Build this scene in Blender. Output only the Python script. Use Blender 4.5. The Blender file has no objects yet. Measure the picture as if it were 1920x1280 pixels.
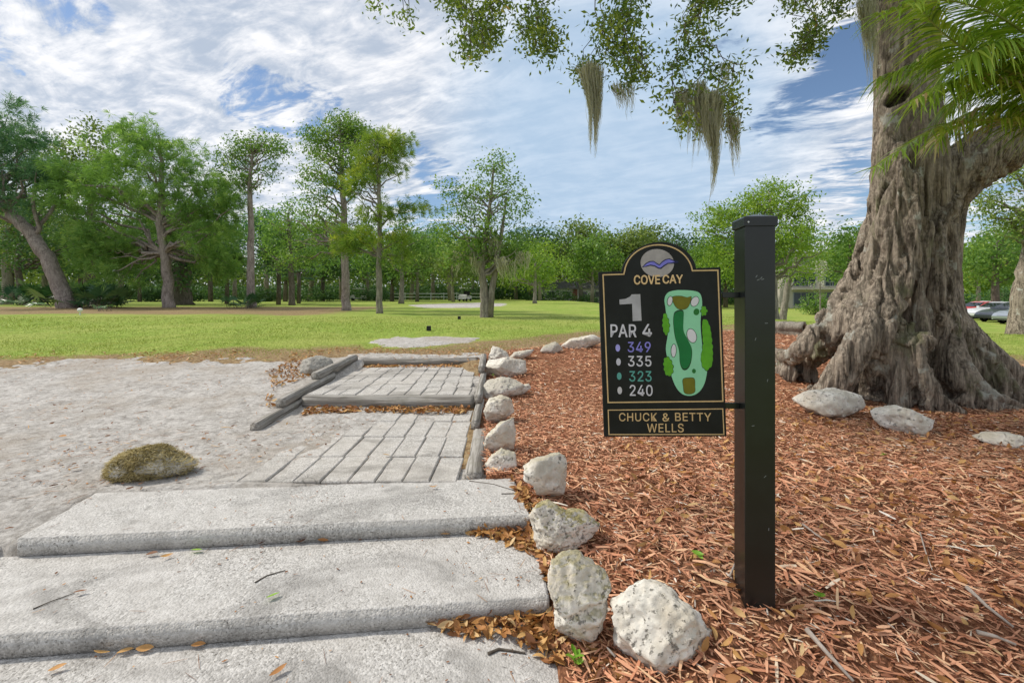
import bpy, bmesh, math, random
import numpy as np
from mathutils import Vector, Matrix
from math import radians, sin, cos, pi

sc = bpy.context.scene
COL = sc.collection

# ------------------------------------------------------------------ camera
EYE = 1.36
FPX = 853.33          # focal length in photo pixels (1920 wide)
HZ = 555.0            # horizon row
cam_d = bpy.data.cameras.new('camera')
cam = bpy.data.objects.new('camera', cam_d)
COL.objects.link(cam)
cam.location = (0, 0, EYE)
cam.rotation_euler = (radians(90), 0, 0)
cam_d.sensor_width = 36
cam_d.lens = 36 * FPX / 1920
cam_d.shift_y = -(640 - HZ) / 1920
cam_d.clip_start = 0.05
cam_d.clip_end = 5000
sc.camera = cam

# ------------------------------------------------------------------ colour management
sc.view_settings.view_transform = 'Standard'
sc.view_settings.look = 'None'
sc.view_settings.exposure = 0.48
sc.view_settings.gamma = 1.0
sc.view_settings.use_curve_mapping = False
sc.cycles.max_bounces = 8
sc.cycles.diffuse_bounces = 4
sc.cycles.transmission_bounces = 4
sc.cycles.transparent_max_bounces = 8

# ------------------------------------------------------------------ sun + sky
SUN_AZ = radians(-80)      # from straight ahead (+Y), negative = to the left
SUN_EL = radians(47)
sd = Vector((sin(SUN_AZ) * cos(SUN_EL), cos(SUN_AZ) * cos(SUN_EL), sin(SUN_EL)))
sun_d = bpy.data.lights.new('sun', 'SUN')
sun_d.energy = 2.6
sun_d.angle = radians(4)
sun_d.color = (1.0, 0.93, 0.82)
sun = bpy.data.objects.new('sun', sun_d)
COL.objects.link(sun)
sun.location = sd * 60
sun.rotation_euler = sd.to_track_quat('Z', 'Y').to_euler()

world = bpy.data.worlds.new('World')
sc.world = world
world.use_nodes = True


class NT:
    """small helper for wiring node trees"""
    def __init__(s, tree):
        s.t = tree
        tree.nodes.clear()

    def n(s, typ, ins=None, **props):
        nd = s.t.nodes.new(typ)
        for k, v in props.items():
            setattr(nd, k, v)
        if ins:
            for k, v in ins.items():
                sock = nd.inputs[k]
                if isinstance(v, bpy.types.NodeSocket):
                    s.t.links.new(v, sock)
                else:
                    sock.default_value = v
        return nd

    def math(s, op, a, b=0.0, c=0.0, clamp=False):
        return s.n('ShaderNodeMath', {0: a, 1: b, 2: c}, operation=op, use_clamp=clamp).outputs[0]

    def smooth(s, v, lo, hi, a=0.0, b=1.0):
        return s.n('ShaderNodeMapRange', {'Value': v, 'From Min': lo, 'From Max': hi, 'To Min': a, 'To Max': b},
                   interpolation_type='SMOOTHSTEP').outputs[0]

    def lin(s, v, lo, hi, a=0.0, b=1.0):
        return s.n('ShaderNodeMapRange', {'Value': v, 'From Min': lo, 'From Max': hi, 'To Min': a, 'To Max': b}).outputs[0]

    def mix(s, f, a, b, mode='MIX'):
        nd = s.n('ShaderNodeMix', data_type='RGBA', blend_type=mode)
        for sock, v in ((nd.inputs[0], f), (nd.inputs[6], a), (nd.inputs[7], b)):
            if isinstance(v, bpy.types.NodeSocket):
                s.t.links.new(v, sock)
            else:
                if isinstance(v, tuple) and len(v) == 3:
                    v = (*v, 1)
                sock.default_value = v
        return nd.outputs[2]

    def noise(s, vec, scale, detail=4, rough=0.55, dist=0.0):
        return s.n('ShaderNodeTexNoise', {'Vector': vec, 'Scale': scale, 'Detail': detail, 'Roughness': rough,
                                          'Distortion': dist}).outputs[0]

    def ramp(s, f, stops):
        nd = s.n('ShaderNodeValToRGB', {0: f})
        e = nd.color_ramp.elements
        while len(e) < len(stops):
            e.new(0.5)
        for el, (p, c) in zip(e, stops):
            el.position = p
            el.color = (*c, 1)
        return nd.outputs[0]

    def vscale(s, vec, sx, sy, sz):
        return s.n('ShaderNodeVectorMath', {0: vec, 1: (sx, sy, sz)}, operation='MULTIPLY').outputs[0]


def pdir(px, py):
    return Vector(((px - 960) / FPX, 1, (HZ - py) / FPX)).normalized()


def build_world():
    t = NT(world.node_tree)
    tc = t.n('ShaderNodeTexCoord').outputs['Generated']
    sep = t.n('ShaderNodeSeparateXYZ', {0: tc})
    x, y, z = sep.outputs
    zc = t.math('ADD', t.math('MAXIMUM', z, 0.015), 0.10)
    u = t.math('DIVIDE', x, zc)
    v = t.math('DIVIDE', y, zc)
    pl = t.n('ShaderNodeCombineXYZ', {0: u, 1: v, 2: 0.0}).outputs[0]
    dm = t.n('ShaderNodeVectorMath', {0: tc, 1: pdir(1150, 270)}, operation='DOT_PRODUCT').outputs['Value']
    sheet = t.smooth(dm, cos(radians(25)), cos(radians(8)))
    # streaks run from upper left to lower right: rotate, then squash across
    rot = t.n('ShaderNodeVectorRotate', {'Vector': pl, 'Angle': radians(28)}, rotation_type='Z_AXIS').outputs[0]
    st = t.vscale(rot, 0.75, 1.35, 1)
    n1 = t.noise(st, 0.85, 8, 0.60, 0.5)
    n2 = t.noise(t.vscale(rot, 1.0, 2.2, 1), 2.3, 9, 0.66, 0.7)
    n3 = t.noise(pl, 5.5, 6, 0.6, 0.2)
    dens = t.math('ADD', t.math('MULTIPLY', n1, 0.95), t.math('MULTIPLY', n2, 0.70))
    n4 = t.noise(t.vscale(rot, 5.0, 13.0, 1), 1.6, 6, 0.6, 0.6)
    dens = t.math('ADD', dens, t.math('MULTIPLY', n3, 0.12))
    dens = t.math('ADD', dens, t.math('MULTIPLY', t.math('SUBTRACT', n4, .5), t.lin(sheet, 0, 1, .16, .03)))
    dens = t.math('ADD', dens, -0.175)

    gap = None

    def lobe(px, py, deg, amt):
        nonlocal dens, gap
        d = pdir(px, py)
        dt = t.n('ShaderNodeVectorMath', {0: tc, 1: d}, operation='DOT_PRODUCT').outputs['Value']
        m = t.smooth(dt, cos(radians(deg * 1.35)), 1.0, 0.0, amt)
        if amt < 0:
            gap = m if gap is None else t.math('ADD', gap, m)
        else:
            dens = t.math('ADD', dens, m)
    for g in ((15, 35, 4, -.30), (60, 48, 4, -.30), (110, 62, 4, -.28), (160, 74, 3, -.18), (230, 10, 4, -.18), (420, 60, 3, -.16), (320, 70, 3, -.12),
              (435, 170, 3, -.22), (475, 180, 3.2, -.28), (515, 195, 3.2, -.28), (555, 208, 3.2, -.28), (595, 205, 3, -.24), (610, 190, 2.5, -.16),
              (795, 297, 2.6, -.24), (825, 325, 2.4, -.22), (860, 338, 2.4, -.20), (790, 420, 5, -.26), (640, 330, 3, -.14),
              (1420, 245, 2.6, -.16), (1465, 225, 3, -.24), (1510, 205, 2.8, -.22), (1560, 180, 2.8, -.22), (1605, 160, 2.6, -.16), (1490, 150, 2.4, -.14),
              (1605, 85, 3.2, -.17), (1635, 40, 3.2, -.16), (1580, 130, 2.2, -.10), (1370, 95, 2.5, -.14), (1600, 270, 3, -.16), (1560, 300, 2.6, -.14), (1500, 330, 2.6, -.10),
              (1590, 410, 5, -.18), (1000, 430, 4, -.14), (1880, 420, 9, -.16),
              (200, 170, 14, .16), (620, 70, 11, .16), (700, 180, 9, .16), (1420, 170, 5, .10), (1520, 265, 4, .12), (930, 260, 9, .13),
              (1130, 230, 15, .16), (330, 250, 12, .12), (950, 120, 12, .14), (1600, 350, 8, .10)):
        lobe(*g)
    gap = t.math('MAXIMUM', t.math('MULTIPLY', gap, 1.05), -.36)
    wisp = t.math('ADD', t.math('MULTIPLY', t.math('SUBTRACT', n2, .5), 1.3), t.math('MULTIPLY', t.math('SUBTRACT', n4, .5), .8))
    gap = t.math('MULTIPLY', gap, t.math('SUBTRACT', .95, wisp))
    dens = t.math('ADD', dens, gap)
    mask = t.smooth(dens, 0.43, 0.66)
    lum = t.math('ADD', t.math('MULTIPLY', n2, 0.7), t.math('MULTIPLY', n3, 0.45))
    lum = t.math('ADD', lum, t.math('MULTIPLY', t.math('SUBTRACT', n4, .5), t.lin(sheet, 0, 1, .26, .06)))
    lum = t.smooth(lum, 0.44, 0.76)
    # flat thin sheet in the middle of the view: greyer blue
    cl = t.mix(lum, (0.37, 0.425, 0.51), (0.81, 0.80, 0.80))
    cl = t.mix(t.math('MULTIPLY', sheet, 0.80), cl, (0.335, 0.46, 0.605))
    # cloud lit through by the sun: brighter towards it (the sun itself stands above the frame)
    ds = t.n('ShaderNodeVectorMath', {0: tc, 1: sd}, operation='DOT_PRODUCT').outputs['Value']
    glow = t.smooth(ds, 0.80, 1.0, 1.0, 1.5)
    sky = t.n('ShaderNodeTexSky', sky_type='NISHITA', sun_disc=False)
    sky.sun_elevation = SUN_EL
    sky.sun_rotation = SUN_AZ
    sky.air_density = 1.0
    sky.dust_density = 0.4
    sky.ozone_density = 3.0
    b1 = t.n('ShaderNodeBackground', {'Color': sky.outputs[0], 'Strength': 0.088})
    b2 = t.n('ShaderNodeBackground', {'Color': cl, 'Strength': t.math('MULTIPLY', glow, 1.0)})
    mx = t.n('ShaderNodeMixShader', {0: t.math('MULTIPLY', mask, 0.94), 1: b1.outputs[0], 2: b2.outputs[0]})
    t.n('ShaderNodeOutputWorld', {'Surface': mx.outputs[0]})


build_world()

# ------------------------------------------------------------------ numpy noise
def _hash(ix, iy, iz, seed):
    with np.errstate(over='ignore'):
        h = (ix.astype(np.int64) * 374761393 + iy.astype(np.int64) * 668265263 + iz.astype(np.int64) * 2147483647 + seed * 1274126177) & 0xFFFFFFFF
        h = ((h ^ (h >> 13)) * 1274126177) & 0xFFFFFFFF
        h = h ^ (h >> 16)
    return (h & 0xFFFFFF) / float(0xFFFFFF)


def vnoise(p, seed=0):
    i = np.floor(p).astype(np.int64)
    f = p - i
    f = f * f * (3 - 2 * f)
    r = 0
    for dx in (0, 1):
        wx = f[:, 0] if dx else 1 - f[:, 0]
        for dy in (0, 1):
            wy = f[:, 1] if dy else 1 - f[:, 1]
            for dz in (0, 1):
                wz = f[:, 2] if dz else 1 - f[:, 2]
                r = r + wx * wy * wz * _hash(i[:, 0] + dx, i[:, 1] + dy, i[:, 2] + dz, seed)
    return r


def fbm(p, oct=4, seed=0, gain=0.5):
    a, s, t = 1.0, 0, 0
    p = np.asarray(p, float)
    for k in range(oct):
        s = s + a * (vnoise(p, seed + k * 17) - 0.5)
        t += a
        a *= gain
        p = p * 2.03 + 11.3
    return s / t * 2


def sstep(a, b, x):
    t = np.clip((x - a) / (b - a), 0, 1)
    return t * t * (3 - 2 * t)


# ------------------------------------------------------------------ terrain
GY = [-60, 1.0, 1.6, 2.1, 3.3, 5.4, 8.0, 9.0, 13, 20, 30, 100, 3000]
GZ = [-.35, -.28, -.15, -.01, -.01, .02, .24, .28, .40, .52, .60, .65, .65]


def G(x, y):
    x = np.asarray(x, float)
    y = np.asarray(y, float)
    z = np.interp(y, GY, GZ)
    low = sstep(8, 20, x) * sstep(8, 18, y)
    z = z * (1 - low) + np.interp(y, [17, 29], [-.16, -.52]) * low
    z = z + 0.02 * np.sin(x * 0.9 + 1) * np.sin(y * 0.7) * sstep(3, 9, y)
    # the ground falls with the steps at both of their ends
    rt = sstep(1.0, .30, x) * sstep(-.6, -.2, x) * sstep(3.5, 3.1, y)
    z = z * (1 - rt) + rt * np.interp(y, [1.2, 1.9, 2.15, 2.35, 2.75, 2.95, 3.4], [-.21, -.205, -.185, -.125, -.085, -.025, -.015])
    lt = sstep(-2.0, -2.7, x) * sstep(3.9, 3.4, y)
    z = z * (1 - lt) + lt * np.interp(y, [1.0, 1.9, 2.3, 2.6, 3.0, 3.9], [-.13, -.112, -.10, -.06, -.015, -.01])
    # mulch mounds a little to the right
    z = z + 0.05 * np.exp(-(((x - 2.6) / 1.6) ** 2 + ((y - 4.6) / 1.6) ** 2))
    return z


def P(px, py, dz=0.0):
    """ground point seen at a photo pixel"""
    ys = np.concatenate([np.arange(1.0, 40, 0.01), np.arange(40, 400, 0.2)])
    xs = (px - 960) / FPX * ys
    zs = EYE - (py - HZ) / FPX * ys
    d = zs - (G(xs, ys) + dz)
    k = np.argmax(d < 0)
    if d[k] >= 0:
        k = len(ys) - 1
    return Vector((xs[k], ys[k], float(G(xs[k], ys[k]) + dz)))


def PZ(px, py, z):
    Y = (EYE - z) * FPX / (py - HZ)
    return Vector(((px - 960) / FPX * Y, Y, z))


def PY(px, py, Y):
    return Vector(((px - 960) / FPX * Y, Y, EYE - (py - HZ) / FPX * Y))


# ------------------------------------------------------------------ mesh helpers
class MB:
    def __init__(s):
        s.v, s.q, s.t, s.g, s.n = [], [], [], [], 0
        s.tint_q, s.tint_t = [], []

    def add(s, V, Q=None, T=None, m=0, tint=None, tintT=None):
        V = np.asarray(V, float).reshape(-1, 3)
        if Q is not None and len(Q):
            Q = np.asarray(Q, int).reshape(-1, 4)
            s.q.append((Q + s.n, np.full(len(Q), m)))
            s.tint_q.append(np.full(len(Q), .5) if tint is None else np.broadcast_to(tint, len(Q)))
        if T is not None and len(T):
            T = np.asarray(T, int).reshape(-1, 3)
            s.t.append((T + s.n, np.full(len(T), m)))
            s.tint_t.append(np.full(len(T), .5) if tintT is None else np.broadcast_to(tintT, len(T)))
        s.v.append(V)
        s.n += len(V)
        return s

    def box(s, c, size, m=0, rot=None):
        h = np.array(size) / 2
        V = np.array([(x, y, z) for z in (-1, 1) for y in (-1, 1) for x in (-1, 1)], float) * h
        if rot is not None:
            V = V @ np.array(Matrix.Rotation(rot, 3, 'Z')).T
        V = V + np.array(c)
        return s.add(V, [(0, 2, 3, 1), (4, 5, 7, 6), (0, 1, 5, 4), (2, 6, 7, 3), (0, 4, 6, 2), (1, 3, 7, 5)], m=m)

    def tube(s, pts, rad, seg=8, m=0, cap=True):
        pts = np.asarray(pts, float)
        n = len(pts)
        rad = np.broadcast_to(rad, n)
        tan = np.gradient(pts, axis=0)
        tan /= np.linalg.norm(tan, axis=1)[:, None] + 1e-9
        up = np.array((0, 0, 1.0))
        if abs(tan[0] @ up) > .9:
            up = np.array((1.0, 0, 0))
        V = []
        a = np.arange(seg) / seg * 2 * pi
        nrm = np.cross(tan[0], up)
        nrm /= np.linalg.norm(nrm)
        for i in range(n):
            nrm = nrm - tan[i] * (nrm @ tan[i])
            nrm /= np.linalg.norm(nrm) + 1e-9
            b = np.cross(tan[i], nrm)
            V.append(pts[i] + rad[i] * (np.cos(a)[:, None] * nrm + np.sin(a)[:, None] * b))
        V = np.concatenate(V)
        Q = []
        for i in range(n - 1):
            for k in range(seg):
                k2 = (k + 1) % seg
                Q.append((i * seg + k, i * seg + k2, (i + 1) * seg + k2, (i + 1) * seg + k))
        T = []
        if cap:
            V = np.concatenate([V, pts[:1], pts[-1:]])
            c0, c1 = n * seg, n * seg + 1
            for k in range(seg):
                k2 = (k + 1) % seg
                T.append((c0, k2, k))
                T.append((c1, (n - 1) * seg + k, (n - 1) * seg + k2))
        return s.add(V, Q, T, m=m)

    def lathe(s, prof, c, axis='z', seg=20, m=0):
        a = np.arange(seg) / seg * 2 * pi
        V = []
        for r, h in prof:
            ring = np.stack([np.cos(a) * r, np.sin(a) * r, np.full(seg, h)], 1)
            V.append(ring)
        V = np.concatenate(V)
        if axis == 'y':
            V = V[:, [0, 2, 1]]
        elif axis == 'x':
            V = V[:, [2, 0, 1]]
        Q = [(i * seg + k, i * seg + (k + 1) % seg, (i + 1) * seg + (k + 1) % seg, (i + 1) * seg + k)
             for i in range(len(prof) - 1) for k in range(seg)]
        return s.add(V + np.array(c), Q, m=m)

    def poly(s, pts, m=0):
        """n-gon (kept in g)"""
        s.g.append((np.arange(len(pts)) + s.n, m))
        s.v.append(np.asarray(pts, float))
        s.n += len(pts)
        return s

    def prism(s, pts, off, m=0):
        pts = np.asarray(pts, float)
        n = len(pts)
        b = s.n
        s.v += [pts, pts + np.asarray(off)]
        s.n += 2 * n
        s.g.append((np.arange(n)[::-1] + b, m))
        s.g.append((np.arange(n) + b + n, m))
        for k in range(n):
            k2 = (k + 1) % n
            s.g.append((np.array((b + k, b + k2, b + n + k2, b + n + k)), m))
        return s

    def mesh(s, name, mats, smooth=False, tint=False):
        me = bpy.data.meshes.new(name)
        V = np.concatenate(s.v) if s.v else np.zeros((0, 3))
        loops, sizes, mi, ti = [], [], [], []
        for (Q, m), tt in zip(s.q, s.tint_q):
            loops.append(Q.ravel()); sizes.append(np.full(len(Q), 4)); mi.append(m); ti.append(tt)
        for (T, m), tt in zip(s.t, s.tint_t):
            loops.append(T.ravel()); sizes.append(np.full(len(T), 3)); mi.append(m); ti.append(tt)
        for g, m in s.g:
            loops.append(g); sizes.append(np.array([len(g)])); mi.append(np.array([m])); ti.append(np.array([.5]))
        loops = np.concatenate(loops).astype(np.int32)
        sizes = np.concatenate(sizes).astype(np.int32)
        mi = np.concatenate(mi).astype(np.int32)
        me.vertices.add(len(V))
        me.vertices.foreach_set('co', V.astype(np.float32).ravel())
        me.loops.add(len(loops))
        me.loops.foreach_set('vertex_index', loops)
        me.polygons.add(len(sizes))
        starts = np.concatenate([[0], np.cumsum(sizes)[:-1]]).astype(np.int32)
        me.polygons.foreach_set('loop_start', starts)
        me.polygons.foreach_set('material_index', mi)
        me.polygons.foreach_set('use_smooth', np.full(len(sizes), smooth))
        if tint:
            a = me.attributes.new('tint', 'FLOAT', 'FACE')
            a.data.foreach_set('value', np.concatenate(ti).astype(np.float32))
        for m in (mats if isinstance(mats, (list, tuple)) else [mats]):
            me.materials.append(m)
        me.update(calc_edges=True)
        me.validate()
        return me

    def obj(s, name, mats, parent=None, smooth=False, tint=False, loc=None):
        return link(name, s.mesh(name, mats, smooth, tint), parent, loc)


def link(name, me, parent=None, loc=None):
    o = bpy.data.objects.new(name, me)
    COL.objects.link(o)
    if parent is not None:
        o.parent = parent
    if loc is not None:
        o.location = loc
    return o


def empty(name, loc=(0, 0, 0), rz=0.0):
    o = bpy.data.objects.new(name, None)
    COL.objects.link(o)
    o.location = loc
    o.rotation_euler = (0, 0, rz)
    o.empty_display_size = 0.1
    return o


def tag(o, label=None, cat=None, group=None, kind=None):
    if label: o['label'] = label
    if cat: o['category'] = cat
    if group: o['group'] = group
    if kind: o['kind'] = kind
    return o


def copy_tree(root):
    r = root.copy()
    COL.objects.link(r)
    for ch in list(root.children):
        c = ch.copy()
        COL.objects.link(c)
        c.parent = r
        for g in list(ch.children):
            d = g.copy()
            COL.objects.link(d)
            d.parent = c
    return r


def soften(o, width, segs=2, angle=35):
    """bevel baked into the mesh"""
    bm = bmesh.new()
    bm.from_mesh(o.data)
    bmesh.ops.remove_doubles(bm, verts=bm.verts, dist=1e-5)
    es = [e for e in bm.edges if len(e.link_faces) == 2 and e.calc_face_angle(0) > radians(angle)]
    bmesh.ops.bevel(bm, geom=es, offset=width, segments=segs, profile=.5, affect='EDGES', clamp_overlap=True)
    bm.to_mesh(o.data)
    bm.free()
    return o


# ------------------------------------------------------------------ materials
def new_mat(name):
    m = bpy.data.materials.new(name)
    m.use_nodes = True
    return m, NT(m.node_tree)


def out(t, sh):
    t.n('ShaderNodeOutputMaterial', {'Surface': sh})


def bump(t, h, strength, dist):
    return t.n('ShaderNodeBump', {'Height': h, 'Strength': strength, 'Distance': dist}).outputs[0]


def pbsdf(t, **k):
    ins = {'Base Color': k.get('color'), 'Roughness': k.get('rough', .8)}
    if isinstance(ins['Base Color'], tuple) and len(ins['Base Color']) == 3:
        ins['Base Color'] = (*ins['Base Color'], 1)
    if 'spec' in k: ins['Specular IOR Level'] = k['spec']
    if 'metal' in k: ins['Metallic'] = k['metal']
    if 'normal' in k: ins['Normal'] = k['normal']
    if 'coat' in k: ins['Coat Weight'] = k['coat']
    return t.n('ShaderNodeBsdfPrincipled', ins).outputs[0]


def plain(name, color, rough=.6, spec=.4, var=.12, scale=8, metal=0.0, coat=0.0, bmp=0.0):
    m, t = new_mat(name)
    oc = t.n('ShaderNodeTexCoord').outputs['Object']
    n = t.noise(oc, scale, 5, .6)
    c = t.mix(t.smooth(n, .3, .7), tuple(v * (1 - var) for v in color), tuple(min(1, v * (1 + var)) for v in color))
    k = dict(color=c, rough=rough, spec=spec, metal=metal, coat=coat)
    if bmp: k['normal'] = bump(t, n, .5, bmp)
    out(t, pbsdf(t, **k))
    return m


def leafy(name, stops, transl=.35, rough=.5, patch=0.0, pscale=1.0):
    """foliage: colour picked by the per-face tint, partly translucent"""
    m, t = new_mat(name)
    at = t.n('ShaderNodeAttribute', attribute_name='tint').outputs['Fac']
    if patch:
        oc = t.n('ShaderNodeTexCoord').outputs['Object']
        at = t.math('ADD', at, t.math('MULTIPLY', t.math('SUBTRACT', t.noise(oc, pscale, 2), .5), patch))
    c = t.ramp(at, stops)
    d = pbsdf(t, color=c, rough=rough, spec=.25)
    tr = t.n('ShaderNodeBsdfTranslucent', {'Color': t.mix(1.0, c, (1.0, 1.0, .55), 'MULTIPLY')}).outputs[0]
    mx = t.n('ShaderNodeMixShader', {0: transl, 1: d, 2: tr}).outputs[0]
    out(t, mx)
    return m


def mat_bark(name, dark, light, sx=9, sz=1.6, depth=.03, lichen=.0, rough=.9):
    m, t = new_mat(name)
    oc = t.n('ShaderNodeTexCoord').outputs['Object']
    v = t.vscale(oc, sx, sx, sz)
    n1 = t.noise(v, 1.0, 7, .65, .6)
    n2 = t.noise(oc, 26, 5, .6)
    n3 = t.noise(oc, 1.6, 4, .6)
    f = t.math('ADD', t.math('MULTIPLY', n1, .75), t.math('MULTIPLY', n2, .25))
    vo = t.n('ShaderNodeTexVoronoi', {'Vector': t.n('ShaderNodeVectorMath', {0: t.vscale(oc, sx * 2.0, sx * 2.0, sz * 1.1), 1: t.n('ShaderNodeTexNoise', {'Vector': oc, 'Scale': 9.0, 'Detail': 4.0}).outputs['Color']}, operation='ADD').outputs[0], 'Scale': 1.0}, feature='DISTANCE_TO_EDGE').outputs['Distance']
    f = t.math('ADD', t.math('MULTIPLY', f, .92), t.math('MULTIPLY', t.smooth(vo, 0.0, .3), .08))
    c = t.mix(t.smooth(f, .34, .66), dark, light)
    c = t.mix(t.smooth(n3, .45, .68, 0, .5), c, tuple(a * .72 for a in light))
    if lichen:
        l = t.smooth(t.noise(oc, 3.3, 6, .65), .58, .66, 0, lichen)
        c = t.mix(l, c, (.42, .42, .37))
        l2 = t.smooth(t.noise(t.vscale(oc, 1, 1, .5), 2.1, 6, .65), .56, .68, 0, lichen * .8)
        c = t.mix(l2, c, (.16, .17, .09))
    out(t, pbsdf(t, color=c, rough=rough, spec=.15, normal=bump(t, f, .9, depth)))
    return m


M = {}
M['bark_pine'] = mat_bark('pine bark', (.15, .12, .105), (.40, .345, .315), 6, 2.2, .06)
M['bark_dark'] = mat_bark('dark bark', (.07, .058, .048), (.22, .185, .155), 6, 2.2, .06)
M['bark_grey'] = mat_bark('grey bark', (.13, .115, .095), (.33, .30, .25), 7, 2.0, .05)
M['bark_oak'] = mat_bark('oak bark', (.065, .052, .040), (.42, .355, .285), 17, 2.4, .045, .9)
M['twig'] = mat_bark('twig bark', (.06, .05, .04), (.16, .135, .11), 20, 6, .006)

# ================================================================== GROUND
def sdpoly(x, y, poly):
    """signed distance, positive inside"""
    poly = np.asarray(poly, float)
    d = np.full(x.shape, 1e9)
    ins = np.zeros(x.shape, bool)
    n = len(poly)
    for i in range(n):
        ax, ay = poly[i]
        bx, by = poly[(i + 1) % n]
        ex, ey = bx - ax, by - ay
        t = np.clip(((x - ax) * ex + (y - ay) * ey) / (ex * ex + ey * ey + 1e-12), 0, 1)
        d = np.minimum(d, np.hypot(x - ax - ex * t, y - ay - ey * t))
        c = ((ay > y) != (by > y)) & (x < ex * (y - ay) / (ey + (abs(ey) < 1e-12) * 1e-12) + ax)
        ins ^= c
    return np.where(ins, d, -d)


def gpoly(px):
    return [tuple(P(a, b)[:2]) for a, b in px]


SAND = gpoly([(-700, 694), (0, 687), (200, 677), (420, 674), (560, 674), (640, 664), (905, 667)]) + \
    [(-.52, 7.6), (-.40, 5.2), (-.30, 4.0), (-.2, 3.4), (-.1, 3.3), (-.1, 1.2), (-6, 1.2), (-9, 2.5)]
MULCH = [(-.52, 8.6), (-.50, 7.6), (-.34, 5.2), (-.22, 4.0), (-.18, 3.44), (-.08, 3.40), (-.1, 3.0), (-.1, 1.2), (7, 1.2), (11, 4.0)] + \
    gpoly([(2350, 700), (1925, 688), (1830, 672)]) + gpoly([(1470, 612), (1380, 622), (1250, 624), (1130, 632), (1060, 646), (990, 654)])

# ---- materials
def mat_lawn():
    m, t = new_mat('lawn grass')
    geo = t.n('ShaderNodeNewGeometry').outputs['Position']
    a = t.n('ShaderNodeAttribute', attribute_name='straw').outputs['Fac']
    n1 = t.noise(geo, .35, 5, .6)
    n2 = t.noise(geo, 2.6, 6, .65)
    n3 = t.noise(t.vscale(geo, 1, .5, 1), 22, 4, .7)
    c = t.mix(t.smooth(n2, .34, .66), (.195, .30, .042), (.31, .405, .078))
    c = t.mix(t.smooth(n1, .40, .64, 0, .6), c, (.40, .42, .12))
    c = t.mix(t.smooth(n3, .40, .62, 0, .7), c, (.15, .18, .035))
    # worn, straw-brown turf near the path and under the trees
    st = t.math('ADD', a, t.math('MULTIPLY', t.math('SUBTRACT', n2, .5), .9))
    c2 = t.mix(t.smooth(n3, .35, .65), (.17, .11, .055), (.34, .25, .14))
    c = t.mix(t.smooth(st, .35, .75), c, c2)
    h = t.math('ADD', t.math('MULTIPLY', n3, .6), t.math('MULTIPLY', n2, .4))
    out(t, pbsdf(t, color=c, rough=.9, spec=.1, normal=bump(t, h, .8, .05)))
    return m


def mat_sand():
    m, t = new_mat('grey sand')
    geo = t.n('ShaderNodeNewGeometry').outputs['Position']
    n1 = t.noise(geo, .9, 5, .6)
    n2 = t.noise(geo, 6, 7, .68, .3)
    n3 = t.noise(geo, 60, 4, .7)
    n4 = t.noise(t.vscale(geo, 2.0, 5.0, 2), 5, 6, .7, 1.0)
    n5 = t.noise(geo, 24, 6, .72, .4)
    c = t.mix(t.smooth(t.math('ADD', t.math('MULTIPLY', n2, .45), t.math('MULTIPLY', n5, .55)), .36, .62), (.275, .257, .235), (.56, .535, .505))
    c = t.mix(t.smooth(n1, .45, .66, 0, .55), c, (.34, .29, .235))
    c = t.mix(t.smooth(n3, .57, .68, 0, .7), c, (.17, .15, .13))
    c = t.mix(t.smooth(n4, .60, .68, 0, .6), c, (.22, .185, .15))
    h = t.math('ADD', t.math('MULTIPLY', n5, .6), t.math('MULTIPLY', n3, .35))
    out(t, pbsdf(t, color=c, rough=.95, spec=.1, normal=bump(t, h, .9, .03)))
    return m


def mat_mulch_base():
    m, t = new_mat('mulch soil')
    geo = t.n('ShaderNodeNewGeometry').outputs['Position']
    n1 = t.noise(t.vscale(geo, 1, .6, 1), 40, 5, .7, .8)
    n2 = t.noise(geo, 1.4, 4, .6)
    c = t.ramp(n1, [(.3, (.06, .028, .016)), (.48, (.20, .085, .045)), (.6, (.36, .17, .09)), (.75, (.48, .28, .16))])
    c = t.mix(t.smooth(n2, .5, .72, 0, .4), c, (.17, .12, .08))
    out(t, pbsdf(t, color=c, rough=.95, spec=.1, normal=bump(t, n1, 1.0, .02)))
    return m


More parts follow.
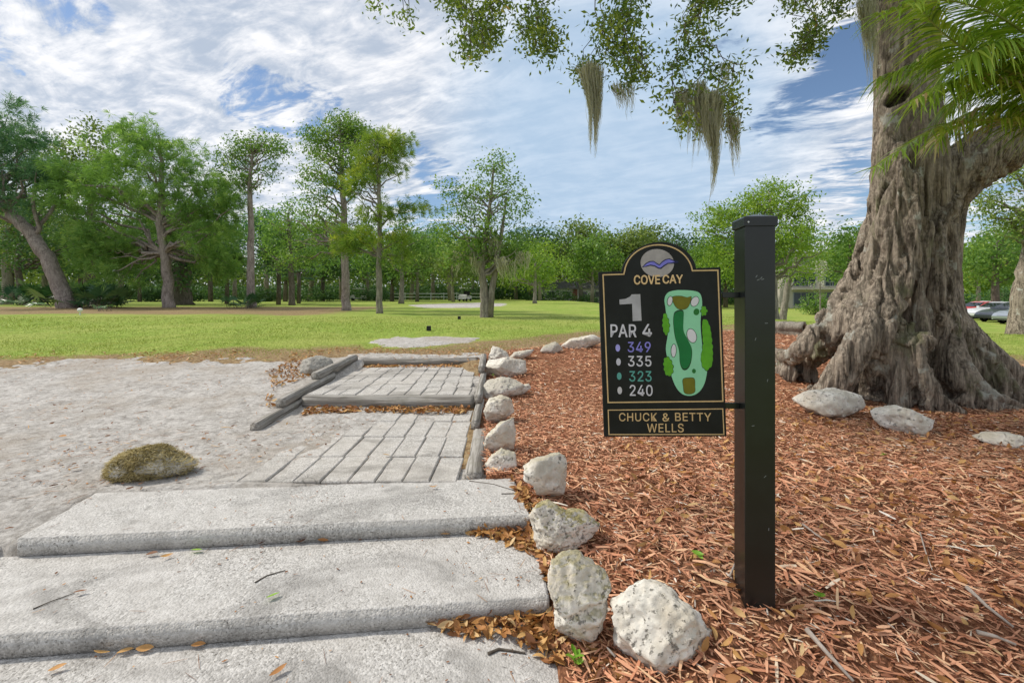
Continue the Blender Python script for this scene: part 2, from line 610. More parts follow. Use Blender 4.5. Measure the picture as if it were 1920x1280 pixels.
def mat_concrete(name, lo, hi, speck, wear=.5):
    m, t = new_mat(name)
    geo = t.n('ShaderNodeNewGeometry').outputs['Position']
    n1 = t.noise(geo, 1.3, 5, .6)
    n2 = t.noise(geo, 9, 6, .7)
    vor = t.n('ShaderNodeTexVoronoi', {'Vector': geo, 'Scale': 95.0}, feature='F1')
    n3 = t.noise(geo, 75, 3, .75)
    n4 = t.noise(t.vscale(geo, 1, 2.2, 1), 3.6, 7, .72, 1.5)
    expo = t.smooth(n1, .40, .58)             # where the aggregate is exposed
    c = t.mix(t.smooth(n2, .32, .68), lo, hi)
    g = t.mix(vor.outputs['Color'], (.20, .19, .175), (.80, .78, .75))
    c = t.mix(t.lin(expo, 0, 1, .18, .62), c, g)
    c = t.mix(t.math('MULTIPLY', t.smooth(n3, .57, .66), t.lin(expo, 0, 1, .4, .95)), c, speck)
    c = t.mix(t.smooth(n4, .64, .72, 0, wear), c, tuple(v * .5 for v in speck))
    # broad weather stains and a few hairline cracks
    n6 = t.noise(t.vscale(geo, .8, 1.6, 1), 1.1, 6, .62, 1.2)
    c = t.mix(t.smooth(n6, .48, .66, 0, .60), c, tuple(v * .52 for v in lo))
    wv = t.n('ShaderNodeVectorMath', {0: geo, 1: t.vscale(t.n('ShaderNodeTexNoise', {'Vector': geo, 'Scale': 4.0, 'Detail': 5.0}).outputs['Color'], .22, .22, .22)}, operation='ADD').outputs[0]
    ck = t.n('ShaderNodeTexVoronoi', {'Vector': wv, 'Scale': 1.5}, feature='DISTANCE_TO_EDGE').outputs['Distance']
    crack = t.math('MULTIPLY', t.smooth(ck, .005, .001), t.smooth(t.noise(geo, 1.1, 3, .5), .60, .66))
    c = t.mix(t.math('MULTIPLY', crack, .5), c, tuple(v * .45 for v in speck))
    h = t.math('ADD', t.math('MULTIPLY', n3, t.lin(expo, 0, 1, .25, 1.0)), t.math('MULTIPLY', n2, .5))
    h = t.math('SUBTRACT', h, crack)
    h = t.math('SUBTRACT', h, t.math('MULTIPLY', vor.outputs['Distance'], .5))
    out(t, pbsdf(t, color=c, rough=.85, spec=.2, normal=bump(t, h, .85, .008)))
    return m


def mat_wood():
    m, t = new_mat('weathered timber')
    oc = t.n('ShaderNodeTexCoord').outputs['Object']
    n1 = t.noise(t.vscale(oc, 1.2, 26, 26), 1.0, 6, .7, .5)
    n2 = t.noise(oc, 7, 5, .6)
    n3 = t.noise(t.vscale(oc, .8, 60, 60), 1.0, 3, .6)
    c = t.mix(t.smooth(n1, .32, .66), (.16, .145, .125), (.42, .40, .37))
    c = t.mix(t.smooth(n2, .5, .7, 0, .5), c, (.22, .21, .17))
    c = t.mix(t.smooth(n3, .62, .70, 0, .8), c, (.05, .045, .04))
    h = t.math('ADD', n1, t.math('MULTIPLY', n3, -.5))
    out(t, pbsdf(t, color=c, rough=.9, spec=.12, normal=bump(t, h, .9, .012)))
    return m


def mat_rock():
    m, t = new_mat('pitted limestone')
    geo = t.n('ShaderNodeNewGeometry').outputs['Position']
    oi = t.n('ShaderNodeObjectInfo')
    off = t.n('ShaderNodeVectorMath', {0: geo, 1: t.n('ShaderNodeCombineXYZ', {0: t.math('MULTIPLY', oi.outputs['Random'], 9.0), 1: 0.0, 2: 0.0}).outputs[0]}, operation='ADD').outputs[0]
    n1 = t.noise(off, 6, 6, .65)
    n2 = t.noise(off, 34, 5, .7)
    n3 = t.noise(off, 70, 4, .7)
    n4 = t.noise(off, 3.2, 5, .6)
    nx = t.n('ShaderNodeNewGeometry').outputs['Normal']
    upz = t.n('ShaderNodeSeparateXYZ', {0: nx}).outputs[2]
    tone = t.n('ShaderNodeAttribute', attribute_type='OBJECT', attribute_name='tone').outputs['Fac']
    moss = t.n('ShaderNodeAttribute', attribute_type='OBJECT', attribute_name='lichen').outputs['Fac']
    c = t.mix(t.smooth(n1, .34, .66), (.50, .455, .385), (.80, .765, .70))
    c = t.mix(t.smooth(n4, .5, .68, 0, .5), c, (.53, .45, .34))
    pit = t.math('MULTIPLY', t.smooth(n2, .56, .66), t.smooth(n1, .40, .56))
    c = t.mix(t.math('MULTIPLY', pit, .75), c, (.16, .15, .13))
    c = t.mix(t.smooth(n3, .64, .72, 0, .7), c, (.11, .105, .095))
    # lichen grows on the upper faces
    lf = t.math('MULTIPLY', t.smooth(t.math('ADD', t.math('MULTIPLY', upz, .55), n1), .72, 1.02), moss)
    lc = t.mix(t.smooth(n2, .35, .65), (.16, .14, .055), (.46, .40, .21))
    c = t.mix(lf, c, lc)
    c = t.mix(tone, c, t.mix(t.smooth(n2, .35, .62), (.16, .155, .145), (.40, .39, .36)))
    h = t.math('SUBTRACT', t.math('MULTIPLY', n1, .6), t.math('MULTIPLY', pit, .5))
    h = t.math('ADD', h, t.math('MULTIPLY', n3, .18))
    out(t, pbsdf(t, color=c, rough=.95, spec=.1, normal=bump(t, h, .9, .022)))
    return m


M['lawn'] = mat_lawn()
M['sand'] = mat_sand()
M['mulch'] = mat_mulch_base()
M['conc'] = mat_concrete('exposed aggregate concrete', (.385, .368, .345), (.55, .532, .508), (.125, .115, .10), .8)
M['paver'] = mat_concrete('old paver', (.36, .335, .30), (.53, .50, .46), (.28, .255, .22), .35)
M['wood'] = mat_wood()
M['rock'] = mat_rock()

# footprints: the paved landings are set into the slope
STEP_TOP = (0.0, -.103, -.206)


FOOT = [([PZ(30, 1010, 0), PZ(995, 965, 0), PZ(962, 896, 0), PZ(180, 923, 0)], -.07),
        ([PZ(-560, 1218, -.103), PZ(1030, 1120, -.103), PZ(1003, 985, -.103), Vector((.1, 3.25, 0)), Vector((-2.72, 2.95, 0)), PZ(30, 1040, -.103), PZ(-500, 1095, -.103)], -.17),
        ([Vector((-4, 1.6, 0)), Vector((.215, 1.3, 0)), PZ(1040, 1140, -.206), Vector((.1, 2.6, 0)), Vector((-4, 2.3, 0))], -.28)]


def under_steps(x, y, z):
    for poly, zt in FOOT:
        s = sdpoly(x, y, [p[:2] for p in poly])
        z = np.where(s > .02, np.minimum(z, zt - .02), z)
    return z


def on_steps(x, y):
    return np.maximum.reduce([sdpoly(x, y, [p[:2] for p in poly]) for poly, _ in FOOT])


def cut(x, y):
    """lowered ground under steps and landings"""
    a = np.clip(np.minimum.reduce([x + 2.62, -.42 - x, y - 5.5, 8.1 - y]) / .04, 0, 1)
    return a


def ground_sand(x, y):
    g = G(x, y)
    a = cut(x, y)
    g = g * (1 - a) + (.125) * a
    return g


# ---- lawn: one fan-shaped sheet reaching the horizon
def build_lawn():
    ys = np.concatenate([np.linspace(-40, 1, 8), 1 + np.cumsum(np.concatenate([np.full(60, .12), np.geomspace(.12, 60, 150)]))])
    ys = ys[ys < 3000]
    us = np.linspace(-1, 1, 260)
    us = np.sign(us) * np.abs(us) ** 1.2
    U, Yg = np.meshgrid(us, ys)
    X = U * (12 + np.abs(Yg) * 1.75)
    z = G(X, Yg)
    p = np.stack([X.ravel(), Yg.ravel(), np.zeros(X.size)], 1)
    zr = z.ravel() + .015 * fbm(p * .8, 3, 3) * sstep(5, 10, p[:, 1])
    s1 = sdpoly(p[:, 0], p[:, 1], SAND)
    s2 = sdpoly(p[:, 0], p[:, 1], MULCH)
    zr = zr - .10 * sstep(.10, .5, s1) - .06 * sstep(.08, .4, s2)
    zr = zr - .30 * ((p[:, 0] > -9) & (p[:, 0] < 1.2) & (p[:, 1] < 3.6))
    V = np.stack([p[:, 0], p[:, 1], zr], 1)
    ny, nx = X.shape
    i = np.arange(ny * nx).reshape(ny, nx)
    Q = np.stack([i[:-1, :-1], i[:-1, 1:], i[1:, 1:], i[1:, :-1]], -1).reshape(-1, 4)
    mb = MB().add(V, Q)
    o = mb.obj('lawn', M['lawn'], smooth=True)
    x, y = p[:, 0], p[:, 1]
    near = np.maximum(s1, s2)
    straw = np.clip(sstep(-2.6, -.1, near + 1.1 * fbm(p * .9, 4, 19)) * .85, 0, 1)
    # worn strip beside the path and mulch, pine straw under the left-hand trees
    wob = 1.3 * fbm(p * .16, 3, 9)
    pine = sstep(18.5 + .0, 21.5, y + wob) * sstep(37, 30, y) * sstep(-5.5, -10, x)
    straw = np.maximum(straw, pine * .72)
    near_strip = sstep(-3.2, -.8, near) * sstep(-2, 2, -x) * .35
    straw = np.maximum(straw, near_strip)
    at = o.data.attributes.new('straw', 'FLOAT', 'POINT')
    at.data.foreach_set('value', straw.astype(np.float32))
    tag(o, 'sunlit yellow green lawn running from the path to the far trees', 'lawn', kind='structure')


build_lawn()


def region(name, poly, mat, xr, yr, step, lift, fade, amp, seed, label, cat, extra=None, zfn=G, rough=0.0, ragged=0.0):
    xs = np.arange(xr[0], xr[1], step)
    ys = np.arange(yr[0], yr[1], step)
    X, Y = np.meshgrid(xs, ys)
    p = np.stack([X.ravel(), Y.ravel(), np.zeros(X.size)], 1)
    am = amp * (1 + 2.4 * ragged * sstep(5.5, 8.0, p[:, 1]))
    sd_ = sdpoly(p[:, 0], p[:, 1], poly) + am * fbm(p * np.array((1.3, 2.4, 1)) if ragged else p * 2.4, 4, seed) + am * .5 * fbm(p * 9, 3, seed + 1)
    z = zfn(p[:, 0], p[:, 1]) + lift * sstep(-fade, fade, sd_) - .03 * sstep(0, -fade * 1.5, sd_)
    if rough:
        z = z + rough * fbm(p * 3.0, 5, seed + 5, .6)
    if extra is not None:
        z = z + extra(p)
    z = under_steps(p[:, 0], p[:, 1], z)
    V = np.stack([p[:, 0], p[:, 1], z], 1)
    ny, nx = X.shape
    i = np.arange(ny * nx).reshape(ny, nx)
    Q = np.stack([i[:-1, :-1], i[:-1, 1:], i[1:, 1:], i[1:, :-1]], -1).reshape(-1, 4)
    keep = (sd_[Q] > -fade * 2).any(1)
    Q = Q[keep]
    used = np.zeros(len(V), bool)
    used[Q.ravel()] = True
    idx = np.cumsum(used) - 1
    o = MB().add(V[used], idx[Q]).obj(name, mat, smooth=True)
    return tag(o, label, cat, kind='structure')


def sand_extra(p):
    x, y = p[:, 0], p[:, 1]
    # stays below the steps, drifts over the left edge of the lower pavers
    e = 0
    lane = sstep(-2.55, -2.3, x) * (y > 3.3) * (y < 5.45)
    drift = .030 * sstep(-1.35, -2.2, x + .35 * (4.2 - y) * .5 + .25 * fbm(p * 2.2, 3, 77))
    e = e + lane * (-.022 + drift)
    return e


region('sand_path', SAND, M['sand'], (-10, .6), (1.0, 10.5), .045, .016, .12, .22, 5,
       'pale grey bare sand area left of the steps', 'sand path', sand_extra, ground_sand, .022, ragged=1.0)
region('mulch_bed', MULCH, M['mulch'], (-.8, 12.5), (1.0, 14), .05, .022, .10, .12, 15,
       'reddish brown wood mulch bed around the sign and big tree', 'mulch bed', None, G, .018)
PATCH = gpoly([(690, 640), (740, 632), (830, 631), (890, 634), (880, 643), (800, 650), (720, 649)])
region('sand_patch', PATCH, M['sand'], (-4, 1), (8.5, 12), .05, .010, .12, .30, 25, 'bare sand patch worn into the turf beyond the landing', 'sand patch', rough=.02)
BUNK = gpoly([(770, 572), (820, 570), (900, 567.5), (945, 569), (935, 574), (880, 577), (800, 577)])
bx = [b[0] for b in BUNK]; by = [b[1] for b in BUNK]
region('sand_bunker', BUNK, M['sand'], (min(bx) - 2, max(bx) + 2), (min(by) - 3, max(by) + 3), .4, .03, .5, .6, 35, 'pale sand bunker across the fairway', 'bunker', rough=.02)

# ================================================================== STEPS, PAVERS, TIMBER
def slab(name, top, z, h, label, group):
    """concrete slab with a slightly crumbled front arris; tread and sides share one concrete"""
    top = [Vector((p[0], p[1], z)) for p in top]
    c = sum(top, Vector()) / 4
    bm = bmesh.new()
    vt = [bm.verts.new(p - c) for p in top]
    vb = [bm.verts.new(p - c - Vector((0, 0, h))) for p in top]
    bm.faces.new(vt)
    bm.faces.new(vb[::-1])
    for k in range(4):
        bm.faces.new((vt[k], vb[k], vb[(k + 1) % 4], vt[(k + 1) % 4]))
    bmesh.ops.recalc_face_normals(bm, faces=bm.faces)
    bmesh.ops.subdivide_edges(bm, edges=[e for e in bm.edges if abs((e.verts[0].co - e.verts[1].co).x) > 1], cuts=220, use_grid_fill=True)
    bmesh.ops.subdivide_edges(bm, edges=[e for e in bm.edges if abs((e.verts[0].co - e.verts[1].co).y) > .2], cuts=30, use_grid_fill=True)
    es = [e for e in bm.edges if len(e.link_faces) == 2 and e.calc_face_angle(0) > radians(60)]
    bmesh.ops.bevel(bm, geom=es, offset=.004, segments=2, affect='EDGES')
    bm.verts.ensure_lookup_table()
    co = np.array([v.co for v in bm.verts])
    w = co + np.array(c)
    d = .0022 * fbm(w * 22, 4, 3) + .003 * fbm(w * 3, 3, 8)
    ed = .022 * np.maximum(0, fbm(w * 11, 5, 21, .65) - .10)
    for v, a, b in zip(bm.verts, d, ed):
        n = v.normal
        v.co += n * a
        if 0.2 < n.z < .95 or 0.2 < -n.y < .95 and n.z > .1:
            v.co -= n * b
    for f in bm.faces:
        f.smooth = True
        f.material_index = 0 if f.normal.z > .55 else 1
    me = bpy.data.meshes.new(name)
    bm.to_mesh(me)
    bm.free()
    me.materials.append(M['conc'])
    me.materials.append(M['conc'])
    o = link(name, me, loc=c)
    return tag(o, label, 'step', group)


z0, z1, z2 = STEP_TOP
slab('concrete_step', [PZ(30, 1010, z0), PZ(995, 965, z0), PZ(962, 896, z0), PZ(180, 923, z0)], z0, .101,
     'top concrete step meeting the brick pavers, shortest of the three', 'concrete steps')
bl = PZ(0, 1192, z1); br = PZ(1030, 1120, z1)
d_ = (bl - br) / (bl - br).length
slab('concrete_step', [bl + d_ * 1.3, br, PZ(1003, 985, z1), PZ(1003, 985, z1) + d_ * 4.4], z1, .101,
     'middle concrete step between the other two, running off the left of the photo', 'concrete steps')
c1 = PZ(1040, 1140, z2); c2 = Vector((.215, 1.35, z2))
slab('concrete_step', [c2 + d_ * 4.2 + Vector((0, .1, 0)), c2, c1, c1 + d_ * 4.4], z2, .11,
     'lowest concrete step cut by the bottom of the photo', 'concrete steps')


def pavers(name, rows, label):
    """rows: list of (x0,x1,y0,y1,z) bricks"""
    rng = random.Random(4)
    mb = MB()
    for (x0, x1, y0, y1, z) in rows:
        g = .008 + rng.random() * .005
        cx, cy = (x0 + x1) / 2, (y0 + y1) / 2
        w, l = x1 - x0 - g, y1 - y0 - g
        zz = z + rng.uniform(-.006, .004)
        tx, ty = rng.uniform(-.015, .015), rng.uniform(-.012, .012)
        rot = rng.uniform(-.008, .008)
        V = []
        b = .008
        for (dz, s_) in ((-.06, 0), (-b, 0), (0, b)):
            for sx, sy in ((-1, -1), (1, -1), (1, 1), (-1, 1)):
                a, c = sx * (w / 2 - s_), sy * (l / 2 - s_)
                a, c = a * cos(rot) - c * sin(rot), a * sin(rot) + c * cos(rot)
                V.append((cx + a, cy + c, zz + dz + a * tx + c * ty))
        Q = [(8, 9, 10, 11)]
        for r in (0, 4):
            for k in range(4):
                k2 = (k + 1) % 4
                Q.append((r + k, r + k2, r + 4 + k2, r + 4 + k))
        mb.add(V, Q)
    o = mb.obj(name, M['paver'])
    return tag(o, label, 'paving', kind='structure')


rows = []
rg = random.Random(8)
ybr = [3.32, 3.83, 4.36, 4.88, 5.32]
for j in range(4):
    for i in range(10):
        x1 = -.40 - i * .20 - (ybr[j] - 3.3) * .03
        if j == 3 and i in (2, 6, 7): continue
        rows.append((x1 - .20, x1, ybr[j], ybr[j + 1], .012 + (j) * .004))
pavers('paver_path', rows, 'lower landing of long weathered pavers half buried in sand')
rows = []
ybr = [5.56, 6.02, 6.42, 6.86, 7.28, 7.66]
for j in range(5):
    i = 0
    x = -.52 - j * .02
    while x > -2.45 + .02 * j - (0 if j < 3 else 0):
        w = .2
        if rg.random() < .14 and j in (1, 3):
            l = ybr[j + 1] - ybr[j]
            rows.append((x - 2 * w, x, ybr[j], ybr[j] + l / 2, .158))
            rows.append((x - 2 * w, x, ybr[j] + l / 2, ybr[j + 1], .158))
            x -= 2 * w
        else:
            rows.append((x - w, x, ybr[j], ybr[j + 1], .158))
            x -= w
pavers('paver_path', rows, 'upper landing of close set pavers framed by timbers')


def timber(p0, p1, w, h, label, seed=0, sag=.0):
    """squared timber whose near-bottom edge runs p0 -> p1 (points at its base centre line)"""
    p0, p1 = Vector(p0), Vector(p1)
    L = (p1 - p0).length
    bm = bmesh.new()
    bmesh.ops.create_cube(bm, size=1)
    for v in bm.verts:
        v.co = Vector((v.co.x * L, v.co.y * w, v.co.z * h))
    bmesh.ops.subdivide_edges(bm, edges=[e for e in bm.edges if abs((e.verts[0].co - e.verts[1].co).x) > L * .9], cuts=int(L * 18))
    es = [e for e in bm.edges if len(e.link_faces) == 2 and e.calc_face_angle(0) > radians(60)]
    bmesh.ops.bevel(bm, geom=es, offset=.014, segments=3, affect='EDGES')
    co = np.array([v.co for v in bm.verts])
    d = fbm(co * np.array((3, 9, 9)) + seed * 7.7, 4, seed)
    d2 = fbm(co * np.array((1.2, .5, .5)) + seed * 3.1, 2, seed + 3)
    for v, a, b in zip(bm.verts, d, d2):
        v.co += v.normal * a * .011 + Vector((0, b * .014, b * .008 - sag * (1 - (2 * v.co.x / L) ** 2)))
    for f in bm.faces: f.smooth = True
    me = bpy.data.meshes.new('timber')
    bm.to_mesh(me)
    bm.free()
    me.materials.append(M['wood'])
    o = link('timber', me)
    o.location = (p0 + p1) / 2 + Vector((0, 0, h / 2))
    dd = p1 - p0
    o.rotation_euler = (0, -math.asin(dd.z / L), math.atan2(dd.y, dd.x))
    return tag(o, label, 'timber', 'timbers edging the paved landings')


timber((-2.50, 5.47, .0), (-.45, 5.45, .005), .13, .165, 'long grey timber across the path between the two paved landings', 1, .006)
timber((-2.70, 8.03, .13), (-.60, 8.10, .14), .12, .125, 'dark weathered timber along the back of the upper landing by the grass', 2, .008)
timber((-2.56, 4.52, .0), (-2.60, 5.72, .015), .105, .10, 'short timber on the left side, nearest and lowest of the stepped three', 3)
timber((-2.60, 5.10, .105), (-2.67, 6.75, .125), .115, .105, 'timber on the left side, middle one of the stepped three', 4)
timber((-2.68, 6.20, .215), (-2.74, 7.92, .235), .12, .105, 'timber on the left side, farthest and highest of the stepped three', 5)
timber((-.375, 4.60, .0), (-.385, 5.62, .012), .085, .10, 'narrow timber right of the lower landing beside the round rock', 6)
timber((-.395, 5.30, .105), (-.43, 6.85, .12), .09, .105, 'narrow timber right of the upper landing beside flat rocks', 7)
timber((-.45, 6.72, .22), (-.50, 8.05, .235), .10, .11, 'short timber at the far right corner of the upper landing', 8)
timber((-.285, 3.44, -.065), (-.32, 4.58, -.05), .145, .085, 'split flat timber set flush with the lower pavers on their right', 9)

# ================================================================== ROCKS
def rock(outline, seed, label, depth=.85, lift=0.0, tone=0.0, lichen=.3, sub=5, facet=.5, group='limestone rocks lining the mulch', name='rock', pit=.03, crease=None):
    o = np.array(outline, float)
    yb = o[:, 1].max()
    xb = o[o[:, 1] > yb - 8][:, 0].mean()
    base = P(xb, min(yb, 1272), lift)
    wpx = np.ptp(o[:, 0])
    hw = wpx / FPX * base.y / 2
    dy = hw * depth
    Yc = base.y + dy * .55
    c2d = o.mean(0)
    n = len(o)
    # dense resample, polar radii round the middle
    pts = np.concatenate([np.linspace(o[k], o[(k + 1) % n], 12, endpoint=False) for k in range(n)])
    cx, cy = (pts.max(0) + pts.min(0)) / 2 * .5 + pts.mean(0) * .5
    dx = (pts[:, 0] - cx) / FPX * Yc
    dz = -(pts[:, 1] - cy) / FPX * Yc
    th = np.arctan2(dz, dx)
    R = np.hypot(dx, dz) * (1.06 if sub == 6 else 1.05)
    k = np.argsort(th)
    th, R = th[k], R[k]
    bm = bmesh.new()
    bmesh.ops.create_icosphere(bm, subdivisions=sub, radius=1)
    bm.verts.ensure_lookup_table()
    u = np.array([v.co for v in bm.verts])
    a = np.arctan2(u[:, 2], u[:, 0])
    r = np.interp(a, np.concatenate([th - 2 * pi, th, th + 2 * pi]), np.tile(R, 3))
    # squarer depth profile
    s = np.sqrt(np.clip(1 - np.abs(u[:, 1]) ** 2.6, 0, 1)) / np.maximum(np.sqrt(np.clip(1 - u[:, 1] ** 2, 1e-6, 1)), 1e-3)
    p = np.stack([u[:, 0] * r * s, u[:, 1] * dy, u[:, 2] * r * s], 1)
    rs = np.random.RandomState(seed)
    size = (hw + R.mean()) / 2
    # cut flat facets into the faces
    for q in range(9):
        nn = rs.normal(size=3)
        nn[1] = -abs(nn[1]) - .5
        nn[0] *= .7
        nn /= np.linalg.norm(nn)
        h = (p @ nn)
        lim = np.quantile(h, rs.uniform(.80, .93))
        over = np.maximum(0, h - lim)
        p = p - nn * (over * facet)[:, None]
    if crease:
        zc = -(crease[1] - cy) / FPX * Yc
        xc = (crease[0] - cx) / FPX * Yc
        g_ = np.exp(-(((p[:, 2] - zc - .25 * (p[:, 0] - xc)) / (.16 * size)) ** 2))
        p[:, 1] += dy * .22 * g_ * (u[:, 1] < .2)
        p[:, 1] -= dy * .14 * sstep(zc, zc + .5 * size, p[:, 2]) * (u[:, 1] < .2)
    w = p / size
    nrm = u
    d = .13 * fbm(w * 2.1 + seed, 4, seed, .55) - .05 * np.abs(fbm(w * 3.1 + seed * 1.7, 3, seed + 9, .55)) + .06 * fbm(w * 6 + seed, 4, seed + 1, .62)
    pits = np.maximum(0, fbm(w * 5.2 + seed * 2, 4, seed + 2, .6) - .12)
    d = d - pit * 3.2 * pits
    p = p + nrm * (d * size)[:, None]
    for v, q in zip(bm.verts, p):
        v.co = q
    for f in bm.faces: f.smooth = True
    me = bpy.data.meshes.new(name)
    bm.to_mesh(me)
    bm.free()
    me.materials.append(M['rock'])
    ob = link(name, me, loc=PY(cx, cy, Yc))
    ob['tone'] = float(tone)
    ob['lichen'] = float(lichen)
    return tag(ob, label, 'rock', group)


rock([(1151, 1149), (1169, 1132), (1189, 1116), (1216, 1106), (1254, 1112), (1279, 1132), (1304, 1162), (1334, 1186), (1354, 1219), (1364, 1254), (1356, 1286), (1304, 1298), (1204, 1296), (1169, 1282), (1156, 1239), (1162, 1194)],
     11, 'biggest pale rock, rounded triangle at the foot of the sign post', .8, lichen=.10, sub=6, facet=.8, pit=.02)
rock([(1030, 1085), (1036, 1058), (1058, 1043), (1085, 1041), (1118, 1054), (1143, 1076), (1144, 1110), (1139, 1130), (1148, 1160), (1142, 1190), (1112, 1214), (1070, 1238), (1052, 1220), (1043, 1180), (1044, 1140), (1034, 1112)],
     12, 'tall two-lobed rock with yellow lichen cap beside the lowest step', .8, lichen=.8, sub=6, facet=.8, pit=.05, crease=(1090, 1132))
rock([(995, 972), (1008, 952), (1030, 944), (1062, 964), (1095, 964), (1124, 990), (1112, 1010), (1082, 1024), (1056, 1032), (1036, 1056), (1020, 1052), (1004, 1012)],
     13, 'pitted lichen-covered rock with a tail pointing right by the middle step', .8, lichen=1.0, sub=6, facet=.8, pit=.05)
rock([(984, 880), (1004, 860), (1048, 852), (1066, 866), (1063, 895), (1050, 935), (1032, 947), (1012, 932), (1002, 908), (986, 900)],
     14, 'angular half tan half white rock at the right end of the top step', .8, lichen=.5, facet=.8, pit=.01)
rock([(910, 872), (922, 853), (940, 843), (964, 849), (968, 870), (945, 885), (915, 888)], 15, 'small creamy rock with a dark crack beside the flush timber', .8, lichen=.5)
rock([(905, 842), (912, 818), (935, 796), (963, 784), (965, 822), (960, 846), (930, 856)], 16, 'leaning wedge-shaped rock behind the small cracked one', .7, lichen=.5, facet=.7)
rock([(908, 770), (918, 748), (942, 740), (960, 752), (963, 775), (938, 790), (915, 799)], 17, 'round buff rock beside the narrow lower timber', .8, lichen=.3)
rock([(903, 732), (914, 712), (955, 708), (980, 722), (975, 740), (940, 746), (906, 750)], 18, 'flat grey slab rock above the round buff rock', .7, tone=.25)
rock([(962, 735), (978, 722), (992, 719), (995, 728), (980, 740), (966, 745)], 28, 'small knobbly rock wedged on the mulch side of the flat slab', .7, tone=.2, sub=4)
rock([(909, 704), (914, 676), (950, 672), (985, 677), (986, 697), (950, 710)], 19, 'blocky squared rock with a pale right end near the back timber', .7, lichen=.1, facet=.8)
rock([(913, 682), (924, 648), (938, 654), (952, 660), (957, 676), (940, 684)], 20, 'pointed upright rock standing at the far end of the rock row', .7, lichen=.2, facet=.7)
rock([(952, 672), (965, 660), (985, 657), (1002, 655), (990, 668), (965, 676)], 21, 'low flat rock just beyond the pointed one at the lawn edge', .6, tone=.2, sub=4)
rock([(1012, 660), (1022, 648), (1042, 639), (1056, 655), (1040, 664)], 22, 'small mossy grey rock at the lawn edge left of the lying pale rock', .6, tone=.35, lichen=.6, sub=4)
rock([(1054, 648), (1070, 636), (1108, 628), (1128, 634), (1128, 646), (1090, 654), (1066, 656)], 23, 'long pale rock lying at the lawn edge beside the sign board', .6, lichen=.15, sub=4)
rock([(1494, 752), (1518, 738), (1570, 730), (1610, 740), (1621, 762), (1616, 782), (1580, 790), (1530, 776)], 24, 'wide white rock in front of the big trunk, nearest the sign post', .7, lichen=.1, facet=.7, pit=.012)
rock([(1636, 776), (1650, 769), (1692, 763), (1740, 784), (1772, 802), (1762, 817), (1700, 820), (1660, 800)], 25, 'long low pale rock sloping right in front of the big trunk', .6, lichen=.15, facet=.7)
rock([(1836, 822), (1870, 812), (1905, 814), (1930, 828), (1935, 845), (1880, 842)], 26, 'flat pale rock in the mulch at the right edge of the photo', .7, lichen=.2)
rock([(558, 692), (566, 676), (590, 667), (618, 674), (632, 688), (610, 700), (575, 705)], 27, 'dark grey lichened rock on sand beside the highest left timber', .7, tone=.75, lichen=.5)
lump = rock([(198, 880), (206, 862), (236, 848), (262, 846), (290, 838), (322, 854), (355, 871), (342, 888), (280, 899), (232, 906), (206, 894)], 30,
            'mossy brown hummock lying alone on the pale sand', .62, tone=.35, lichen=1.0, facet=.5, group=None, name='mossy_lump')
lump['category'] = 'moss lump'

# ================================================================== SCATTERED GROUND COVER
def quads_at(pos, ang, L, W, tilt, roll, bend=0.0, tint=None, mb=None, taper=.55):
    """flat slivers: pos (n,3); two quads each, bent in the middle"""
    n = len(pos)
    d = np.stack([np.cos(ang) * np.cos(tilt), np.sin(ang) * np.cos(tilt), np.sin(tilt)], 1)
    s0 = np.stack([-np.sin(ang), np.cos(ang), np.zeros(n)], 1)
    up = np.cross(d, s0)
    s = s0 * np.cos(roll)[:, None] + up * np.sin(roll)[:, None]
    upn = np.cross(d, s)
    h = (L / 2)[:, None]
    w = (W / 2)[:, None]
    mid = pos + upn * (np.broadcast_to(bend, n) * L)[:, None]
    V = np.stack([pos - d * h - s * w * taper, pos - d * h + s * w * taper, mid + s * w, mid - s * w,
                  pos + d * h + s * w * taper, pos + d * h - s * w * taper], 1).reshape(-1, 3)
    b = (np.arange(n) * 6)[:, None]
    Q = np.concatenate([b + np.array([[0, 1, 2, 3]]), b + np.array([[3, 2, 4, 5]])], 1).reshape(-1, 4)
    mb = mb or MB()
    mb.add(V, Q, tint=np.repeat(tint if tint is not None else np.full(n, .5), 2))
    return mb


M['chips'] = leafy('mulch chips', [(0, (.09, .042, .025)), (.13, (.30, .118, .062)), (.36, (.56, .255, .145)), (.57, (.70, .385, .235)), (.76, (.74, .49, .28)), (.90, (.72, .59, .43)), (1, (.76, .70, .62))], 0.0, .85)
M['litter'] = leafy('dead leaves', [(0, (.12, .05, .025)), (.3, (.30, .13, .05)), (.6, (.48, .24, .08)), (.85, (.56, .34, .13)), (1, (.60, .45, .26))], .12, .6)
M['blade'] = leafy('grass blades', [(0, (.17, .25, .042)), (.5, (.29, .37, .075)), (1, (.44, .43, .15))], .3, .6)
M['greenleaf'] = leafy('green leaf', [(0, (.16, .36, .03)), (1, (.34, .55, .08))], .3, .4)
M['moss_fibre'] = leafy('moss fibre', [(0, (.11, .085, .038)), (.5, (.42, .34, .15)), (1, (.64, .54, .31))], .1, .9)


def mulch_points(rng, n, ylo, yhi, xmax):
    y = rng.uniform(ylo, yhi, n)
    x = rng.uniform(-.5, 1, n) * 0 + rng.uniform(-.6, xmax, n)
    s = sdpoly(x, y, MULCH) + .06 * fbm(np.stack([x, y, x * 0], 1) * 5, 3, 4)
    # inside the view only (a little margin)
    k = (s > -.02) & (np.abs(x) < y * 1.18 + .5) & (on_steps(x, y) < -.01)
    return x[k], y[k]


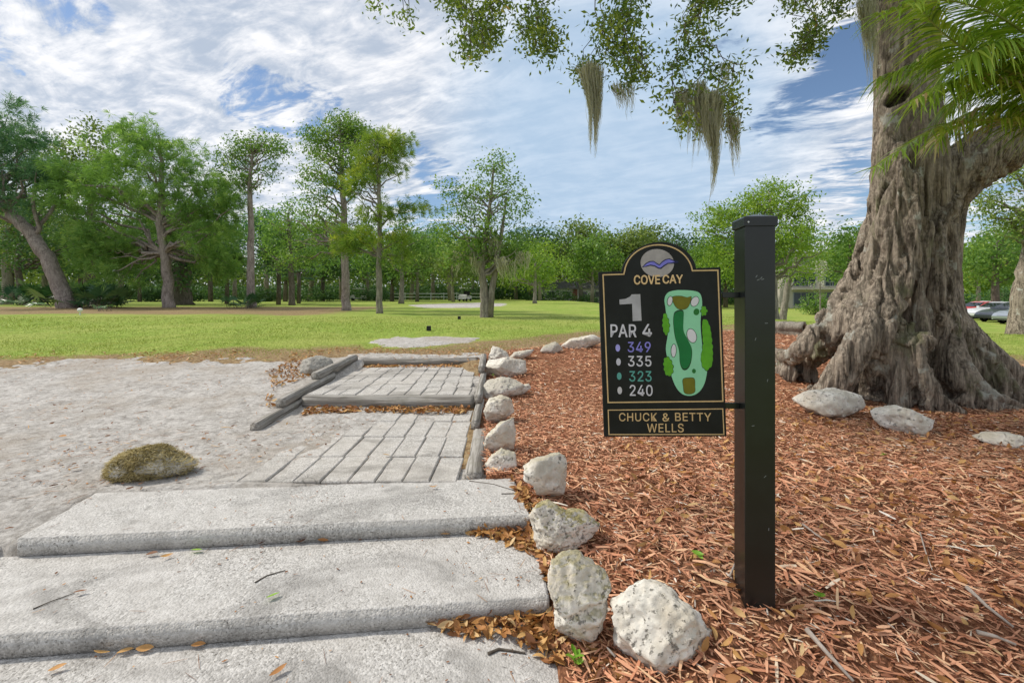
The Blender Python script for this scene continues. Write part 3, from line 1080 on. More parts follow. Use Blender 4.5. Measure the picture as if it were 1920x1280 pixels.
def build_mulch():
    rng = np.random.RandomState(3)
    mb = MB()
    for (n, ylo, yhi, xm, L0, L1, W0, W1, hz) in (
            (27000, 1.4, 3.4, 4.2, .02, .07, .004, .010, .022), (4600, 1.4, 3.6, 4.2, .05, .14, .008, .018, .034),
            (52000, 3.3, 6.2, 7.0, .025, .07, .004, .010, .026), (42000, 6.0, 13.5, 12, .035, .10, .006, .015, .03)):
        x, y = mulch_points(rng, n, ylo, yhi, xm)
        m = len(x)
        z = G(x, y) + .022 + rng.uniform(.0, hz, m)
        q = np.stack([x, y, x * 0], 1)
        z += .02 * fbm(q * 1.5, 3, 33)
        drift = .5 + .5 * fbm(q * 1.1, 3, 55)
        # mixture: mostly red-brown chips, tan leaf bits, a few bleached splinters
        tint = np.clip(rng.beta(2.2, 2.4, m) * .86 + .16 * (drift - .4), 0, 1)
        pale = rng.rand(m) < .04
        tint[pale] = rng.uniform(.9, 1, pale.sum())
        ang = rng.normal(2.35, .85, m)
        quads_at(np.stack([x, y, z], 1), ang, rng.uniform(L0, L1, m), rng.uniform(W0, W1, m),
                 rng.normal(0, .20, m), rng.normal(0, .5, m), rng.normal(0, .05, m), tint, mb)
    o = mb.obj('mulch_chips', M['chips'], tint=True)
    tag(o, 'shredded red brown mulch chips covering the bed', 'mulch', kind='stuff')


build_mulch()


def leaf_shape(mb, c, ang, L, W, tilt, curl, tint, m=0, stem=True):
    """one curled leaf, 4x2 quads"""
    ts = np.linspace(0, 1, 6)
    prof = np.sin(np.pi * np.clip(ts * .94 + .04, 0, 1)) ** .8 * W / 2
    xx = (ts - .5) * L
    zz = curl * L * (4 * (ts - .5) ** 2)
    V = []
    for t_, p_, x_, z_ in zip(ts, prof, xx, zz):
        V += [(x_, -p_, z_ + p_ * .35), (x_, 0, z_), (x_, p_, z_ + p_ * .45)]
    V = np.array(V)
    R = np.array(Matrix.Rotation(ang, 3, 'Z') @ Matrix.Rotation(tilt[0], 3, 'X') @ Matrix.Rotation(tilt[1], 3, 'Y'))
    V = V @ R.T + np.array(c)
    Q = []
    for i in range(5):
        for j in range(2):
            a = i * 3 + j
            Q.append((a, a + 1, a + 4, a + 3))
    mb.add(V, Q, tint=np.full(len(Q), tint), m=m)
    return mb


def leaf_pile(name, label, poly, n, zfn, seed, L=(.04, .08), heap=.03, dens_edge=.0):
    rng = np.random.RandomState(seed)
    poly = np.array(poly)
    mb = MB()
    c = 0
    while c < n:
        p = rng.uniform(poly.min(0), poly.max(0))
        if sdpoly(np.array([p[0]]), np.array([p[1]]), poly)[0] < rng.uniform(0, dens_edge + 1e-6):
            continue
        c += 1
        l = rng.uniform(*L)
        leaf_shape(mb, (p[0], p[1], float(zfn(p[0], p[1])) + .006 + rng.rand() ** 1.5 * heap), rng.uniform(0, 6.3), l, l * rng.uniform(.25, .5),
                   (rng.normal(0, .6), rng.normal(0, .45)), rng.uniform(-.15, .25), np.clip(rng.beta(2, 1.7), 0, 1))
    o = mb.obj(name, M['litter'], tint=True, smooth=True)
    return tag(o, label, 'leaf litter', kind='stuff')


flat = lambda z: (lambda x, y: z)
leaf_pile('leaf_litter', 'brown leaves drifted along the foot of the cross timber', [(-2.35, 5.05), (-1.4, 5.18), (-.5, 5.08), (-.46, 5.38), (-2.42, 5.39)], 620, flat(.03), 1, heap=.035, dens_edge=.05)
leaf_pile('leaf_litter', 'brown leaves heaped on the middle step against the top riser', [PZ(860, 1000, z1)[:2], PZ(925, 1010, z1)[:2], PZ(1000, 1045, z1)[:2], PZ(1015, 1010, z1)[:2], PZ(998, 985, z1)[:2]], 230, flat(z1), 2, heap=.035)
leaf_pile('leaf_litter', 'orange brown leaves heaped on the lowest step by the lobed rock', [PZ(797, 1180, z2)[:2], PZ(860, 1195, z2)[:2], PZ(960, 1205, z2)[:2], PZ(1050, 1262, z2)[:2], PZ(1062, 1190, z2)[:2], PZ(1030, 1156, z2)[:2]], 300, flat(z2), 3, heap=.045)
leaf_pile('leaf_litter', 'dry leaves scattered on sand by the dark grey rock', gpoly([(500, 700), (560, 672), (600, 668), (590, 705), (520, 730), (480, 765), (520, 768)]), 330, lambda x, y: G(x, y) + .02, 4, heap=.015)
leaf_pile('leaf_litter', 'loose leaves between the rocks and the ends of the steps', [(-.02, 3.42), (.16, 3.1), (.30, 2.5), (.36, 2.1), (.50, 1.75), (.34, 1.72), (.2, 2.1), (.14, 2.6), (.02, 3.1)], 420, lambda x, y: G(x, y) + .012, 5, heap=.02)
leaf_pile('leaf_litter', 'brown leaves between the back timber and the upper pavers', [(-2.5, 7.7), (-.6, 7.72), (-.6, 7.98), (-2.6, 7.95)], 260, flat(.145), 6, heap=.015)
leaf_pile('leaf_litter', 'scattered leaves in the mulch around the roots and post', [(.5, 1.6), (4, 1.8), (6.5, 4.6), (5.5, 5.0), (2.5, 5.5), (1.0, 5.0)], 1500, lambda x, y: G(x, y) + .04, 7, heap=.012, L=(.04, .075))

# single fallen leaves one can pick out
LEAVES = [
    (855 / 3, 1042, z1, .20, 'small brown leaf at the foot of the top riser, first from its left end', .1),
    (312, 1047, z1, .7, 'pale orange leaf lying flat on the middle step near its left side', .75),
    (368, 1036, z1, .0, 'yellow green leaf against the top riser on the middle step', None),
    (492, 1022, z1, 1.2, 'dark red leaf standing against the top riser', .02),
    (565, 1020, z1, .3, 'large curled dark brown leaf at the foot of the top riser', .1),
    (606, 1017, z1, .1, 'flat orange brown leaf right of the large curled one', .4),
    (835, 1006, z1, .1, 'lone tan leaf just left of the leaf heap on the middle step', .7),
    (190, 1230, z2, .1, 'pale tan leaf, left end of the row under the middle riser', .85),
    (235, 1226, z2, .4, 'golden leaf in the middle of the row under the middle riser', .8),
    (272, 1222, z2, .2, 'orange leaf at the right end of the row under the middle riser', .7),
    (108, 1258, z2, .5, 'curled tan leaf on the lowest step near the photo corner', .65),
    (372, 1214, z2, .2, 'orange leaf alone under the middle riser', .55),
    (522, 1264, z2, .9, 'upright folded brown leaf on the lowest step', .45),
    (512, 1122, z1, .8, 'thin olive green blade of leaf on the middle step', None),
    (150, 1114, z1, .5, 'tiny grey brown leaf on the left of the middle step', .2),
    (812, 917, z0, .1, 'small orange leaf on the top step near the pavers', .7),
    (724, 856, .018, .1, 'dry yellowish leaf wad on the lower pavers', .9),
    (1012, 1058, None, .1, 'brown oak leaf beside the tail of the lichen rock', .5),
    (140, 888, None, .3, 'orange pine straw tuft on the sand left of the mossy hummock', .6),
    (118, 826, None, .2, 'orange leaf on the sand above the mossy hummock', .6),
]
rl = random.Random(12)
for (px, py, z, a, lab, tn) in LEAVES:
    c = PZ(px, py, z) if z is not None else P(px, py)
    L = rl.uniform(.05, .075)
    mb = MB()
    leaf_shape(mb, (0, 0, .012), a, L, L * rl.uniform(.32, .45), (rl.uniform(-.4, .4), rl.uniform(-.2, .2)), rl.uniform(.0, .25), tn if tn is not None else rl.random())
    o = mb.obj('fallen_leaf', M['litter'] if tn is not None else M['greenleaf'], tint=True, smooth=True, loc=c + Vector((0, 0, .004 if z is not None else .03)))
    tag(o, lab, 'leaf', 'single fallen leaves')
for (px, py, lab) in ((1658, 858, 'bright green fallen leaf in the mulch right of the sign post'), (1310, 1050, 'upright lime green leaf in the mulch left of the sign post'),
                      (1535, 1130, 'green leaf in the mulch just right of the post foot'), (925, 706, 'green sprig on the mulch by the blocky rock')):
    mb = MB()
    for k in range(3):
        leaf_shape(mb, (rl.uniform(-.012, .012), rl.uniform(-.01, .01), .02 + k * .006), rl.uniform(0, 6), .055, .02, (rl.uniform(-.6, .6), rl.uniform(-.6, .2)), .1, rl.random())
    o = mb.obj('fallen_leaf', M['greenleaf'], tint=True, smooth=True, loc=P(px, py, .045))
    tag(o, lab, 'leaf', 'single fallen leaves')

# seedling by the lobed rock
mb = MB()
for k in range(7):
    a = k * 2.4
    leaf_shape(mb, (.022 * cos(a), .022 * sin(a), .03 + .006 * k), a, .042, .026, (rl.uniform(-.5, .5), -.35), .05, rl.random())
mb.tube([(0, 0, -.02), (0, 0, .05)], .003, 5)
tag(mb.obj('seedling', M['greenleaf'], tint=True, smooth=True, loc=P(1078, 1256, .01)), 'little bright green seedling at the foot of the lobed rock', 'plant')

# twigs
TW = [([(915, 1228), (935, 1219), (958, 1222), (985, 1227)], z2, .007, 'thick broken twig on the lowest step below the leaf heap'),
      ([(880, 902), (925, 908), (965, 920), (1000, 922)], z0, .0032, 'long thin twig on the top step pointing at the angular rock'),
      ([(940, 926), (975, 925), (1000, 921)], z0, .003, 'short thin twig below the long one on the top step'),
      ([(478, 1093), (500, 1080), (535, 1070)], z1, .004, 'crooked dark twig on the middle step'),
      ([(62, 1142), (95, 1128), (140, 1112)], z1, .003, 'long dark pine needle bundle on the left of the middle step'),
      ([(1368, 1085), (1378, 1060), (1384, 1045)], None, .006, 'pale stick leaning by the left side of the post foot'),
      ([(1812, 1105), (1850, 1140), (1900, 1182)], None, .009, 'long grey stick in the mulch near the lower right corner'),
      ([(1832, 1192), (1870, 1200), (1905, 1212)], None, .009, 'pale bleached stick below the long grey one'),
      ([(1505, 985), (1530, 1005), (1555, 1020)], None, .006, 'cream splinter in the mulch right of the post'),
      ([(1725, 1000), (1735, 1035), (1748, 1070)], None, .004, 'thin straight pale stick in the middle of the right mulch'),
      ([(1512, 1185), (1550, 1230), (1600, 1285)], None, .011, 'long pinkish wood splinter at the bottom right of the post')]
for pts, z, r, lab in TW:
    W_ = [PZ(a, b, z) if z is not None else P(a, b, .045) for a, b in pts]
    if z is not None:
        for w_ in W_: w_.z = z
    b0 = W_[0].copy()
    mb = MB().tube([np.array(w_ - b0) + np.array((0, 0, r)) for w_ in W_], np.linspace(r, r * .5, len(W_)), 6)
    pale = 'pale' in lab or 'cream' in lab or 'pink' in lab or 'grey stick' in lab
    if pale and 'M_pale' not in globals():
        M_pale = plain('bleached wood', (.42, .36, .31), .9, .1, .2, 30)
    tag(mb.obj('twig', M_pale if pale else M['twig'], smooth=True, loc=b0), lab, 'twig', 'loose twigs and sticks')


def build_debris():
    rng = np.random.RandomState(19)
    n = 5200
    y = rng.uniform(1.9, 9.6, n)
    x = rng.uniform(-1.15, .05, n) * y
    q = np.stack([x, y, x * 0], 1)
    s = sdpoly(x, y, SAND)
    k = (s > -.15) & (on_steps(x, y) < -.02) & ((x < -2.75) | (y < 5.0)) & (rng.rand(n) < .25 + .9 * sstep(-.1, .4, fbm(q * 1.1, 3, 71)) + .5 * sstep(.9, 0, s))
    x, y = x[k], y[k]
    m = len(x)
    z = ground_sand(x, y) + .022 + sand_extra(q[k]) + rng.rand(m) * .006
    big = rng.rand(m) < .3
    quads_at(np.stack([x, y, z], 1), rng.normal(.6, 1.1, m), np.where(big, rng.uniform(.05, .13, m), rng.uniform(.012, .045, m)), np.where(big, rng.uniform(.003, .006, m), rng.uniform(.006, .016, m)),
             rng.normal(0, .1, m), rng.normal(0, .4, m), rng.normal(0, .05, m), np.clip(rng.beta(1.3, 2.2, m), 0, 1), mb_ := MB())
    tag(mb_.obj('debris', M['litter'], tint=True), 'bits of bark, needles and leaf litter strewn over the sand', 'debris', kind='stuff')
    n = 1500
    y = rng.uniform(1.7, 3.4, n)
    x = rng.uniform(-1.15, .05, n) * y
    ok = on_steps(x, y) > .01
    zs = np.full(n, -9.0)
    for (poly, _), zt in zip(FOOT[::-1], STEP_TOP[::-1]):
        zs = np.where(sdpoly(x, y, [p[:2] for p in poly]) > .01, zt, zs)
    k = ok & (rng.rand(n) < .10 + .6 * sstep(0, .5, fbm(np.stack([x * 1.2, y * 1.2, x * 0], 1), 3, 91)))
    x, y, zs = x[k], y[k], zs[k]
    m = len(x)
    lng = rng.rand(m) < .25
    quads_at(np.stack([x, y, zs + .007], 1), rng.normal(.5, .9, m), np.where(lng, rng.uniform(.04, .10, m), rng.uniform(.006, .022, m)), np.where(lng, rng.uniform(.0018, .003, m), rng.uniform(.004, .010, m)),
             rng.normal(0, .03, m), rng.normal(0, .2, m), 0.0, np.clip(rng.beta(1.0, 2.8, m), 0, 1), mb_ := MB())
    tag(mb_.obj('debris', M['litter'], tint=True), 'specks of bark and pine needles on the concrete steps', 'debris', kind='stuff')
    # the dry, littered margin between sand and turf
    n = 9000
    y = rng.uniform(7.4, 11.5, n)
    x = rng.uniform(-1.2, .12, n) * y
    q = np.stack([x, y, x * 0], 1)
    s = sdpoly(x, y, SAND)
    k = (rng.rand(n) < np.exp(-((s + .35) / .55) ** 2) * sstep(-.35, .3, fbm(q * 1.3, 3, 88)))
    x, y = x[k], y[k]
    m = len(x)
    quads_at(np.stack([x, y, G(x, y) + .018 + rng.rand(m) * .015], 1), rng.uniform(0, 3.14, m), rng.uniform(.03, .10, m), rng.uniform(.008, .022, m),
             rng.normal(0, .25, m), rng.normal(0, .5, m), 0.0, np.clip(rng.beta(1.6, 1.6, m), 0, 1), mb_ := MB())
    tag(mb_.obj('dry_litter', M['litter'], tint=True), 'dry brown litter along the margin between sand and turf', 'leaf litter', kind='stuff')


build_debris()


def build_grass():
    rng = np.random.RandomState(9)
    mb = MB()
    for (n, y0, y1, h0, h1, w) in ((52000, 8.0, 12, .018, .04, .006), (34000, 12, 19, .02, .045, .012)):
        y = rng.uniform(y0, y1, n)
        x = rng.uniform(-1, 1, n) * (y * 1.16 + .5)
        q = np.stack([x, y, x * 0], 1)
        s = np.maximum(sdpoly(x, y, SAND), sdpoly(x, y, MULCH))
        s = np.maximum(s, sdpoly(x, y, PATCH))
        dens = sstep(.25, -1.2, s + .5 * fbm(q * 1.6, 3, 61))
        k = (rng.rand(n) < dens) & (s < .12)
        x, y = x[k], y[k]
        m = len(x)
        z = G(x, y) - .004
        a = rng.uniform(0, pi, m)
        h = rng.uniform(h0, h1, m)
        lean = rng.normal(0, .5, (m, 2)) * h[:, None]
        ww = w * rng.uniform(.6, 1.3, m)
        V = np.stack([np.stack([x - np.cos(a) * ww, y - np.sin(a) * ww, z], 1), np.stack([x + np.cos(a) * ww, y + np.sin(a) * ww, z], 1),
                      np.stack([x + lean[:, 0], y + lean[:, 1], z + h], 1)], 1).reshape(-1, 3)
        T = np.arange(m * 3).reshape(-1, 3)
        mb.add(V, T=T, tintT=np.clip(rng.normal(.5, .22, m), 0, 1))
    tag(mb.obj('grass', M['blade'], tint=True), 'short turf blades along the near edge of the lawn', 'grass', kind='stuff')


build_grass()

# fibres on the mossy lump
def lump_fibres():
    rng = np.random.RandomState(5)
    me = lump.data
    co = np.zeros(len(me.vertices) * 3)
    me.vertices.foreach_get('co', co)
    co = co.reshape(-1, 3)
    nr = np.zeros(len(me.vertices) * 3)
    me.vertices.foreach_get('normal', nr)
    nr = nr.reshape(-1, 3)
    k = rng.choice(np.where(nr[:, 2] > -.75)[0], 7500)
    p = co[k] + nr[k] * rng.uniform(.0, .012, len(k))[:, None]
    mb = quads_at(p, rng.normal(.5, 1.0, len(k)), rng.uniform(.02, .06, len(k)), rng.uniform(.0025, .005, len(k)), rng.normal(0, .45, len(k)),
                  rng.normal(0, .6, len(k)), rng.normal(0, .1, len(k)), np.clip(rng.beta(2, 2, len(k)) + .3 * fbm(p * 9, 3, 2), 0, 1))
    mb.obj('moss_coat', M['moss_fibre'], lump, tint=True)


lump_fibres()

# ================================================================== THE SIGN
GLYPHS = {
    'C': (510,[[(267,-7),(235,-5),(205,1),(177,11),(150,25),(126,42),(104,63),(86,88),(70,115),(57,146),(48,179),(42,215),(40,254),(42,293),(48,329),(57,362),(70,393),(86,421),(104,445),(126,466),(150,484),(177,498),(205,508),(235,514),(267,516),(293,514),(317,511),(340,504),(362,496),(383,485),(402,471),(419,456),(435,438),(448,418),(459,397),(467,373),(473,348),(408,348),(401,373),(389,395),(375,413),(357,428),(337,440),(315,449),(292,454),(267,456),(237,453),(209,445),(184,432),(161,414),(141,391),(125,364),(113,332),(106,295),(103,254),(106,213),(113,177),(125,145),(141,117),(161,94),(184,76),(210,63),(237,56),(267,53),(292,55),(315,60),(337,69),(357,81),(375,96),(389,114),(401,136),(408,160),(473,160),(467,135),(459,112),(448,91),(435,71),(420,53),(402,38),(383,24),(363,13),(341,5),(317,-2),(293,-6)]]),
    'O': (533,[[(267,-7),(235,-5),(205,1),(177,11),(150,25),(126,42),(105,63),(86,88),(70,115),(57,146),(48,179),(42,215),(40,254),(42,293),(48,329),(57,362),(70,393),(86,421),(105,445),(126,466),(150,484),(177,498),(205,508),(235,514),(267,516),(299,514),(329,508),(357,498),(384,484),(408,466),(429,445),(448,421),(464,393),(477,362),(486,329),(491,293),(493,254),(491,215),(486,179),(477,146),(464,115),(448,88),(429,63),(408,42),(384,25),(357,11),(329,1),(299,-5)],[(267,53),(296,55),(324,63),(349,76),(372,94),(392,116),(408,144),(420,176),(428,213),(430,254),(428,295),(420,332),(408,365),(392,392),(372,415),(349,433),(324,446),(296,453),(267,456),(237,453),(210,445),(184,433),(161,415),(142,392),(125,364),(113,332),(106,295),(103,254),(106,213),(113,176),(125,144),(142,117),(161,94),(184,76),(210,63),(237,55)]]),
    'V': (480,[[(204,0),(16,509),(84,509),(192,206),(199,187),(207,164),(215,137),(225,106),(236,71),(248,31),(235,31),(247,71),(257,107),(267,138),(276,165),(283,187),(290,206),(395,509),(463,509),(278,0)]]),
    'E': (419,[[(60,0),(60,509),(372,509),(372,452),(125,452),(125,286),(355,286),(355,229),(125,229),(125,57),(375,57),(375,0)]]),
    'A': (480,[[(16,0),(201,509),(276,509),(463,0),(395,0),(287,302),(280,323),(272,346),(264,372),(255,402),(244,438),(232,478),(245,478),(233,437),(222,402),(213,371),(204,345),(197,322),(191,302),(85,0)],[(110,142),(110,199),(370,199),(370,142)]]),
    'Y': (472,[[(203,0),(203,208),(16,509),(91,509),(192,344),(203,327),(213,309),(222,292),(231,274),(240,254),(250,230),(224,230),(233,254),(242,275),(251,293),(265,318),(280,344),(381,509),(455,509),(268,208),(268,0)]]),
    'P': (445,[[(60,0),(60,509),(235,509),(272,506),(305,499),(332,487),(356,471),(375,452),(390,430),(400,404),(407,377),(409,348),(407,318),(400,291),(390,265),(375,243),(356,223),(332,207),(305,195),(272,188),(235,186),(109,186),(109,242),(233,242),(257,244),(279,248),(297,256),(318,272),(333,294),(342,319),(344,348),(342,376),(333,402),(318,423),(297,439),(279,446),(257,451),(232,452),(125,452),(125,0)]]),
    'R': (449,[[(60,0),(60,509),(236,509),(273,506),(305,500),(333,489),(356,473),(376,455),(390,433),(401,408),(407,381),(409,352),(407,323),(401,296),(390,271),(376,250),(356,232),(333,217),(305,206),(273,200),(236,198),(96,198),(96,255),(234,255),(258,256),(280,260),(298,267),(319,281),(334,300),(342,324),(345,352),(342,380),(334,405),(319,425),(298,440),(279,446),(258,451),(233,452),(125,452),(125,0)],[(353,0),(230,229),(303,229),(428,0)]]),
    '4': (453,[[(40,105),(40,158),(247,509),(311,509),(109,166),(109,163),(413,163),(413,105)],[(282,0),(282,121),(282,146),(282,318),(343,318),(343,0)]]),
    '3': (453,[[(218,-7),(188,-5),(159,1),(133,10),(108,22),(88,38),(70,57),(57,79),(48,104),(44,132),(109,132),(115,107),(126,87),(144,71),(165,59),(191,52),(219,50),(248,53),(275,61),(297,74),(315,93),(325,116),(329,145),(326,172),(316,196),(299,217),(275,234),(254,241),(229,246),(201,248),(157,248),(157,299),(288,448),(288,452),(70,452),(70,509),(372,509),(372,461),(211,278),(211,289),(247,290),(279,286),(308,276),(333,262),(354,244),(371,222),(383,198),(391,173),(393,145),(390,116),(383,90),(370,66),(354,45),(333,27),(309,12),(281,2),(251,-5)]]),
    '9': (453,[[(226,516),(256,513),(285,506),(310,494),(333,478),(352,458),(368,434),(380,408),(387,378),(389,347),(387,322),(382,296),(373,270),(359,240),(340,207),(315,168),(200,0),(130,0),(301,248),(307,248),(299,234),(287,221),(273,210),(257,202),(238,196),(218,195),(188,197),(161,203),(137,214),(116,229),(98,247),(83,269),(72,294),(66,321),(64,352),(66,382),(73,411),(85,436),(101,459),(120,479),(143,494),(168,506),(196,513)],[(226,460),(199,457),(174,446),(154,429),(138,407),(129,381),(125,352),(129,322),(138,295),(154,274),(174,257),(199,247),(226,243),(254,247),(279,257),(299,273),(314,295),(324,321),(327,350),(324,381),(314,407),(299,429),(279,446),(254,457)]]),
    '2': (453,[[(64,0),(64,47),(234,229),(252,248),(268,266),(282,282),(299,305),(311,327),(318,348),(320,371),(317,397),(308,419),(293,436),(273,449),(250,457),(224,460),(196,457),(172,447),(153,433),(139,413),(130,390),(127,362),(66,362),(68,391),(75,418),(86,442),(102,464),(121,482),(143,496),(168,507),(196,513),(225,516),(254,513),(281,507),(306,497),(328,482),(346,465),(361,445),(372,423),(379,398),(381,372),(378,345),(371,318),(363,299),(351,280),(336,259),(317,235),(294,209),(267,180),(153,60),(153,57),(389,57),(389,0)]]),
    '5': (453,[[(221,-7),(192,-5),(165,1),(140,11),(118,25),(99,41),(83,60),(71,82),(63,105),(60,130),(122,130),(127,108),(138,89),(154,73),(173,60),(196,52),(221,50),(250,53),(276,64),(298,82),(314,104),(324,131),(328,162),(326,183),(321,203),(314,221),(297,244),(275,262),(248,273),(218,277),(192,275),(167,268),(145,258),(128,246),(67,253),(96,509),(366,509),(366,452),(151,452),(134,301),(136,301),(155,315),(178,325),(203,331),(229,334),(252,332),(274,328),(294,321),(313,311),(330,299),(345,285),(358,269),(370,251),(379,231),(386,210),(390,187),(391,163),(388,132),(381,102),(369,76),(352,52),(332,32),(309,15),(282,3),(253,-4)]]),
    '0': (453,[[(227,-7),(191,-3),(158,7),(130,24),(105,48),(85,77),(69,113),(60,144),(53,178),(49,214),(48,254),(49,294),(53,330),(60,364),(69,395),(85,431),(106,461),(130,484),(159,502),(191,512),(227,516),(262,512),(295,502),(323,484),(348,461),(368,431),(384,395),(393,364),(400,330),(404,294),(405,254),(404,214),(400,178),(393,144),(384,113),(368,77),(348,48),(323,24),(295,7),(263,-3)],[(227,50),(250,52),(271,60),(290,74),(306,92),(320,116),(330,144),(338,176),(342,213),(344,254),(342,295),(338,332),(330,365),(320,393),(306,416),(290,435),(271,449),(250,457),(227,460),(203,457),(182,449),(163,435),(147,416),(134,393),(123,365),(115,332),(111,295),(109,254),(111,213),(115,176),(123,144),(134,116),(147,92),(163,74),(182,60),(203,52)]]),
    '8': (453,[[(226,-7),(193,-5),(163,1),(136,11),(111,25),(91,42),(74,62),(62,84),(54,109),(52,135),(53,156),(58,176),(65,195),(81,220),(101,241),(125,256),(153,265),(153,267),(129,276),(109,289),(93,308),(80,330),(73,354),(70,380),(73,405),(79,429),(90,450),(106,469),(124,485),(146,498),(170,508),(197,514),(226,516),(255,514),(282,508),(306,498),(328,485),(346,469),(361,450),(373,429),(379,405),(382,380),(379,354),(372,330),(359,308),(343,289),(323,276),(300,267),(300,265),(327,256),(351,241),(372,220),(387,195),(395,176),(399,156),(401,135),(398,109),(391,84),(378,62),(362,42),(341,25),(317,11),(289,1),(259,-5)],[(226,49),(258,52),(285,60),(307,74),(323,91),(333,113),(337,139),(333,165),(322,189),(305,208),(283,223),(256,232),(226,235),(196,232),(169,223),(147,208),(130,189),(119,165),(115,139),(119,113),(129,91),(145,74),(167,60),(185,54),(205,50)],[(226,290),(252,292),(274,300),(293,313),(307,330),(316,351),(319,376),(316,399),(308,420),(294,437),(275,449),(252,457),(226,460),(200,457),(177,449),(159,437),(145,420),(136,399),(133,376),(136,351),(145,330),(159,313),(178,300),(201,292)]]),
    'H': (517,[[(60,0),(60,509),(125,509),(125,289),(392,289),(392,509),(457,509),(457,0),(392,0),(392,232),(125,232),(125,0)]]),
    'U': (517,[[(259,-8),(220,-6),(186,2),(154,15),(126,33),(103,55),(85,80),(71,108),(63,140),(60,173),(60,509),(124,509),(124,178),(126,155),(132,133),(141,113),(153,95),(169,80),(187,68),(208,59),(232,53),(259,52),(285,53),(309,59),(331,68),(349,80),(364,95),(377,113),(385,133),(391,155),(393,178),(393,509),(457,509),(457,173),(454,140),(446,108),(433,80),(414,55),(391,33),(363,15),(332,2),(297,-6)]]),
    'K': (467,[[(104,145),(104,216),(122,239),(139,261),(157,282),(174,303),(193,324),(212,344),(364,509),(448,509),(231,276),(228,276)],[(60,0),(60,509),(125,509),(125,334),(124,225),(125,193),(125,0)],[(372,0),(188,259),(228,309),(449,0)]]),
    '&': (448,[[(197,-7),(165,-5),(136,1),(110,12),(88,26),(69,42),(54,62),(43,84),(36,108),(34,133),(37,163),(47,189),(63,213),(85,235),(101,249),(120,264),(140,279),(216,335),(226,343),(237,352),(246,363),(255,375),(260,389),(262,405),(258,427),(245,445),(226,457),(201,461),(184,459),(168,453),(155,444),(145,431),(139,416),(137,399),(139,380),(145,363),(155,346),(169,327),(185,307),(204,284),(438,0),(364,0),(171,231),(121,293),(108,310),(96,327),(87,344),(78,370),(75,398),(77,420),(82,440),(91,458),(109,481),(134,499),(154,507),(176,512),(200,513),(224,512),(246,507),(266,499),(290,482),(308,459),(320,433),(324,404),(322,382),(315,362),(305,342),(291,325),(275,308),(256,293),(154,217),(135,202),(121,188),(110,174),(100,154),(97,131),(100,108),(109,87),(124,70),(143,57),(166,49),(193,46),(223,50),(251,59),(269,69),(286,81),(301,95),(315,112),(327,131),(336,151),(343,174),(348,198),(349,224),(408,224),(406,194),(403,167),(397,144),(385,115),(371,92),(357,75),(345,62),(333,47),(315,30),(294,17),(271,7),(246,-1),(221,-5)]]),
    'B': (456,[[(60,0),(60,509),(241,509),(274,507),(304,501),(329,491),(350,477),(367,461),(381,442),(390,421),(396,398),(398,374),(395,344),(387,320),(373,301),(356,286),(336,275),(315,267),(315,262),(339,257),(363,245),(385,227),(402,203),(411,184),(416,161),(418,136),(416,111),(410,88),(400,67),(386,48),(368,31),(344,18),(317,8),(284,2),(247,0)],[(125,57),(245,57),(281,60),(309,67),(330,80),(344,96),(353,115),(355,137),(352,161),(342,184),(327,203),(306,218),(279,228),(248,231),(125,231)],[(125,285),(238,285),(265,288),(288,296),(308,309),(323,326),(333,348),(336,372),(333,393),(326,412),(313,429),(294,442),(270,449),(240,452),(125,452)]]),
    'T': (449,[[(32,452),(32,509),(417,509),(417,452),(257,452),(257,0),(193,0),(193,452)]]),
    'W': (686,[[(155,0),(16,509),(82,509),(163,196),(170,171),(175,145),(181,120),(187,94),(192,67),(197,40),(189,40),(194,67),(200,94),(205,120),(211,145),(218,171),(224,196),(306,509),(380,509),(462,196),(468,171),(474,145),(480,120),(486,94),(492,67),(497,40),(488,40),(493,67),(499,94),(504,120),(510,145),(517,171),(523,196),(603,509),(670,509),(530,0),(455,0),(368,323),(362,345),(357,368),(351,391),(346,417),(341,445),(336,475),(350,475),(345,446),(340,420),(335,395),(330,371),(324,347),(318,323),(230,0)]]),
    'L': (393,[[(60,0),(60,509),(125,509),(125,57),(361,57),(361,0)]]),
    'S': (447,[[(224,-9),(188,-7),(156,-1),(128,9),(102,23),(81,40),(64,60),(51,83),(42,109),(38,137),(104,137),(110,110),(123,88),(142,71),(166,59),(194,52),(224,49),(246,50),(267,54),(286,60),(311,74),(329,92),(341,114),(346,139),(342,161),(332,179),(316,193),(296,205),(272,214),(245,222),(184,239),(145,253),(112,269),(86,289),(67,313),(56,341),(52,372),(54,400),(62,425),(75,448),(92,468),(113,484),(138,498),(165,508),(195,514),(227,516),(259,514),(289,508),(316,498),(340,484),(360,468),(377,449),(390,427),(398,403),(401,378),(337,378),(332,402),(320,421),(302,437),(280,449),(254,456),(225,459),(194,456),(167,448),(145,435),(129,418),(118,398),(115,376),(119,352),(131,334),(148,319),(169,308),(191,300),(212,293),(264,279),(287,272),(312,264),(336,252),(359,238),(379,220),(395,198),(402,180),(407,161),(408,139),(406,112),(399,87),(386,64),(370,43),(349,25),(323,11),(294,0),(261,-7)]]),
}

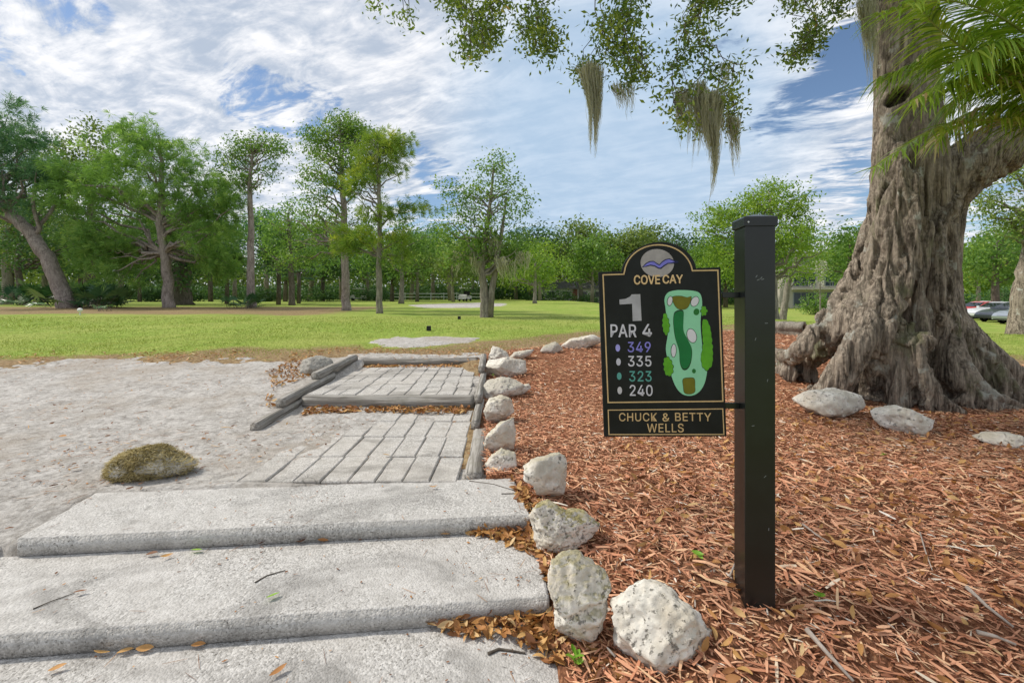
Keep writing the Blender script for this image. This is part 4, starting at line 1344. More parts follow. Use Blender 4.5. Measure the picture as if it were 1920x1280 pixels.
def build_sign():
    # homography: close-up trace coordinates -> board plane (metres, origin bottom left)
    W, H = .547, .767
    src = [(103, 1203), (732, 1187), (728, 305), (78, 340)]
    dst = [(0, 0), (W, 0), (W, H), (0, H)]
    A, b = [], []
    for (x, y), (u, v) in zip(src, dst):
        A += [[x, y, 1, 0, 0, 0, -u * x, -u * y], [0, 0, 0, x, y, 1, -v * x, -v * y]]
        b += [u, v]
    h = np.append(np.linalg.solve(np.array(A, float), np.array(b, float)), 1).reshape(3, 3)

    def B(x, y):
        q = h @ np.array((x, y, 1.0))
        return q[:2] / q[2]

    yaw = radians(-6)
    PW = .127
    root = empty('hole_sign', (0, 0, 0))
    fl = Vector(((1397 - 960) / FPX * 2.0, 2.0, 0))
    ax = Vector((cos(yaw), sin(yaw), 0))
    ay = Vector((-sin(yaw), cos(yaw), 0))
    pc = fl + ax * PW / 2 + ay * PW / 2
    gz = float(G(pc.x, pc.y))
    root.location = (pc.x, pc.y, gz)
    root.rotation_euler = (0, 0, yaw)
    tag(root, 'black golf hole sign hung on a square post, reading 1 PAR 4', 'golf sign')
    blk = plain('black paint', (.008, .010, .011), .30, .5, .25, 6, bmp=.0006)
    brd = plain('black board', (.007, .008, .009), .55, .3, .4, 9)
    gold = plain('gold lettering', (.62, .43, .22), .6, .3, .1, 20)
    top_z = EYE - (405 - HZ) / FPX * 2.0 - gz
    # post with cap
    mb = MB().box((0, 0, (top_z - .01 - .12) / 2), (PW, PW, top_z - .01 + .12))
    post = soften(mb.obj('post', blk, root), .003, 2)
    mb = MB()
    c = PW / 2 + .007
    V = []
    for z, s in ((top_z - .045, c - .001), (top_z - .045, c), (top_z - .008, c), (top_z - .002, c - .004), (top_z + .016, .004)):
        V += [(-s, -s, z), (s, -s, z), (s, s, z), (-s, s, z)]
    Q = [(r * 4 + k, r * 4 + (k + 1) % 4, r * 4 + 4 + (k + 1) % 4, r * 4 + 4 + k) for r in range(4) for k in range(4)] + [(16, 17, 18, 19)]
    mb.add(V, Q)
    soften(mb.obj('post_cap', blk, root), .0015, 2, 25)
    MB().lathe([(.0, -.003), (.004, -.003), (.004, 0)], (-PW * .42, -PW / 2 - .0082, top_z - .028), 'y', 10).obj('screw', plain('zinc', (.5, .5, .5), .4, .5, .1, 9, .8), root)
    # scratch marks
    gs = plain('scratch', (.30, .33, .35), .7, .2)
    for (sx, sz, a) in ((-.008, .36, .4), (.004, .352, .9), (.010, .358, .3), (-.016, .345, 1.0), (.03, .8, 1.3), (-.03, 1.0, .2), (.02, 1.22, .8), (.035, 1.45, 1.5), (-.02, .62, 1.2), (.025, .55, .1)):
        d = np.array((cos(a), 0, sin(a))) * .006
        n_ = np.array((-sin(a), 0, cos(a))) * .0009
        o_ = np.array((sx, -PW / 2 - .0006, top_z - sz + .08))
        MB().add([o_ - d - n_, o_ + d - n_, o_ + d + n_, o_ - d + n_], [(0, 1, 2, 3)]).obj('scratch_mark', gs, root)

    # board frame: right edge X .972 at Y 2.06
    right = Vector(((1362.5 - 960) / FPX * 2.062, 2.062, EYE - (818 - HZ) / FPX * 2.062))
    lr = right - Vector((pc.x, pc.y, gz))
    rx, ry, rz_ = lr @ ax, lr @ ay, lr.z
    roll = radians(2.0)
    # board group empty replaced by the board mesh itself with its own transform
    T = .020

    def prism_obj(name, pts, y0, th, mats, parent):
        m_ = MB()
        m_.prism([(p[0], y0, p[1]) for p in pts], (0, th, 0))
        return m_.obj(name, mats, parent)

    arch = []
    for k in range(0, 25):
        a = pi - k / 24 * pi
        arch.append((400 + 203 * cos(a), 362 - 8 * cos(a) * 2 - 190 * sin(a) ** .94))
    outline = [(103, 1203), (732, 1187), (728, 305), (606, 311)] + [(x, y) for x, y in arch[::-1]][1:-1] + [(196, 333), (78, 340)]
    board = prism_obj('board', [B(*p) - np.array((W, 0)) for p in outline], 0, T, brd, root)
    soften(board, .0022, 2, 50)
    board.location = (rx, ry, rz_)
    board.rotation_euler = (0, -roll, 0)

    def bz(x, y):
        p = B(x, y)
        return np.array((p[0] - W, p[1]))

    def strip(mb, pts, wid, yoff, m=0, closed=True):
        P2 = np.array([bz(*p) for p in pts])
        n = len(P2)
        V = []
        for i in range(n):
            a, c_, d = P2[i - 1], P2[i], P2[(i + 1) % n]
            t1 = (c_ - a) / (np.linalg.norm(c_ - a) + 1e-9)
            t2 = (d - c_) / (np.linalg.norm(d - c_) + 1e-9)
            n1 = np.array((-t1[1], t1[0])); n2 = np.array((-t2[1], t2[0]))
            mm = n1 + n2
            mm /= max(1e-6, mm @ n1 if abs(mm @ n1) > .3 else .3)
            V += [(*(c_ + mm * wid / 2), yoff), (*(c_ - mm * wid / 2), yoff)]
        V = [(a, y, z) for a, z, y in V]
        Q = []
        for i in range(n if closed else n - 1):
            j = (i + 1) % n
            Q.append((2 * i, 2 * i + 1, 2 * j + 1, 2 * j))
        mb.add(V, Q, m=m)

    YF = -.0012
    mb = MB()
    inner = [(125, 1027), (718, 1008), (713, 322), (582, 326)]
    for k in range(1, 24):
        a = k / 24 * pi
        inner.append((398 + 182 * cos(a), 356 + 10 * cos(a) * -.5 - 168 * sin(a) ** .94))
    inner += [(214, 350), (103, 355)]
    strip(mb, inner, .0058, YF)
    strip(mb, [(125, 1066), (716, 1047), (718, 1176), (128, 1190)], .0045, YF)
    mb.obj('border', gold, board)

    def shape(mb, pts, lay, m=0):
        mb.prism([(bz(*p)[0], YF - lay * .0006, bz(*p)[1]) for p in pts], (0, .0005, 0), m)

    def ell(cx, cy, rx_, ry_, a=0, n=28):
        a = radians(a)
        return [(cx + rx_ * cos(t) * cos(a) - ry_ * sin(t) * sin(a), cy + rx_ * cos(t) * sin(a) + ry_ * sin(t) * cos(a)) for t in np.linspace(0, 2 * pi, n, endpoint=False)]

    def smoothp(pts, k=6):
        pts = np.array(pts, float)
        n = len(pts)
        r = []
        for i in range(n):
            p0, p1, p2, p3 = pts[i - 1], pts[i], pts[(i + 1) % n], pts[(i + 2) % n]
            for t in np.arange(k) / k:
                r.append(.5 * ((2 * p1) + (-p0 + p2) * t + (2 * p0 - 5 * p1 + 4 * p2 - p3) * t * t + (-p0 + 3 * p1 - 3 * p2 + p3) * t ** 3))
        return [tuple(q) for q in r]

    def tri(o):
        bm = bmesh.new()
        bm.from_mesh(o.data)
        bmesh.ops.recalc_face_normals(bm, faces=bm.faces)
        bmesh.ops.triangulate(bm, faces=bm.faces)
        bm.to_mesh(o.data)
        bm.free()
        return o

    # emblem: grey disc with a gull
    moon = plain('grey disc', (.36, .33, .34), .7, .2, .15, 14)
    vio = plain('violet bird', (.20, .19, .66), .6, .3, .08, 14)
    mb = MB()
    shape(mb, ell(393, 287, 89, 76, 0, 40), 0, 0)
    out_ = [(310, 312), (332, 288), (352, 277), (374, 276), (392, 288), (404, 294), (418, 278), (436, 266), (458, 261), (480, 270), (505, 276), (505, 283), (478, 289), (450, 291), (432, 303), (412, 319), (398, 318), (378, 306), (356, 302), (336, 308)]
    shape(mb, out_, 1, 2)
    shape(mb, [(318, 309), (338, 290), (356, 282), (374, 281), (394, 296), (404, 300), (420, 283), (438, 271), (457, 266), (474, 273), (486, 279), (470, 284), (448, 286), (428, 298), (410, 312), (400, 312), (380, 300), (356, 296), (336, 302)], 2, 1)
    tri(mb.obj('emblem', [moon, vio, plain('navy', (.012, .014, .06), .6, .3)], board))

    # numeral
    silver = plain('silver numeral', (.40, .39, .43), .55, .3, .12, 18)
    mb = MB()
    shape(mb, [(189, 487), (222, 482), (246, 470), (254, 458), (300, 456), (305, 597), (258, 600), (256, 508), (190, 513)], 0)
    tri(mb.obj('numeral', silver, board))

    white = plain('white lettering', (.62, .60, .68), .6, .3, .08, 18)
    lilac = plain('lilac lettering', (.24, .22, .66), .6, .3, .08, 18)
    teal = plain('teal lettering', (.10, .34, .31), .6, .3, .08, 18)
    peach = plain('peach lettering', (.72, .50, .27), .6, .3, .08, 18)
    dg = bpy.context.evaluated_depsgraph_get

    def text(s, x0, y0, x1, y1, mat, bold=.02, spacing=1.0, slant=0.0, lay=1, wspace=1.0):
        """lettering fitted to the traced box"""
        cu = bpy.data.curves.new('lettering', 'CURVE')
        cu.dimensions = '2D'
        cu.fill_mode = 'BOTH'
        cu.extrude = .02
        xo = 0.0
        for ch in s:
            if ch == ' ':
                xo += .16
                continue
            adv, conts = GLYPHS[ch]
            for ct in conts:
                sp = cu.splines.new('POLY')
                sp.points.add(len(ct) - 1)
                sp.points.foreach_set('co', [v for (a, b_) in ct for v in (a / 1000 + xo, b_ / 1000, 0, 1)])
                sp.use_cyclic_u = True
            xo += adv / 1000 + (spacing - 1) * .5
        to = bpy.data.objects.new('lettering', cu)
        COL.objects.link(to)
        bpy.context.view_layer.update()
        me = bpy.data.meshes.new_from_object(to.evaluated_get(dg()))
        bpy.data.objects.remove(to)
        bpy.data.curves.remove(cu)
        co = np.zeros(len(me.vertices) * 3)
        me.vertices.foreach_get('co', co)
        co = co.reshape(-1, 3)
        mn, mx_ = co.min(0), co.max(0)
        uu = (co[:, 0] - mn[0]) / (mx_[0] - mn[0])
        vv = (co[:, 1] - mn[1]) / (mx_[1] - mn[1])
        px = x0 + (x1 - x0) * uu
        py = y1 + (y0 - y1) * vv + slant * uu
        q = np.array([bz(a, c_) for a, c_ in zip(px, py)])
        dep = (co[:, 2] - mn[2]) / (mx_[2] - mn[2] + 1e-9) * .0006
        n_ = np.stack([q[:, 0], YF - lay * .0006 - dep, q[:, 1]], 1)
        me.vertices.foreach_set('co', n_.astype(np.float32).ravel())
        if bold > .008:
            k_ = bold * .042
            bm = bmesh.new()
            for q_, (ox, oz) in enumerate(((0, 0), (k_, 0), (-k_, 0), (0, k_), (0, -k_), (k_ * .7, k_ * .7), (-k_ * .7, k_ * .7), (k_ * .7, -k_ * .7), (-k_ * .7, -k_ * .7))):
                me.vertices.foreach_set('co', (n_ + np.array((ox, -.00004 * q_, oz))).astype(np.float32).ravel())
                bm.from_mesh(me)
            bm.to_mesh(me)
            bm.free()
        me.materials.clear()
        me.materials.append(mat)
        me.update()
        return link('lettering', me, board)

    text('COVE', 268, 356, 404, 404, peach, .030, 1.0, -4, 4)
    text('CAY', 420, 352, 525, 397, peach, .030, 1.0, -3, 4)
    text('PAR', 141, 620, 276, 686, white, .022, 1.02, -2)
    text('4', 309, 616, 357, 680, white, .022, 1.02, -1)
    text('349', 230, 710, 350, 764, lilac, .012, 1.03, -2)
    text('335', 231, 784, 352, 838, white, .012, 1.03, -2)
    text('323', 236, 862, 352, 916, teal, .012, 1.03, -2)
    text('240', 238, 934, 356, 990, white, .012, 1.03, -2)
    text('CHUCK', 181, 1079, 376, 1121, gold, .010, 1.06, -4)
    text('&', 405, 1076, 441, 1117, gold, .010, 1.06, -1)
    text('BETTY', 470, 1072, 655, 1113, gold, .010, 1.06, -3)
    text('WELLS', 325, 1130, 512, 1174, gold, .010, 1.06, -4)
    for (cx, cy, mt) in ((178, 743, plain('lilac dot', (.36, .34, .78), .6)), (181, 816, plain('grey dot', (.50, .49, .58), .6)), (184, 890, teal), (186, 964, plain('pale dot', (.56, .54, .58), .6))):
        mb = MB()
        shape(mb, ell(cx, cy, 12, 19, 0, 20), 0)
        tri(mb.obj('tee_dot', mt, board))

    # course map
    cm = [plain('map mint', (.27, .62, .40), .6, .3, .05, 9), plain('map olive', (.16, .15, .012), .6, .3, .1, 20), plain('map fairway', (.010, .17, .045), .6, .3, .1, 14),
          plain('map bunker', (.66, .64, .70), .6, .3, .05, 9), plain('map trees', (.105, .36, .018), .6, .3, .1, 30), plain('map dark tree', (.02, .16, .03), .6, .3), plain('map line', (.015, .05, .02), .6, .3)]
    mb = MB()
    mint = smoothp([(428, 480), (445, 447), (480, 434), (525, 431), (580, 434), (612, 445), (624, 475), (624, 520), (614, 600), (618, 700), (628, 770), (643, 830), (632, 900), (612, 945), (582, 974), (545, 984), (508, 974), (478, 940), (455, 880), (438, 800), (430, 740), (442, 660), (438, 590), (432, 530)])
    shape(mb, mint, 0, 0)

    def blob(pts, bumps, lay, m):
        """scalloped tree clump from a centre line"""
        P_ = np.array(smoothp(pts, 8))
        c_ = P_.mean(0)
        L_ = np.cumsum(np.hypot(*(P_ - np.roll(P_, 1, 0)).T))
        sc_ = 1 + .10 * np.abs(np.sin(L_ / L_[-1] * pi * bumps)) - .05
        dx = P_ - c_
        w = np.hypot(*dx.T)
        # push outward by a constant scallop rather than a scale
        o_ = P_ + dx / w[:, None] * (np.abs(np.sin(L_ / L_[-1] * pi * bumps)) * 7 - 3)[:, None]
        shape(mb, [tuple(c_ + (q - c_) * 1.0 + (q - c_) / np.linalg.norm(q - c_) * 3) for q in o_], lay, 6)
        shape(mb, [tuple(q) for q in o_], lay + 1, m)
    blob([(430, 556), (440, 575), (448, 610), (446, 650), (432, 668), (420, 650), (416, 610), (420, 570)], 9, 1, 4)
    blob([(430, 788), (448, 795), (462, 830), (460, 868), (440, 882), (424, 868), (418, 830), (420, 800)], 9, 1, 4)
    blob([(640, 584), (660, 620), (668, 680), (672, 760), (666, 820), (640, 848), (618, 830), (612, 780), (624, 720), (622, 650), (624, 600)], 17, 1, 4)
    blob([(634, 516), (648, 536), (642, 556), (626, 564), (620, 545), (624, 524)], 6, 1, 4)
    for pts, m in ((smoothp([(470, 470), (510, 463), (545, 470), (568, 466), (560, 500), (545, 526), (520, 534), (495, 528), (478, 505)]), 1),
                   (smoothp([(516, 900), (545, 892), (573, 896), (576, 935), (574, 962), (550, 974), (522, 968), (516, 935)]), 1),
                   (smoothp([(488, 550), (510, 543), (526, 552), (524, 600), (524, 650), (545, 695), (563, 742), (558, 800), (540, 838), (516, 842), (502, 810), (498, 745), (480, 680), (473, 610), (477, 565)]), 2)):
        P_ = np.array(pts)
        c_ = P_.mean(0)
        shape(mb, [tuple(c_ + (q - c_) * 1.05) for q in P_], 1, 6)
        shape(mb, pts, 2, m)
    for (cx, cy, a, b_, an) in ((456, 490, 12, 24, 12), (587, 491, 18, 27, 30), (566, 672, 23, 36, -15), (470, 752, 12, 33, 4)):
        shape(mb, ell(cx, cy, a + 3, b_ + 3, an), 1, 6)
        shape(mb, ell(cx, cy, a, b_, an), 2, 3)
    shape(mb, ell(594, 546, 15, 18, 20), 1, 5)
    shape(mb, ell(573, 856, 10, 12, 0), 1, 5)
    tri(mb.obj('course_map', cm, board))
    # brackets
    for py in (553, 761):
        z = EYE - (py - HZ) / FPX * 2.06 - gz
        x0 = rx - .02 * 0 + (.0 if py > 600 else .012)
        mb = MB().box(((x0 - .03 - PW / 2) / 2, ry + T / 2, z), (abs(x0 - .03 + PW / 2), .014, .026))
        soften(mb.obj('bracket', blk, root), .002, 1)
    return root


sign = build_sign()

# ================================================================== FOLIAGE TOOLS
def leaf_cards(mb, C, per, spread, size, rng, tint_c, m=0, flat=.5, wr=.5, squash=.75):
    """diamond leaves gathered round cluster centres"""
    n = len(C)
    N = n * per
    c = np.repeat(C, per, 0)
    off = rng.normal(size=(N, 3)) * np.array((1, 1, squash)) * (np.repeat(np.broadcast_to(spread, n), per))[:, None] * .55
    p = c + off
    nrm = rng.normal(size=(N, 3)) + np.array((0, 0, flat)) + off / (np.linalg.norm(off, axis=1)[:, None] + 1e-6) * .5
    nrm /= np.linalg.norm(nrm, axis=1)[:, None]
    a = rng.normal(size=(N, 3))
    a = a - nrm * (a * nrm).sum(1)[:, None]
    a /= np.linalg.norm(a, axis=1)[:, None] + 1e-9
    b = np.cross(nrm, a)
    L = (size * rng.uniform(.6, 1.3, N))[:, None] * .5
    W = L * wr
    V = np.stack([p - a * L, p + b * W, p + a * L, p - b * W], 1).reshape(-1, 3)
    Q = np.arange(N * 4).reshape(-1, 4)
    t = np.clip(np.repeat(tint_c, per) * .62 + rng.rand(N) * .38, 0, 1)
    mb.add(V, Q, m=m, tint=t)


def needle_tufts(mb, C, D, per, L, w, rng, tint_c, m=0, droop=.15):
    n = len(C)
    N = n * per
    c = np.repeat(C, per, 0)
    d = np.repeat(D, per, 0) * .75 + rng.normal(size=(N, 3)) * .62
    d[:, 2] -= droop * rng.rand(N)
    d /= np.linalg.norm(d, axis=1)[:, None]
    l = (np.broadcast_to(L, N) * rng.uniform(.65, 1.15, N))[:, None]
    s = np.cross(d, rng.normal(size=(N, 3)))
    s /= np.linalg.norm(s, axis=1)[:, None] + 1e-9
    s *= w / 2
    base = c + d * l * .08
    mid = c + d * l * .55
    mid2 = mid
    tip = c + d * l
    tip[:, 2] -= .08 * l[:, 0]
    V = np.stack([base, mid + s, tip, mid2 - s], 1).reshape(-1, 3)
    t = np.clip(np.repeat(tint_c, per) * .65 + rng.rand(N) * .35, 0, 1)
    mb.add(V, np.arange(N * 4).reshape(-1, 4), m=m, tint=t)


def bend_curve(a, b, sag, rng, n=6, jit=.06):
    a, b = np.asarray(a, float), np.asarray(b, float)
    t = np.linspace(0, 1, n)[:, None]
    p = a + (b - a) * t
    L = np.linalg.norm(b - a)
    p[:, 2] += sag * L * np.sin(t[:, 0] * pi)
    p[1:-1] += rng.normal(size=(n - 2, 3)) * jit * L
    return p


LEAFM = {
    'pine': leafy('pine needles', [(0, (.070, .150, .035)), (.35, (.155, .305, .070)), (.7, (.27, .45, .11)), (1, (.45, .60, .17))], .42, .5),
    'pine_teal': leafy('blue green needles', [(0, (.045, .125, .062)), (.5, (.115, .255, .120)), (1, (.26, .43, .18))], .40, .5),
    'pine_yellow': leafy('yellow green needles', [(0, (.08, .155, .028)), (.4, (.185, .310, .050)), (.75, (.36, .45, .07)), (1, (.56, .56, .08))], .38, .5),
    'oak': leafy('oak leaves', [(0, (.050, .115, .024)), (.4, (.115, .230, .042)), (.75, (.22, .36, .070)), (1, (.39, .48, .11))], .42, .45),
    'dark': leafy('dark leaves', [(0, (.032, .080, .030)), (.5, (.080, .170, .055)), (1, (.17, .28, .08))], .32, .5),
    'bright': leafy('bright leaves', [(0, (.080, .165, .018)), (.45, (.185, .325, .040)), (1, (.40, .52, .085))], .40, .45),
    'olive': leafy('olive leaves', [(0, (.070, .115, .030)), (.45, (.155, .235, .055)), (1, (.33, .40, .11))], .42, .5),
    'bough': leafy('live oak leaves', [(0, (0.049, 0.099, 0.023)), (.45, (0.140, 0.223, 0.043)), (.8, (0.314, 0.396, 0.074)), (.95, (0.495, 0.528, 0.132)), (1, (0.495, 0.281, 0.116))], .42, .4),
    'palm': leafy('palm leaflets', [(0, (.12, .22, .025)), (.5, (.29, .45, .05)), (.85, (.47, .58, .09)), (1, (.60, .66, .2))], .38, .35),
    'palm_dry': leafy('dry palm leaflets', [(0, (0.396, 0.247, 0.099)), (1, (0.600, 0.600, 0.363))], .25, .7),
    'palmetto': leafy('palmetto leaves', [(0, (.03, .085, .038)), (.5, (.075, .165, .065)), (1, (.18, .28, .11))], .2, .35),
}
MOSS = leafy('spanish moss', [(0, (.30, .295, .23)), (.5, (.52, .51, .42)), (1, (.70, .69, .60))], .5, .9)


def make_tree(name, label, cat, group, bpx, bpy_, lobes, bark, leaf, trunk=None, Y=None, tr=.3, size=.16, spread=.55, per=26, seed=1, style='leaf',
              tip=None, limbs=26, depthr=1.0, lean=None, needle=(.34, .035), extra_trunks=(), zb=None, tint0=.5, carve=1.9):
    """hero tree: base at a photo pixel, crown from lobes (px, py, rx, ry, n) measured in pixels at its distance"""
    rng = np.random.RandomState(seed)
    if Y is None:
        b = P(bpx, bpy_)
    else:
        x = (bpx - 960) / FPX * Y
        b = Vector((x, Y, float(G(x, Y))))
    s = b.y / FPX
    cx = lambda px: (px - 960) * s - b.x
    cz = lambda py: EYE - (py - HZ) * s - b.z
    root = empty(name, b)
    tag(root, label, cat, group)
    # trunk
    tp = trunk or [(bpx, bpy_, tr), (bpx, lobes[0][1], tr * .45)]
    pts = np.array([(cx(x), .0 + rng.normal() * .05 * (i > 0), cz(y)) for i, (x, y, r) in enumerate(tp)])
    pts[0, 2] = -.25
    rad = np.array([r for _, _, r in tp])
    # densify
    tt = np.linspace(0, len(tp) - 1, len(tp) * 5)
    tpz = np.stack([np.interp(tt, np.arange(len(tp)), pts[:, k]) for k in range(3)], 1)
    tpz[1:-1, :2] += rng.normal(size=(len(tt) - 2, 2)) * tr * .10
    trr = np.interp(tt, np.arange(len(tp)), rad)
    trr = trr * (1 + .32 * np.exp(-(tpz[:, 2] + .25) / (tr * 1.6)))
    tm = MB()
    tm.tube(tpz, trr, 12)
    for et in extra_trunks:
        ep = np.array([(cx(x), dy, max(cz(y), -.25)) for x, y, dy, r in et])
        tm.tube(ep, [r for *_, r in et], 10)
    cm = MB()
    C_all = []
    for (px, py, rx, ry, n) in lobes:
        n = int(n * 1.45)
        rx_, rz_ = rx * s, ry * s
        ryd = (rx_ * .75 + rz_ * .25) * depthr
        u = rng.normal(size=(n, 3))
        u /= np.linalg.norm(u, axis=1)[:, None]
        u *= (rng.rand(n) ** (1 / 2.4))[:, None] * rng.uniform(.8, 1.12, (n, 1))
        C = u * np.array((rx_, ryd, rz_)) + np.array((cx(px), rng.normal() * ryd * .25, cz(py)))
        keep = fbm((C + seed * 3.3) * (carve / np.mean([rx_, rz_])), 3, seed) > -.10
        C = C[keep] if keep.sum() > 3 else C
        n = len(C)
        C_all.append(C)
        tint = np.clip(rng.normal(tint0, .24, n), 0, 1)
        if style == 'leaf':
            leaf_cards(cm, C, per, spread, size, rng, tint)
        else:
            ax_pt = np.stack([np.interp(C[:, 2], tpz[:, 2], tpz[:, 0]), np.interp(C[:, 2], tpz[:, 2], tpz[:, 1]), C[:, 2] - .6], 1)
            D = C - ax_pt
            D /= np.linalg.norm(D, axis=1)[:, None] + 1e-9
            # each centre carries a few tufts
            k = 3
            C3 = np.repeat(C, k, 0) + rng.normal(size=(n * k, 3)) * spread * .45
            needle_tufts(cm, C3, np.repeat(D, k, 0), per, needle[0], needle[1], rng, np.repeat(tint, k))
    C = np.concatenate(C_all)
    # limbs reach from the trunk to the clusters
    sel = rng.choice(len(C), min(limbs, len(C)), replace=False)
    for q in C[sel]:
        d = math.hypot(q[0] - np.interp(q[2], tpz[:, 2], tpz[:, 0]), q[1])
        z0_ = np.clip(q[2] - d * rng.uniform(.35, .9), tpz[2, 2] + .25 * (tpz[-1, 2]), tpz[-1, 2] * .99)
        st = np.array([np.interp(z0_, tpz[:, 2], tpz[:, k]) for k in range(3)])
        r0 = min(np.interp(z0_, tpz[:, 2], trr) * .5, .02 + d * .028)
        cv = bend_curve(st, q, .05, rng, 7, .045)
        tm.tube(cv, np.linspace(r0, r0 * .18, 7), 5, cap=False)
    tm.obj('trunk', M[bark], root, smooth=True)
    cm.obj('crown', LEAFM[leaf] if isinstance(leaf, str) else leaf, root, tint=True)
    return root


# ================================================================== THE BIG OAK
OX, OY = 5.33, 6.1
oak_base = Vector((OX, OY, float(G(OX, OY))))


def build_oak():
    rng = np.random.RandomState(21)
    root = empty('oak_tree', oak_base)
    tag(root, 'massive grey oak with fluted trunk, spreading roots and a knot hole', 'tree')
    K = OY / FPX

    def W(px, py, dy=0.0, Yo=0.0):
        Y = OY + dy
        return np.array(((px - 960) / FPX * Y - OX, dy, EYE - (py - HZ) / FPX * Y - oak_base.z))
    mb = MB()
    # core and upper stem
    core = [((1706, 700), .40), ((1706, 560), .40), ((1706, 450), .40), ((1710, 380), .40), ((1708, 300), .40), ((1702, 220), .37), ((1699, 130), .345), ((1697, 40), .335), ((1692, -60), .335), ((1676, -200), .31), ((1640, -420), .26)]
    mb.tube([W(*p) for p, _ in core], [r for _, r in core], 24)
    # skirt that fills between the roots
    sk = [((1690, 752, .25), .80), ((1690, 712, .25), .80), ((1692, 680, .22), .76), ((1694, 640, .18), .69), ((1699, 590, .1), .57), ((1704, 540, .05), .48), ((1706, 480, 0), .42)]
    mb.tube([W(*p) for p, _ in sk], [r for _, r in sk], 32)
    # right-hand limb
    limb = [((1738, 430), .26, .05), ((1752, 372), .34, 0), ((1790, 330), .36, -.08), ((1845, 294), .36, -.18), ((1910, 260), .34, -.3), ((1985, 205), .31, -.45), ((2080, 120), .24, -.6), ((2200, 10), .2, -.8)]
    mb.tube([W(*p, dy) for p, _, dy in limb], [r for _, r, _ in limb], 18)
    # flutes: ribs running from the root tips up the stem (px, py, dy, r)
    ribs = [
        [(1452, 664, -.35, .07), (1490, 636, -.25, .13), (1545, 596, -.20, .14), (1592, 540, -.12, .15), (1624, 460, -.05, .14), (1644, 370, 0, .14), (1656, 280, 0, .13), (1672, 170, .03, .12)],
        [(1462, 700, -.75, .07), (1520, 668, -.65, .13), (1580, 612, -.45, .16), (1622, 540, -.36, .15), (1644, 450, -.34, .15), (1656, 350, -.24, .14), (1668, 250, -.18, .12), (1684, 150, -.08, .12)],
        [(1535, 725, -1.05, .12), (1565, 700, -.95, .18), (1610, 640, -.72, .17), (1650, 560, -.54, .16), (1672, 460, -.50, .16), (1684, 370, -.44, .16), (1690, 270, -.33, .10)],
        [(1600, 712, -1.1, .15), (1628, 690, -.95, .16), (1650, 630, -.74, .14), (1684, 560, -.62, .15), (1702, 470, -.56, .15), (1712, 390, -.50, .15), (1712, 320, -.40, .12)],
        [(1690, 742, -1.25, .12), (1678, 710, -1.08, .15), (1690, 650, -.85, .11), (1704, 600, -.72, .08)],
        [(1786, 760, -1.35, .08), (1752, 720, -1.15, .11), (1716, 664, -.92, .12), (1704, 640, -.82, .10)],
        [(1735, 652, -.70, .11), (1728, 560, -.60, .12), (1730, 470, -.55, .13), (1738, 410, -.48, .12)],
        [(1765, 690, -.75, .13), (1756, 590, -.56, .12), (1756, 500, -.48, .12), (1762, 420, -.40, .13), (1790, 370, -.3, .15)],
        [(1890, 750, -1.25, .10), (1840, 725, -1.05, .17), (1790, 680, -.75, .18), (1776, 590, -.42, .13), (1776, 500, -.32, .12), (1782, 420, -.26, .13)],
        [(1935, 750, -.9, .08), (1880, 705, -.65, .16), (1822, 650, -.42, .17), (1788, 580, -.14, .13), (1786, 490, -.06, .13), (1788, 400, -.05, .15), (1810, 350, -.05, .16)],
        [(1960, 725, -.3, .09), (1890, 680, -.1, .15), (1815, 630, .1, .16), (1768, 560, .2, .15), (1762, 450, .3, .15), (1770, 360, .3, .15)],
        [(1800, 640, 1.2, .12), (1760, 590, .7, .2), (1735, 480, .42, .18), (1725, 360, .35, .18), (1710, 240, .25, .15)],
        [(1620, 640, 1.3, .12), (1650, 590, .8, .22), (1680, 480, .42, .2), (1690, 360, .35, .18), (1695, 240, .28, .15)],
        [(1500, 640, .7, .10), (1570, 600, .45, .18), (1625, 520, .25, .2), (1648, 420, .2, .18), (1660, 300, .15, .15)],
        [(1725, 655, -.80, .08), (1722, 640, -.83, .11), (1745, 640, -.80, .10)],
    ]
    for r in ribs:
        tx_ = None
        if r[0][1] >= 655 and abs(r[0][2]) > .1 and len(r) > 3 and r[0][2] < .2 or r[0][:2] == (1786, 760):
            # the tip rests where the ground is seen; the root climbs from there to the stem
            tip = P(r[0][0], r[0][1] + 3)
            far = r[0][0] < 1500
            dt = (tip.y - OY) if far else .55 * (tip.y - OY) + .45 * r[0][2]
            tx_ = r[0][1]
            top = [q for q in r if q[1] <= 640] or [r[-1]]
            d0, y0_ = top[0][2], top[0][1]
            f_ = lambda py: min(1, max(0, (py - y0_) / (r[0][1] - y0_)))
            r = [(a, b, d0 + (dt - d0) * f_(b) if b > y0_ else dy, rr0) for a, b, dy, rr0 in r]
        p = np.array([W(x, y, dy) for x, y, dy, _ in r])
        if tx_ is not None:
            ff = np.array([min(1, max(0, (q[1] - 655) / (tx_ - 655 + 1e-6))) for q in r]) if tx_ > 670 else np.array([1.0] + [0.4] + [0.0] * (len(r) - 2))
            gz_ = G(p[:, 0] + OX, p[:, 1] + OY) - oak_base.z
            p[:, 2] = p[:, 2] * (1 - ff) + (gz_ + .05) * ff
        rr = np.array([q[3] * (.80 if q[1] < 610 and q[1] > 300 else 1) for q in r])
        if rr[0] < .16 and p[0, 2] < .35:
            e_ = p[0] + (p[0] - p[1]) * np.array((1.0, 1.0, 0.0)) * 1.3
            e_[2] = G(e_[0] + OX, e_[1] + OY) - oak_base.z - .03
            p = np.vstack([e_, p])
            rr = np.concatenate([[.035], rr])
        t = np.linspace(0, len(p) - 1, len(p) * 4)
        # smooth interpolation
        pp = np.stack([np.interp(t, np.arange(len(p)), p[:, k]) for k in range(3)], 1)
